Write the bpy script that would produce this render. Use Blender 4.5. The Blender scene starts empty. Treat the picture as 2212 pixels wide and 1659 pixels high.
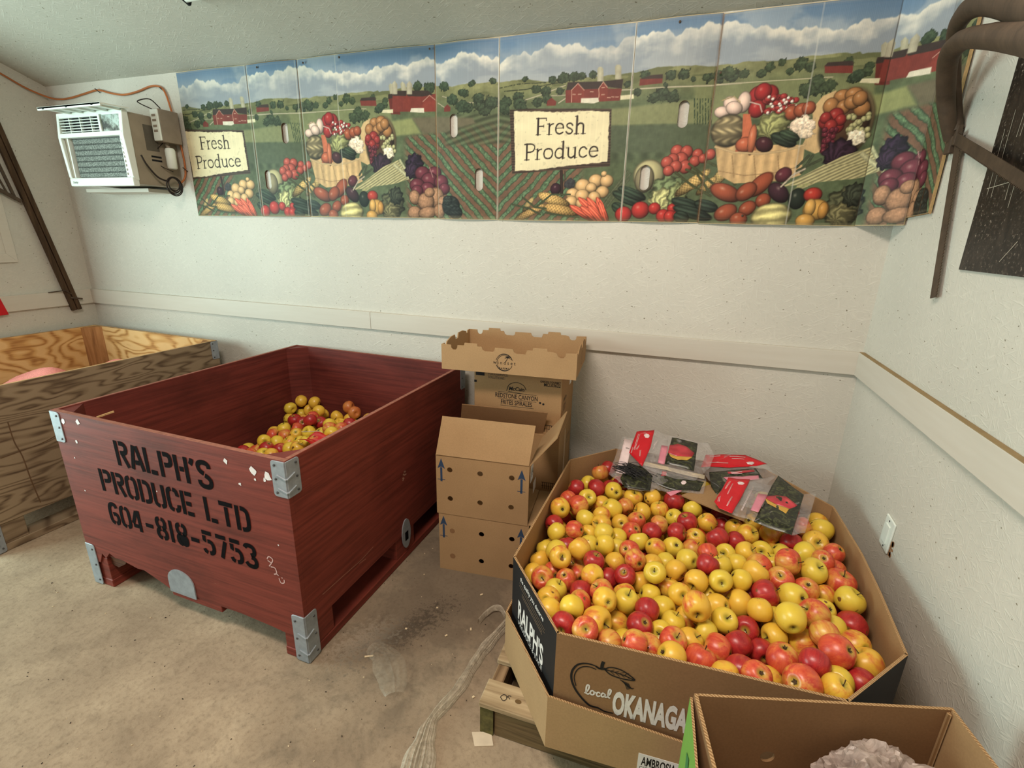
import bpy, bmesh, math, random
import numpy as np
from mathutils import Matrix, Vector
PI = math.pi
S = bpy.context.scene
COL = S.collection

# ---------------------------------------------------------------- camera, light, exposure
cam = bpy.data.cameras.new('camera'); cam.sensor_width = 36.0; cam.lens = 17.1775; cam.clip_start = 0.02
co = bpy.data.objects.new('camera', cam); COL.objects.link(co)
co.location = (0, -3.382, 1.467); co.rotation_euler = (1.27200, -0.02130, 0.33530)
S.camera = co
S.view_settings.view_transform = 'Standard'; S.view_settings.look = 'None'
S.view_settings.gamma = 1.0; S.view_settings.use_curve_mapping = False
S.view_settings.exposure = -0.50
W = bpy.data.worlds.new('sky'); S.world = W; W.use_nodes = True
W.node_tree.nodes['Background'].inputs[0].default_value = (1.0, 0.96, 0.92, 1)
W.node_tree.nodes['Background'].inputs[1].default_value = 0.20

def area(name, loc, to, sx, sy, power, col, spread=PI):
    l = bpy.data.lights.new(name, 'AREA'); l.shape = 'RECTANGLE'; l.size = sx; l.size_y = sy
    l.energy = power; l.color = col; l.spread = spread
    o = bpy.data.objects.new(name, l); COL.objects.link(o); o.location = loc
    o.rotation_euler = (Vector(to) - Vector(loc)).to_track_quat('-Z', 'Y').to_euler()
    return o
# daylight through the side doorway (out of frame, left); added fill light at the front, behind the camera
area('doorway_daylight', (-4.75, -3.55, 1.20), (-2.2, -1.4, 1.55), 2.2, 2.1, 240, (0.74, 1.0, 0.95))
area('front_fill_light', (-3.1, -7.2, 2.1), (0.0, -1.2, 0.9), 2.2, 2.2, 30, (1.0, 0.90, 0.84))
area('ceiling_lamp_light', (-0.7, -3.3, 3.02), (-0.4, -2.2, 0.0), 1.2, 0.35, 98, (1.0, 0.865, 0.75))

# ---------------------------------------------------------------- helpers
def lin(c):
    c = [x / 255.0 for x in c]
    return tuple((x / 12.92 if x <= 0.04045 else ((x + 0.055) / 1.055) ** 2.4) for x in c)

class MB:
    def __init__(s): s.v = []; s.f = []; s.m = []; s.T = None
    def add(s, vs, fs, mi=0, T=None):
        T = T if T is not None else s.T
        n = len(s.v)
        for p in vs:
            p = Vector(p)
            s.v.append(tuple(T @ p) if T is not None else tuple(p))
        for f in fs: s.f.append(tuple(i + n for i in f)); s.m.append(mi)
        return s
    def box(s, x0, y0, z0, x1, y1, z1, mi=0, T=None):
        v = [(x0,y0,z0),(x1,y0,z0),(x1,y1,z0),(x0,y1,z0),(x0,y0,z1),(x1,y0,z1),(x1,y1,z1),(x0,y1,z1)]
        return s.add(v, [(0,3,2,1),(4,5,6,7),(0,1,5,4),(1,2,6,5),(2,3,7,6),(3,0,4,7)], mi, T)
    def prism(s, poly, d0, d1, mi=0, T=None, axis='z'):
        # poly in 2D (ccw); extruded along axis from d0 to d1
        n = len(poly)
        if axis == 'z': g = lambda p, d: (p[0], p[1], d)
        elif axis == 'y': g = lambda p, d: (p[0], d, p[1])
        else: g = lambda p, d: (d, p[0], p[1])
        v = [g(p, d0) for p in poly] + [g(p, d1) for p in poly]
        f = [tuple(range(n - 1, -1, -1)), tuple(range(n, 2 * n))] + [(i, (i + 1) % n, n + (i + 1) % n, n + i) for i in range(n)]
        return s.add(v, f, mi, T)
    def bar(s, a, b, w, h, mi=0, up=(0, 0, 1), T=None):
        a = Vector(a); b = Vector(b); d = (b - a); L = d.length; d.normalize(); u = Vector(up)
        x = d.cross(u); x.normalize(); z = x.cross(d)
        M = Matrix((x, d, z)).transposed().to_4x4(); M.translation = a
        if T is not None: M = T @ M
        return s.box(-w / 2, 0, -h / 2, w / 2, L, h / 2, mi, M)
    def tube(s, pts, r, n=8, mi=0, closed=False, T=None, flat=1.0, cap=True):
        pts = [Vector(p) for p in pts]; m = len(pts)
        rs = r if isinstance(r, (list, tuple)) else [r] * m
        prev = None; rings = []
        for i, p in enumerate(pts):
            if closed: t = pts[(i + 1) % m] - pts[i - 1]
            else: t = pts[min(i + 1, m - 1)] - pts[max(i - 1, 0)]
            if t.length < 1e-9: t = Vector((0, 0, 1))
            t.normalize()
            if prev is None:
                x = t.cross(Vector((0, 0, 1)))
                if x.length < 1e-3: x = t.cross(Vector((0, 1, 0)))
            else: x = prev - t * prev.dot(t)
            x.normalize(); prev = x; y = t.cross(x)
            rings.append([p + x * (rs[i] * math.cos(2 * PI * k / n)) + y * (rs[i] * flat * math.sin(2 * PI * k / n)) for k in range(n)])
        v = [q for R in rings for q in R]; f = []
        for i in range(m if closed else m - 1):
            j = (i + 1) % m
            for k in range(n): f.append((i * n + k, i * n + (k + 1) % n, j * n + (k + 1) % n, j * n + k))
        if not closed and cap: f.append(tuple(range(n - 1, -1, -1))); f.append(tuple(range((m - 1) * n, m * n)))
        return s.add(v, f, mi, T)
    def lathe(s, prof, n=16, mi=0, T=None):
        v = []; f = []
        for r, z in prof:
            for k in range(n): v.append((r * math.cos(2 * PI * k / n), r * math.sin(2 * PI * k / n), z))
        for i in range(len(prof) - 1):
            for k in range(n): f.append((i * n + k, i * n + (k + 1) % n, (i + 1) * n + (k + 1) % n, (i + 1) * n + k))
        f.append(tuple(range(n - 1, -1, -1))); f.append(tuple(range((len(prof) - 1) * n, len(prof) * n)))
        return s.add(v, f, mi, T)
    def build(s, name, mats, parent=None, loc=None, rot=None, M=None, bevel=0, smooth=None, seg=2):
        me = bpy.data.meshes.new(name); me.from_pydata(s.v, [], s.f)
        mats = mats if isinstance(mats, (list, tuple)) else [mats]
        for m in mats: me.materials.append(m)
        for p, mi in zip(me.polygons, s.m): p.material_index = mi
        me.update()
        bm = bmesh.new(); bm.from_mesh(me)
        bmesh.ops.recalc_face_normals(bm, faces=bm.faces)
        if bevel:
            bmesh.ops.remove_doubles(bm, verts=bm.verts, dist=1e-5)
            ed = [e for e in bm.edges if len(e.link_faces) == 2 and e.calc_face_angle(0) > 0.5]
            bmesh.ops.bevel(bm, geom=ed, offset=bevel, segments=seg, affect='EDGES', profile=0.5, clamp_overlap=True)
        bm.to_mesh(me); bm.free()
        if smooth is not None:
            for p in me.polygons: p.use_smooth = True
            try: me.set_sharp_from_angle(angle=math.radians(smooth or 40))
            except Exception: pass
        return link(name, me, parent, loc, rot, M)

def link(name, me, parent=None, loc=None, rot=None, M=None):
    o = bpy.data.objects.new(name, me); COL.objects.link(o)
    if parent is not None: o.parent = parent
    if M is not None: o.matrix_basis = M
    if loc is not None: o.location = loc
    if rot is not None: o.rotation_euler = rot
    return o
def tag(o, label, cat, group=None, kind=None):
    if label: o['label'] = label
    if cat: o['category'] = cat
    if group: o['group'] = group
    if kind: o['kind'] = kind
    return o
def thing(name, label, cat, loc=(0, 0, 0), rotz=0, group=None):
    o = bpy.data.objects.new(name, None); COL.objects.link(o); o.empty_display_size = 0.1
    o.location = loc; o.rotation_euler = (0, 0, rotz)
    return tag(o, label, cat, group)
def frame(origin, right, up):
    x = Vector(right).normalized(); y = Vector(up); y = (y - x * y.dot(x)).normalized(); z = x.cross(y)
    M = Matrix((x, y, z)).transposed().to_4x4(); M.translation = Vector(origin); return M
def xform(loc=(0, 0, 0), rz=0, rx=0, ry=0, s=(1, 1, 1)):
    M = Matrix.Translation(loc) @ Matrix.Rotation(rz, 4, 'Z') @ Matrix.Rotation(ry, 4, 'Y') @ Matrix.Rotation(rx, 4, 'X')
    return M @ Matrix.Diagonal((s[0], s[1], s[2], 1))
def bez(pts, n=8):   # Catmull-Rom through pts
    P = [Vector(p) for p in pts]; P = [2 * P[0] - P[1]] + P + [2 * P[-1] - P[-2]]; out = []
    for i in range(1, len(P) - 2):
        for k in range(n):
            t = k / n; a, b, c, d = P[i - 1], P[i], P[i + 1], P[i + 2]
            out.append(0.5 * ((2 * b) + (-a + c) * t + (2 * a - 5 * b + 4 * c - d) * t * t + (-a + 3 * b - 3 * c + d) * t ** 3))
    out.append(P[-2]); return out

def text_geo(body, h, sx=1.0, bold=0.0, ext=0.0004, align='LEFT', shear=0.0):
    cu = bpy.data.curves.new('lettering', 'FONT'); cu.body = body; cu.size = 1.0; cu.offset = bold; cu.extrude = 0
    cu.align_x = align; cu.shear = shear; cu.resolution_u = 3
    o = bpy.data.objects.new('lettering', cu); COL.objects.link(o)
    dg = bpy.context.evaluated_depsgraph_get(); me = bpy.data.meshes.new_from_object(o.evaluated_get(dg))
    vs = [tuple(v.co) for v in me.vertices]; fs = [tuple(p.vertices) for p in me.polygons]
    bpy.data.objects.remove(o); bpy.data.curves.remove(cu); bpy.data.meshes.remove(me)
    k = h / 0.729      # cap height of the built-in face
    return [(x * k * sx, y * k, ext) for x, y, z in vs], fs
def lettering(rows, mat, parent, M, name='lettering'):
    # rows: (body, x, y, cap height, width scale, bold, align) in the frame's own plane
    for r in rows:
        mb = MB(); body, x, y, h = r[:4]; sx = r[4] if len(r) > 4 else 1; bo = r[5] if len(r) > 5 else 0; al = r[6] if len(r) > 6 else 'LEFT'; sh = r[7] if len(r) > 7 else 0
        vs, fs = text_geo(body, h, sx, bo, align=al, shear=sh)
        mb.add([(a + x, b + y, c) for a, b, c in vs], fs); o = mb.build(name, mat, parent, M=M)
    return o
def stroke(mb, pts, w, T=None, z=0.0004, mi=0, taper=None):
    # flat ribbon along a 2D polyline
    P = [Vector((p[0], p[1])) for p in pts]; n = len(P); L = []; R = []
    for i in range(n):
        d = P[min(i + 1, n - 1)] - P[max(i - 1, 0)]
        if d.length < 1e-9: d = Vector((1, 0))
        d.normalize(); nn = Vector((-d.y, d.x)); ww = w * (taper[i] if taper else 1) / 2
        L.append(P[i] + nn * ww); R.append(P[i] - nn * ww)
    v = [(p.x, p.y, z) for p in L] + [(p.x, p.y, z) for p in R]
    mb.add(v, [(n + i, n + i + 1, i + 1, i) for i in range(n - 1)], mi, T)
def disc(mb, cx, cy, rx, ry=None, n=20, z=0.0004, mi=0, T=None):
    ry = ry or rx
    mb.add([(cx + rx * math.cos(2 * PI * k / n), cy + ry * math.sin(2 * PI * k / n), z) for k in range(n)], [tuple(range(n))], mi, T)

# ---------------------------------------------------------------- materials
class NT:
    def __init__(s, name, rough=0.7, metal=0.0, spec=0.3):
        s.mat = bpy.data.materials.new(name); s.mat.use_nodes = True; s.t = s.mat.node_tree
        s.b = s.t.nodes['Principled BSDF']; s.b.inputs['Roughness'].default_value = rough
        s.b.inputs['Metallic'].default_value = metal; s.b.inputs['Specular IOR Level'].default_value = spec
        s.tc = s.t.nodes.new('ShaderNodeTexCoord')
    def n(s, typ, **kw):
        x = s.t.nodes.new(typ)
        for k, v in kw.items(): setattr(x, k, v)
        return x
    def l(s, a, b): s.t.links.new(a, b)
    def coord(s, scale=(1, 1, 1), rot=(0, 0, 0), loc=(0, 0, 0), src='Object'):
        m = s.n('ShaderNodeMapping'); s.l(s.tc.outputs[src], m.inputs[0])
        m.inputs['Scale'].default_value = scale; m.inputs['Rotation'].default_value = rot; m.inputs['Location'].default_value = loc
        return m.outputs[0]
    def noise(s, vec, scale=5, detail=3, rough=0.55, dist=0.0):
        x = s.n('ShaderNodeTexNoise'); s.l(vec, x.inputs['Vector']); x.inputs['Scale'].default_value = scale
        x.inputs['Detail'].default_value = detail; x.inputs['Roughness'].default_value = rough; x.inputs['Distortion'].default_value = dist
        return x.outputs['Fac']
    def ramp(s, fac, stops, interp='LINEAR'):
        x = s.n('ShaderNodeValToRGB'); s.l(fac, x.inputs[0]); cr = x.color_ramp; cr.interpolation = interp
        while len(cr.elements) < len(stops): cr.elements.new(0.5)
        for e, (p, c) in zip(cr.elements, stops):
            e.position = p; e.color = (*c, 1) if len(c) == 3 else c
        return x.outputs['Color']
    def g(s, fac, a, b):  # scalar ramp 0..1
        return s.ramp(fac, [(a, (0, 0, 0)), (b, (1, 1, 1))])
    def mix(s, fac, a, b, blend='MIX'):
        x = s.n('ShaderNodeMix'); x.data_type = 'RGBA'; x.blend_type = blend
        for i, val in ((0, fac), (6, a), (7, b)):
            if isinstance(val, (int, float)): x.inputs[i].default_value = val
            elif isinstance(val, tuple): x.inputs[i].default_value = (*val, 1) if len(val) == 3 else val
            else: s.l(val, x.inputs[i])
        return x.outputs[2]
    def math(s, op, a, b=0.0):
        x = s.n('ShaderNodeMath'); x.operation = op
        for i, val in ((0, a), (1, b)):
            if isinstance(val, (int, float)): x.inputs[i].default_value = val
            else: s.l(val, x.inputs[i])
        return x.outputs[0]
    def color(s, c):
        if isinstance(c, tuple): s.b.inputs['Base Color'].default_value = (*c, 1)
        else: s.l(c, s.b.inputs['Base Color'])
    def bump(s, h, strength=0.3, dist=0.01):
        x = s.n('ShaderNodeBump'); s.l(h, x.inputs['Height']); x.inputs['Strength'].default_value = strength
        x.inputs['Distance'].default_value = dist; s.l(x.outputs[0], s.b.inputs['Normal']); return x

def plain(name, c, rough=0.6, metal=0.0, var=0.12, scale=25, spec=0.3, bump=0.0):
    m = NT(name, rough, metal, spec); c = lin(c)
    f = m.noise(m.coord(), scale, 3)
    m.color(m.ramp(f, [(0.25, tuple(x * (1 - var) for x in c)), (0.75, tuple(min(1, x * (1 + var)) for x in c))]))
    if bump: m.bump(f, bump, 0.004)
    return m.mat

def osb(name, base, axes):
    # painted strand board: short ridges running every way, small dark nicks
    m = NT(name, 0.55, 0, 0.25); b = lin(base)
    R = {'xz': lambda a: (0, a, 0), 'yz': lambda a: (a, 0, 0), 'xy': lambda a: (0, 0, a)}[axes]
    SC = {'xz': (20, 20, 150), 'yz': (20, 20, 150), 'xy': (20, 150, 20)}[axes]
    hs = []
    for k, (a, sc) in enumerate(((0.15, 1.0), (-0.5, 0.9), (0.75, 1.1), (1.45, 0.8))):
        mp = m.n('ShaderNodeMapping'); mp.vector_type = 'TEXTURE'
        m.l(m.tc.outputs['Object'], mp.inputs[0]); mp.inputs['Rotation'].default_value = R(a); mp.inputs['Location'].default_value = (k * 3.1, k * 1.7, k * 2.3)
        m2 = m.n('ShaderNodeMapping'); m.l(mp.outputs[0], m2.inputs[0]); m2.inputs['Scale'].default_value = tuple(v * sc for v in SC)
        hs.append(m.g(m.noise(m2.outputs[0], 1.0, 2, 0.5), 0.57, 0.74))
    h = m.math('MAXIMUM', m.math('MAXIMUM', hs[0], hs[1]), m.math('MAXIMUM', hs[2], m.math('MULTIPLY', hs[3], 0.6)))
    fine = m.noise(m.coord((60, 60, 60)), 1.0, 3)
    hh = m.math('ADD', h, m.math('MULTIPLY', fine, 0.35))
    m.bump(hh, 0.34, 0.0024)
    big = m.noise(m.coord((1.3, 1.3, 1.3)), 1.0, 3)
    c = m.ramp(big, [(0.3, tuple(x * 0.93 for x in b)), (0.7, tuple(min(1, x * 1.05) for x in b))])
    nick = m.noise(m.coord((60, 60, 100), loc=(5, 2, 1)), 1.0, 1)
    c = m.mix(m.g(nick, 0.735, 0.765), c, lin((126, 118, 100)))
    rust = m.noise(m.coord((7, 7, 7), loc=(9, 4, 2)), 1.0, 4, 0.7)
    c = m.mix(m.g(rust, 0.80, 0.83), c, lin((130, 92, 58)))
    c = m.mix(m.math('MULTIPLY', h, 0.22), c, lin((232, 228, 216)))
    c = m.mix(m.math('MULTIPLY', m.g(fine, .55, .8), 0.25), c, tuple(x * .7 for x in b))
    m.color(c); return m.mat

def cardboard(name, c, rough=0.85, flute=None):
    m = NT(name, rough, 0, 0.15); c = lin(c)
    f = m.noise(m.coord((1, 1, 1)), 190, 3); f2 = m.noise(m.coord(), 6, 3)
    a = m.ramp(f, [(0.3, tuple(x * 0.93 for x in c)), (0.7, tuple(x * 1.05 for x in c))])
    m.color(m.mix(m.g(f2, 0.35, 0.7), a, m.mix(0.12, a, lin((96, 66, 40)))))
    m.bump(f, 0.08, 0.002); return m.mat
def cut_edge(name):
    m = NT(name, 0.9, 0, 0.1)
    w = m.n('ShaderNodeTexWave'); w.bands_direction = 'DIAGONAL'; w.inputs['Scale'].default_value = 80; w.inputs['Distortion'].default_value = 3.0
    m.l(m.coord((1, 1, 0.0)), w.inputs[0])
    m.color(m.ramp(w.outputs['Fac'], [(0.35, lin((136, 102, 68))), (0.6, lin((182, 150, 110)))])); return m.mat
def painted_ply(name, base, streak, worn):
    m = NT(name, 0.6, 0, 0.25); b, s_, w = lin(base), lin(streak), lin(worn)
    g1 = m.noise(m.coord((2.5, 2.5, 70)), 1.0, 4, 0.6); g2 = m.noise(m.coord((1.5, 1.5, 14), loc=(3, 1, 0)), 1.0, 4, 0.65, 0.8)
    c = m.ramp(g1, [(0.28, s_), (0.55, b), (0.8, tuple(x * 1.18 for x in b))])
    c = m.mix(m.math('MULTIPLY', m.g(g2, 0.5, 0.75), 0.5), c, s_)
    sc = m.noise(m.coord((9, 9, 160), loc=(1, 7, 3)), 1.0, 3, 0.7)
    c = m.mix(m.math('MULTIPLY', m.g(sc, 0.70, 0.78), 0.55), c, w)
    gr = m.noise(m.coord((2.6, 2.6, 4.5), loc=(6, 2, 8)), 1.0, 5, 0.65)
    c = m.mix(m.math('MULTIPLY', m.g(gr, 0.48, 0.72), 0.5), c, tuple(x * .45 for x in s_))
    m.color(c); m.bump(g1, 0.25, 0.003); return m.mat
def ring_ply(name, light, mid, dark, scale=(1.0, 1.0, 3.2), rings=34, freq=2.1):
    # rotary-cut plywood: contour rings of a slow noise field
    m = NT(name, 0.65, 0, 0.25)
    f = m.noise(m.coord(scale), freq, 2, 0.40, 0.3)
    sn = m.math('SINE', m.math('MULTIPLY', f, rings * 2.0))
    fine = m.noise(m.coord((4, 4, 120)), 1.0, 3)
    r = m.math('ADD', m.math('MULTIPLY', sn, 0.38), m.math('ADD', 0.22, m.math('MULTIPLY', fine, 0.56)))
    c = m.ramp(r, [(0.30, lin(light)), (0.72, lin(mid)), (0.98, lin(dark))])
    bl = m.noise(m.coord((2.2, 2.2, 2.2), loc=(4, 4, 4)), 1.0, 3)
    c = m.mix(m.math('MULTIPLY', m.g(bl, 0.45, 0.75), 0.35), c, lin(dark))
    m.color(c); m.bump(fine, 0.15, 0.003); return m.mat
def plank(name, a, b, dark, axis='x'):
    m = NT(name, 0.75, 0, 0.2); sc = {'x': (2.2, 42, 42), 'y': (42, 2.2, 42), 'z': (42, 42, 2.2)}[axis]
    f = m.noise(m.coord(sc), 1.0, 4, 0.6, 0.6); f2 = m.noise(m.coord((5, 5, 5)), 1.0, 3)
    c = m.ramp(f, [(0.25, lin(dark)), (0.5, lin(a)), (0.75, lin(b))])
    c = m.mix(m.math('MULTIPLY', m.g(f2, 0.5, 0.75), 0.35), c, lin(dark))
    m.color(c); m.bump(f, 0.3, 0.004); return m.mat
def metal(name, c, rough=0.45, met=0.75, var=0.25):
    m = NT(name, rough, met, 0.5); c = lin(c)
    f = m.noise(m.coord(), 40, 4, 0.65); f2 = m.noise(m.coord(loc=(3, 3, 3)), 9, 3)
    k = m.mix(0.5, m.ramp(f, [(0.3, tuple(x * (1 - var) for x in c)), (0.7, tuple(min(1, x * (1 + var)) for x in c))]),
              m.ramp(f2, [(0.3, tuple(x * (1 - var) for x in c)), (0.7, tuple(min(1, x * (1 + var)) for x in c))]))
    m.color(k); m.bump(f, 0.12, 0.003); return m.mat
def film(name, c, alpha=0.35, rough=0.2):
    m = NT(name, rough, 0, 0.6); f = m.noise(m.coord((1, 1, 1)), 30, 4, 0.6, 1.5)
    m.color(lin(c)); m.b.inputs['Alpha'].default_value = alpha
    a = m.n('ShaderNodeMapRange'); m.l(f, a.inputs[0]); a.inputs['From Min'].default_value = 0.3; a.inputs['From Max'].default_value = 0.75
    a.inputs['To Min'].default_value = alpha * 0.55; a.inputs['To Max'].default_value = min(1, alpha * 1.6); m.l(a.outputs[0], m.b.inputs['Alpha'])
    m.bump(f, 0.5, 0.006); return m.mat
BAGS={'a':{'film':[(-131,-1188,599),(-50,-1161,607),(29,-1188,598),(143,-1198,596),(181,-1199,595),(210,-1270,574),(192,-1353,549),(135,-1447,521),(23,-1448,521),(-78,-1421,529),(-141,-1342,552)],'header':[(-128,-1193,599),(-51,-1167,607),(-56,-1283,572),(-78,-1419,531),(-142,-1342,554)],'photo':[(30,-1201,597),(140,-1213,593),(129,-1391,540),(12,-1376,544)],'band':[(-49,-1208,594),(15,-1214,592),(10,-1379,543),(-59,-1376,544)],'chip':[(-11,-1264,579),(18,-1268,578),(10,-1381,544),(-17,-1377,545)],'apple':[(23,-1258,581),(56,-1241,586),(95,-1251,583),(128,-1287,573),(119,-1312,565),(79,-1317,564),(56,-1322,562),(19,-1309,566)],'yellow':[(22,-1311,566),(56,-1322,563),(91,-1315,565),(121,-1313,565),(99,-1338,558),(62,-1343,556),(33,-1332,560)],'oval':[(-94,-1218,593),(-85,-1204,598),(-72,-1205,597),(-67,-1218,594),(-72,-1234,589),(-84,-1235,589)],'lines':[[(-120,-1213,596),(-110,-1215,595),(-119,-1324,562),(-126,-1322,563)],[(-116,-1308,567),(-104,-1282,575),(-105,-1299,570),(-112,-1322,563)],[(-100,-1319,564),(-93,-1314,565),(-92,-1362,551),(-97,-1360,551)],[(-136,-1347,555),(-132,-1304,568),(-128,-1309,567),(-131,-1349,555)],[(-43,-1267,579),(-29,-1232,590),(-30,-1249,585),(-46,-1314,565)]]},'b':{'film':[(-187,-1236,583),(-124,-1238,582),(-50,-1361,541),(42,-1447,513),(-24,-1525,487),(-117,-1547,480),(-171,-1497,496),(-207,-1480,502)],'header':[(-175,-1252,579),(-138,-1256,578),(-140,-1470,508),(-179,-1469,508)],'photo':[(-138,-1398,531),(-74,-1411,527),(-31,-1454,513),(-33,-1530,488),(-132,-1541,484),(-157,-1496,499)],'lines':[[(-161,-1312,562),(-145,-1313,561),(-145,-1316,560),(-160,-1316,560)],[(-164,-1426,524),(-121,-1417,527),(-121,-1421,526),(-163,-1430,523)]]},'c':{'film':[(-88,-1362,532),(173,-1387,525),(180,-1418,516),(170,-1491,494),(91,-1507,489),(2,-1514,487),(-65,-1479,497)],'header':[(-87,-1378,540),(172,-1402,532),(171,-1426,525),(-87,-1400,533)],'photo':[(-7,-1409,522),(171,-1432,515),(155,-1481,501),(55,-1506,493),(-38,-1477,502)],'band':[(29,-1518,487),(90,-1487,496),(86,-1504,491),(48,-1535,482)],'apple':[(5,-1414,523),(23,-1411,524),(23,-1438,516),(2,-1440,515)],'oval':[(82,-1458,510),(89,-1446,514),(100,-1446,514),(104,-1457,510),(96,-1468,507),(86,-1469,507)],'lines':[[(92,-1457,511),(96,-1454,512),(97,-1462,510),(93,-1463,509)]]},'d':{'film':[(179,-1200,538),(348,-1154,546),(429,-1200,538),(459,-1274,525),(391,-1393,503),(243,-1436,496),(192,-1390,504),(160,-1298,520)],'header':[(181,-1204,540),(347,-1159,548),(429,-1206,540),(350,-1251,532),(161,-1303,522)],'photo':[(194,-1329,517),(381,-1250,531),(402,-1317,519),(267,-1371,509),(221,-1475,491),(200,-1429,499)],'band':[(248,-1356,514),(349,-1315,521),(386,-1301,524),(388,-1328,519),(267,-1378,510)],'apple':[(265,-1312,522),(371,-1267,530),(374,-1281,528),(269,-1327,520)],'oval':[(345,-1223,539),(357,-1209,541),(373,-1206,542),(378,-1215,540),(367,-1234,537),(350,-1237,536)],'lines':[[(197,-1213,541),(241,-1199,544),(241,-1205,543),(197,-1220,540)],[(279,-1191,545),(345,-1176,548),(345,-1182,547),(279,-1199,544)],[(288,-1205,543),(340,-1194,545),(339,-1199,544),(287,-1212,541)],[(197,-1262,532),(272,-1243,536),(272,-1248,535),(197,-1268,531)],[(278,-1310,524),(324,-1292,527),(323,-1313,523),(282,-1329,520)]]},'e':{'film':[(262,-1397,534),(345,-1380,536),(455,-1319,544),(530,-1425,531),(573,-1413,532),(492,-1671,501),(448,-1693,499),(332,-1661,503),(262,-1631,506),(220,-1615,508),(204,-1577,513)],'header':[(261,-1403,537),(344,-1385,539),(305,-1512,524),(262,-1634,509),(219,-1620,511),(203,-1582,515),(232,-1497,525)],'photo':[(421,-1405,536),(454,-1324,546),(528,-1434,533),(447,-1696,502),(332,-1664,505)],'band':[(343,-1397,537),(420,-1411,535),(373,-1556,518),(354,-1590,514),(293,-1567,516)],'chip':[(365,-1476,529),(397,-1477,529),(352,-1603,514),(328,-1593,515)],'apple':[(394,-1486,528),(430,-1467,530),(461,-1472,530),(493,-1517,524),(462,-1544,521),(422,-1532,523),(387,-1496,527)],'yellow':[(386,-1497,527),(421,-1533,523),(462,-1545,522),(446,-1578,518),(436,-1567,519),(390,-1536,523)],'oval':[(293,-1429,536),(301,-1414,537),(314,-1412,538),(321,-1420,537),(312,-1437,535),(297,-1440,534)],'lines':[[(264,-1427,536),(271,-1426,536),(249,-1484,529),(244,-1483,530)],[(274,-1440,535),(278,-1440,535),(255,-1517,525),(251,-1517,526)],[(219,-1551,521),(228,-1541,523),(222,-1580,518),(214,-1581,518)],[(267,-1528,524),(271,-1531,524),(249,-1600,516),(244,-1598,516)],[(347,-1441,535),(353,-1440,535),(298,-1612,514),(293,-1610,514)]]},'flap':[(89,-1522,488),(183,-1416,494),(280,-1343,497),(354,-1391,495),(309,-1621,483),(228,-1590,485)]}
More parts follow.
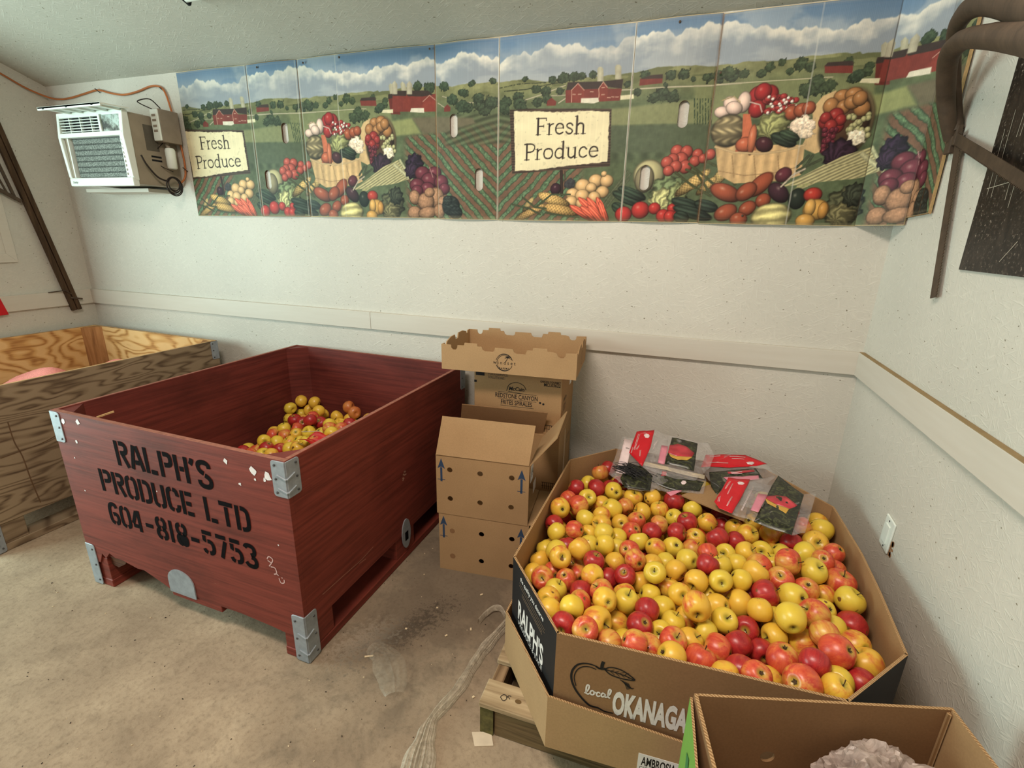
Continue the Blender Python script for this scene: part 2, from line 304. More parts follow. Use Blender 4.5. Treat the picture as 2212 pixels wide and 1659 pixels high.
APP=[(-256,-1373,448,370,'O'),(-234,-1289,433,345,'R'),(-329,-1550,450,345,'R'),(-294,-1464,432,345,'Y'),(-249,-1518,445,397,'R'),(-176,-1523,451,372,'Y'),(-96,-1522,436,377,'B'),(-21,-1511,446,350,'B'),(64,-1509,448,401,'R'),(-344,-1639,443,345,'O'),(-270,-1617,451,362,'Y'),(-290,-1690,453,419,'O'),(-351,-1741,457,388,'B'),(-214,-1591,421,345,'B'),(-166,-1640,438,388,'Y'),(-121,-1586,427,345,'O'),(-52,-1590,419,365,'B'),(12,-1568,431,345,'B'),(135,-1542,444,369,'Y'),(243,-1470,400,362,'R'),(-251,-1751,438,354,'Y'),(-197,-1703,437,345,'B'),(-357,-1802,422,345,'R'),(-185,-1769,443,349,'B'),(-123,-1690,413,345,'B'),(-66,-1657,417,345,'O'),(17,-1684,431,367,'O'),(72,-1596,424,345,'Y'),(116,-1644,445,366,'R'),(185,-1623,447,345,'B'),(-333,-1864,431,356,'Y'),(-269,-1856,450,345,'O'),(-225,-1817,419,345,'B'),(-166,-1834,447,355,'Y'),(-77,-1740,418,359,'O'),(-6,-1748,437,345,'R'),(-123,-1792,415,345,'Y'),(79,-1732,447,345,'R'),(146,-1703,420,365,'B'),(217,-1722,451,378,'R'),(249,-1537,392,345,'R'),(287,-1583,422,347,'B'),(323,-1641,439,383,'B'),(279,-1696,435,345,'R'),(413,-1578,424,403,'B'),(348,-1553,443,345,'B'),(472,-1623,429,373,'R'),(518,-1539,454,345,'O'),(592,-1438,431,357,'B'),(586,-1513,440,427,'Y'),(548,-1605,435,436,'B'),(-229,-1966,455,361,'B'),(-154,-1906,451,355,'Y'),(-211,-1885,422,345,'Y'),(-283,-1913,417,345,'R'),(-359,-1919,390,345,'Y'),(-305,-1976,435,376,'Y'),(-279,-2038,459,367,'B'),(-359,-1986,388,347,'B'),(-173,-2007,449,345,'R'),(-114,-1857,412,345,'Y'),(-71,-1897,444,345,'O'),(-45,-1800,421,345,'Y'),(12,-1832,431,351,'B'),(72,-1799,427,365,'Y'),(133,-1770,415,345,'O'),(181,-1830,449,347,'O'),(243,-1784,433,345,'Y'),(306,-1759,439,361,'B'),(365,-1710,429,345,'Y'),(428,-1689,417,360,'Y'),(501,-1692,437,407,'Y'),(591,-1666,446,349,'O'),(537,-1750,462,345,'O'),(-109,-1945,419,345,'B'),(-45,-1966,460,348,'O'),(7,-1934,434,345,'B'),(50,-1886,418,345,'Y'),(118,-1878,442,351,'Y'),(174,-1931,476,346,'R'),(219,-1887,453,345,'Y'),(269,-1844,443,345,'Y'),(340,-1823,440,392,'O'),(392,-1771,423,345,'Y'),(421,-1817,473,420,'O'),(-362,-2052,382,345,'B'),(-320,-2098,412,372,'O'),(-247,-2077,412,346,'O'),(-237,-1959,374,345,'O'),(-164,-2074,446,349,'B'),(-298,-2036,393,345,'O'),(-219,-2021,391,345,'O'),(-122,-2005,395,345,'R'),(-69,-2021,432,345,'R'),(-23,-1987,398,345,'B'),(19,-2013,464,345,'Y'),(82,-1941,438,345,'B'),(143,-1994,454,362,'B'),(210,-1986,468,345,'Y'),(272,-1947,458,345,'Y'),(318,-1894,456,392,'B'),(393,-1886,449,388,'O'),(498,-1811,453,413,'Y'),(582,-1727,420,345,'O'),(578,-1805,428,456,'O'),(-273,-2204,433,345,'B'),(-266,-2141,415,345,'Y'),(-188,-2130,420,345,'R'),(-179,-2204,446,345,'O'),(-127,-2135,448,345,'O'),(-109,-2196,469,351,'B'),(-62,-2084,413,345,'B'),(-53,-2145,442,360,'Y'),(12,-2043,401,345,'Y'),(67,-1998,408,345,'B'),(96,-2051,436,345,'B'),(135,-1940,385,345,'O'),(26,-1956,365,345,'R'),(185,-1988,400,345,'Y'),(192,-1898,383,345,'Y'),(-252,-2265,448,345,'B'),(-191,-2264,476,351,'Y'),(-199,-2331,471,345,'R'),(-120,-2268,452,426,'B'),(-69,-2190,394,345,'B'),(9,-2169,448,345,'R'),(53,-2095,409,345,'Y'),(-5,-2235,450,352,'R'),(138,-2142,482,397,'B'),(123,-2102,397,374,'B'),(204,-2047,424,345,'B'),(267,-2008,417,426,'B'),(237,-1947,389,345,'O'),(314,-2056,451,354,'B'),(339,-1973,448,409,'R'),(302,-1933,400,345,'R'),(416,-1959,448,410,'Y'),(465,-1894,440,366,'O'),(527,-1858,404,345,'B'),(505,-1944,415,345,'Y'),(457,-2027,457,414,'O'),(384,-2089,473,396,'Y'),(580,-1897,434,414,'Y'),(572,-1968,399,420,'R'),(219,-2112,430,357,'Y'),(280,-2094,406,352,'R'),(171,-2157,413,347,'Y'),(82,-2154,415,345,'Y'),(52,-2213,422,345,'Y'),(-40,-2250,395,345,'Y'),(-138,-2348,490,345,'O'),(-76,-2335,455,345,'O'),(21,-2299,440,380,'O'),(81,-2265,454,361,'O'),(127,-2210,413,370,'B'),(197,-2220,426,375,'O'),(251,-2173,412,381,'R'),(314,-2150,391,345,'R'),(353,-2098,407,359,'B'),(363,-2031,412,345,'Y'),(426,-2081,392,430,'B'),(467,-2101,455,371,'O'),(475,-2175,473,421,'O'),(555,-2066,417,384,'B'),(554,-2143,428,423,'B'),(513,-2010,413,345,'Y'),(-13,-2341,483,345,'O'),(78,-2334,467,368,'B'),(151,-2282,430,424,'O'),(250,-2275,424,423,'R'),(318,-2257,402,345,'B'),(355,-2199,429,421,'O'),(407,-2167,386,345,'Y'),(409,-2245,480,345,'R'),(370,-2311,472,428,'O'),(465,-2242,443,355,'Y'),(523,-2210,429,345,'R'),(205,-2329,448,345,'B'),(273,-2325,473,345,'O'),(369,-2218,360,345,'R'),(443,-2300,469,345,'B'),(212,-2237,360,345,'Y')]
APF=[(461,-1499,390),(290,-2017,345),(224,-1656,390),(578,-1732,345),(58,-2065,345),(-9,-1311,405),(142,-1712,345),(520,-1426,390),(356,-1293,405),(386,-1434,405),(377,-1525,390),(75,-1748,375),(105,-1271,405),(116,-1384,405),(-35,-1322,345),(527,-1832,345),(185,-1276,405),(345,-1801,375),(-172,-1997,345),(535,-2066,345),(586,-1535,360),(271,-1679,345),(-79,-2139,345),(127,-1260,345),(242,-2299,345),(535,-2158,360),(-167,-1331,390),(-291,-1758,375),(36,-1522,375),(-223,-1576,360),(-3,-2338,390),(529,-1476,345),(-295,-1848,375),(130,-2216,345),(-301,-1622,390),(-161,-1852,360),(-142,-1675,345),(243,-1422,345),(331,-2080,345),(21,-2255,375),(-297,-2170,360),(-162,-2127,360),(136,-1828,375),(-81,-1613,360),(-213,-2277,390),(427,-1947,375),(229,-2040,360),(466,-1576,375),(23,-1802,375),(-16,-1258,360),(-321,-1476,375),(-202,-1698,360),(376,-1912,345),(260,-1229,405),(-32,-1837,360),(546,-1681,375),(442,-2274,390),(-249,-1886,345),(291,-1566,345),(213,-1323,360),(-214,-1773,360),(97,-1900,345),(332,-1257,345),(368,-1593,360),(384,-1359,405),(15,-1583,360),(351,-1656,375),(-297,-1403,390),(-203,-1417,405),(-258,-1649,345),(278,-1477,345),(100,-1573,360),(-55,-2067,345),(-221,-1482,390),(490,-2227,375),(56,-1337,405),(449,-2022,345),(273,-1915,345),(146,-1360,345),(422,-1629,375),(-72,-2296,360),(71,-2189,360),(-297,-2102,345),(12,-1394,405),(7,-2179,375),(-39,-1955,345),(-16,-1461,405),(-52,-1461,345),(88,-1640,375),(-74,-1376,405),(-222,-2212,375),(117,-2317,375),(-194,-1279,360),(447,-1757,390),(302,-1331,405),(246,-2136,345),(10,-1425,345),(436,-1709,345),(-164,-1539,375),(197,-1609,345),(448,-1379,405),(-185,-1393,345),(25,-1887,360),(279,-2242,345),(-57,-1739,345),(410,-1848,390),(486,-2121,390),(346,-1975,375),(264,-1790,360),(425,-1282,405),(-336,-1585,345),(154,-1645,390),(523,-1774,390),(-354,-1672,375),(-146,-1436,375),(522,-1903,345),(51,-1239,375),(187,-2087,375),(186,-1559,390),(407,-1305,345),(185,-1511,345),(553,-1600,360),(389,-2120,345),(-124,-1736,360),(153,-2010,345),(459,-2160,345),(-241,-2065,345),(-126,-2079,390),(194,-1752,390),(131,-1498,390),(338,-1732,375),(398,-1227,375),(85,-1996,345),(358,-2285,360),(204,-1372,405),(331,-1331,345),(-344,-1413,345),(79,-1440,405),(-92,-1253,405),(328,-1404,405),(-89,-1802,360),(7,-1665,360),(201,-1827,375),(-183,-2335,405),(493,-1971,345),(-139,-2324,345),(469,-1422,345),(-29,-1520,360),(-132,-1942,345),(459,-1349,345),(-118,-1328,345),(-144,-2251,375),(397,-1400,345),(48,-1301,345),(-251,-1431,345),(87,-2268,345),(-188,-1631,360),(-134,-1258,345),(581,-2114,345),(82,-1485,345),(-352,-1842,345),(-313,-1948,345),(-149,-2183,390),(300,-1858,375),(-52,-1395,345),(-108,-1506,360),(410,-1489,345),(-279,-1537,375),(490,-1647,360),(181,-2168,345),(-256,-1317,375),(-351,-1534,390),(396,-1764,345),(203,-1249,345),(79,-1832,345),(-235,-2132,360),(-353,-1743,360),(303,-2322,405),(173,-1438,360),(515,-1347,405),(466,-1870,360),(79,-1397,345),(45,-2324,345),(176,-2310,345),(18,-2116,360),(-190,-1912,360),(-85,-1457,405),(1,-2014,345),(539,-1382,345),(4,-1737,375),(463,-1807,345),(327,-1430,345),(-106,-2205,345)]
BAP=[(-1927,-1218,451,365,'B'),(-2047,-1282,403,365,'R'),(-1861,-1362,455,365,'R'),(-1845,-1302,422,365,'R'),(-1978,-1298,401,365,'R'),(-1764,-1326,434,365,'Y'),(-1709,-1394,445,365,'O'),(-1640,-1380,450,365,'O'),(-1657,-1292,438,365,'R'),(-2035,-1379,385,365,'Y'),(-2050,-1447,373,365,'O'),(-1981,-1434,376,365,'O'),(-1912,-1421,388,365,'B'),(-1956,-1365,392,365,'O'),(-1835,-1408,408,365,'Y'),(-1767,-1391,404,365,'Y'),(-1651,-1450,449,365,'Y'),(-2039,-1521,369,365,'Y'),(-1968,-1503,367,365,'Y'),(-1897,-1487,369,365,'B'),(-1828,-1489,385,365,'Y'),(-1971,-1574,361,365,'R'),(-1900,-1559,356,365,'R'),(-1831,-1560,374,365,'Y'),(-1935,-1634,357,365,'Y'),(-1868,-1647,374,365,'B'),(-1911,-1286,440,365,'O'),(-1759,-1583,401,365,'B'),(-2038,-1583,333,365,'O'),(-2105,-1604,328,365,'R'),(-2010,-1646,349,365,'O'),(-1763,-1512,402,365,'Y'),(-1696,-1521,423,365,'O')]
BPF=[(-1475,-2114,205),(-1684,-1914,205),(-1485,-1418,358),(-1544,-1455,374),(-1268,-1434,352),(-1915,-1657,272),(-1689,-2069,205),(-1728,-1514,323),(-1885,-1485,274),(-1185,-1573,302),(-1835,-1611,318),(-1370,-1934,205),(-1417,-2165,205),(-1312,-1765,233),(-1243,-1748,239),(-1567,-1636,279),(-2006,-2034,205),(-1936,-1998,205),(-1620,-1234,394),(-1841,-2119,205),(-1451,-1657,272),(-2149,-1202,435),(-1567,-2062,205),(-1559,-1941,205),(-1528,-2233,205),(-1436,-1408,301),(-1722,-1787,225),(-1579,-1485,304),(-1403,-1481,335),(-1799,-2033,205),(-2004,-1852,205),(-1761,-1872,205),(-1389,-1666,239),(-2121,-1288,345),(-1434,-1770,231),(-2022,-1715,281),(-1687,-1382,371),(-2096,-1490,302),(-1282,-1398,275),(-1801,-1651,274),(-1187,-1785,226),(-1338,-1199,437),(-2087,-2193,205),(-1278,-1129,462),(-1211,-1396,366),(-1444,-1477,276),(-1960,-1313,336),(-1785,-1391,338),(-1930,-1821,213),(-1739,-1663,300),(-1527,-1239,422),(-1429,-1177,445),(-1828,-2197,205),(-2123,-1731,245),(-1491,-1295,402),(-1251,-2035,205),(-1675,-1705,254),(-1845,-1775,229),(-1735,-2124,205),(-1177,-1703,255),(-2129,-1130,461),(-1993,-1588,267),(-1905,-1220,369),(-1294,-1303,399),(-1949,-1637,205),(-2104,-2089,205),(-1867,-2041,205),(-1837,-1174,416),(-1430,-1274,380),(-1253,-1156,392),(-1255,-2196,205),(-1731,-1994,205),(-1665,-2207,205),(-1162,-1439,350),(-1231,-1938,205),(-2090,-1176,355),(-1647,-1255,326),(-1975,-1508,295),(-1429,-1345,384),(-2082,-1586,267),(-1520,-1637,219),(-1775,-1225,397),(-1549,-1488,243),(-2059,-1980,205),(-1779,-1426,265),(-1351,-1392,367),(-1511,-1449,287),(-2035,-1728,216),(-1986,-1938,205),(-1434,-1907,205),(-1897,-1928,205),(-1876,-1648,215),(-1532,-1564,305),(-1296,-1699,257),(-1573,-1235,333),(-2048,-1411,300),(-2024,-1543,223),(-1536,-1312,336),(-1396,-1324,302),(-1724,-1156,452),(-2066,-1491,242),(-1723,-1618,226),(-1981,-2143,205),(-1638,-1577,331),(-1259,-1240,422),(-1622,-1749,239),(-1386,-1201,376),(-1155,-1988,205),(-1343,-1142,397),(-1644,-1448,377),(-1545,-1339,416),(-1705,-1346,294),(-1179,-1652,205),(-1870,-1536,225),(-1440,-2016,205),(-1369,-1575,301),(-1280,-1551,310),(-1306,-1275,319),(-1499,-1706,254),(-1315,-1220,369),(-1744,-1326,361),(-1200,-1555,218),(-1768,-1711,252),(-1215,-1260,355),(-2080,-1122,404),(-1940,-1390,308),(-1712,-1184,382),(-2049,-1257,326),(-1700,-1533,256),(-1162,-1453,255),(-1238,-1461,282),(-2124,-1368,346),(-1607,-1404,333),(-1852,-1714,281),(-1536,-1803,219),(-1571,-2139,205),(-2038,-1628,222),(-2091,-1823,212),(-1374,-1500,268),(-1852,-1373,344),(-1790,-1959,205),(-1621,-1874,205),(-2094,-1895,205),(-1288,-1593,235),(-1599,-1433,262),(-1213,-1505,326),(-1333,-1869,205),(-1166,-2143,205),(-1737,-2202,205),(-1368,-1312,396),(-1903,-1750,205),(-1371,-1432,293),(-1828,-1696,205),(-1344,-2155,205),(-1207,-1152,454),(-1628,-1648,245),(-1966,-1140,398),(-2143,-1541,313),(-2130,-1559,217),(-1264,-1654,213),(-1675,-1454,315),(-1849,-1861,205),(-1186,-1164,389),(-1171,-1316,394),(-1830,-1451,316),(-1495,-1751,205),(-1852,-1251,328),(-1781,-1518,262),(-1900,-2230,205),(-1566,-1166,448),(-1558,-1149,364),(-1993,-2220,205),(-1293,-2111,205),(-2033,-1126,463),(-1872,-1128,372),(-1955,-1733,274),(-1170,-1317,304),(-1426,-1837,207),(-1807,-1312,336),(-2057,-1330,329),(-1255,-1837,207),(-1796,-1605,205),(-1724,-1278,408),(-2122,-1655,273),(-1635,-1516,263),(-1624,-1962,205),(-1464,-1228,336),(-2144,-1989,205),(-1898,-1587,267),(-1715,-1277,318),(-1988,-1237,363),(-1417,-1598,233),(-1275,-1334,328),(-1375,-1125,463),(-1160,-1920,205),(-1457,-1151,364),(-1152,-1637,279),(-1490,-1342,295),(-1339,-2061,205),(-2115,-1666,205),(-1631,-1156,422),(-1733,-1431,353),(-1625,-1583,208),(-1668,-1644,306),(-1908,-2132,205),(-1452,-2238,205),(-1495,-1164,449),(-1950,-1538,225),(-1245,-1608,289),(-1317,-1527,229),(-2116,-1412,270),(-1648,-1386,279),(-1832,-1387,279),(-1991,-1784,226),(-1180,-2069,205),(-1317,-1485,334),(-1175,-1241,421),(-1438,-1698,205),(-1506,-1991,205),(-2003,-1359,289),(-1155,-1389,278),(-1508,-1896,205),(-1361,-2238,205),(-1480,-1560,247),(-1658,-1317,364),(-1897,-1293,373),(-1652,-1802,205),(-2142,-2233,205),(-1940,-1444,258),(-1882,-1334,298),(-1222,-1366,287),(-1557,-1695,205),(-1185,-1851,205),(-1984,-1660,271),(-1445,-1567,304),(-1196,-2237,205),(-2147,-1469,249),(-1412,-2078,205),(-1772,-1140,398),(-1701,-1586,297),(-1564,-1373,284),(-1316,-1988,205),(-1603,-1311,306),(-1496,-1499,329),(-1549,-1564,215),(-1711,-1446,257),(-1376,-1740,212),(-1971,-1705,205),(-1320,-1462,252),(-1790,-1121,465),(-2140,-1129,372),(-1643,-1184,352),(-1934,-2065,205),(-1600,-2223,205),(-1594,-1574,272),(-1335,-1645,276),(-2149,-1789,205),(-1345,-1365,287),(-1425,-1526,229),(-1725,-1682,205),(-1773,-1564,335),(-2019,-1170,357),(-1653,-1513,354),(-1330,-1664,205),(-1152,-1211,342),(-1627,-2100,205),(-2006,-1459,253),(-1151,-1507,296),(-1352,-1587,207),(-2149,-1218,370),(-1389,-1249,328),(-1683,-1123,374),(-2045,-2123,205),(-1815,-1196,348)]
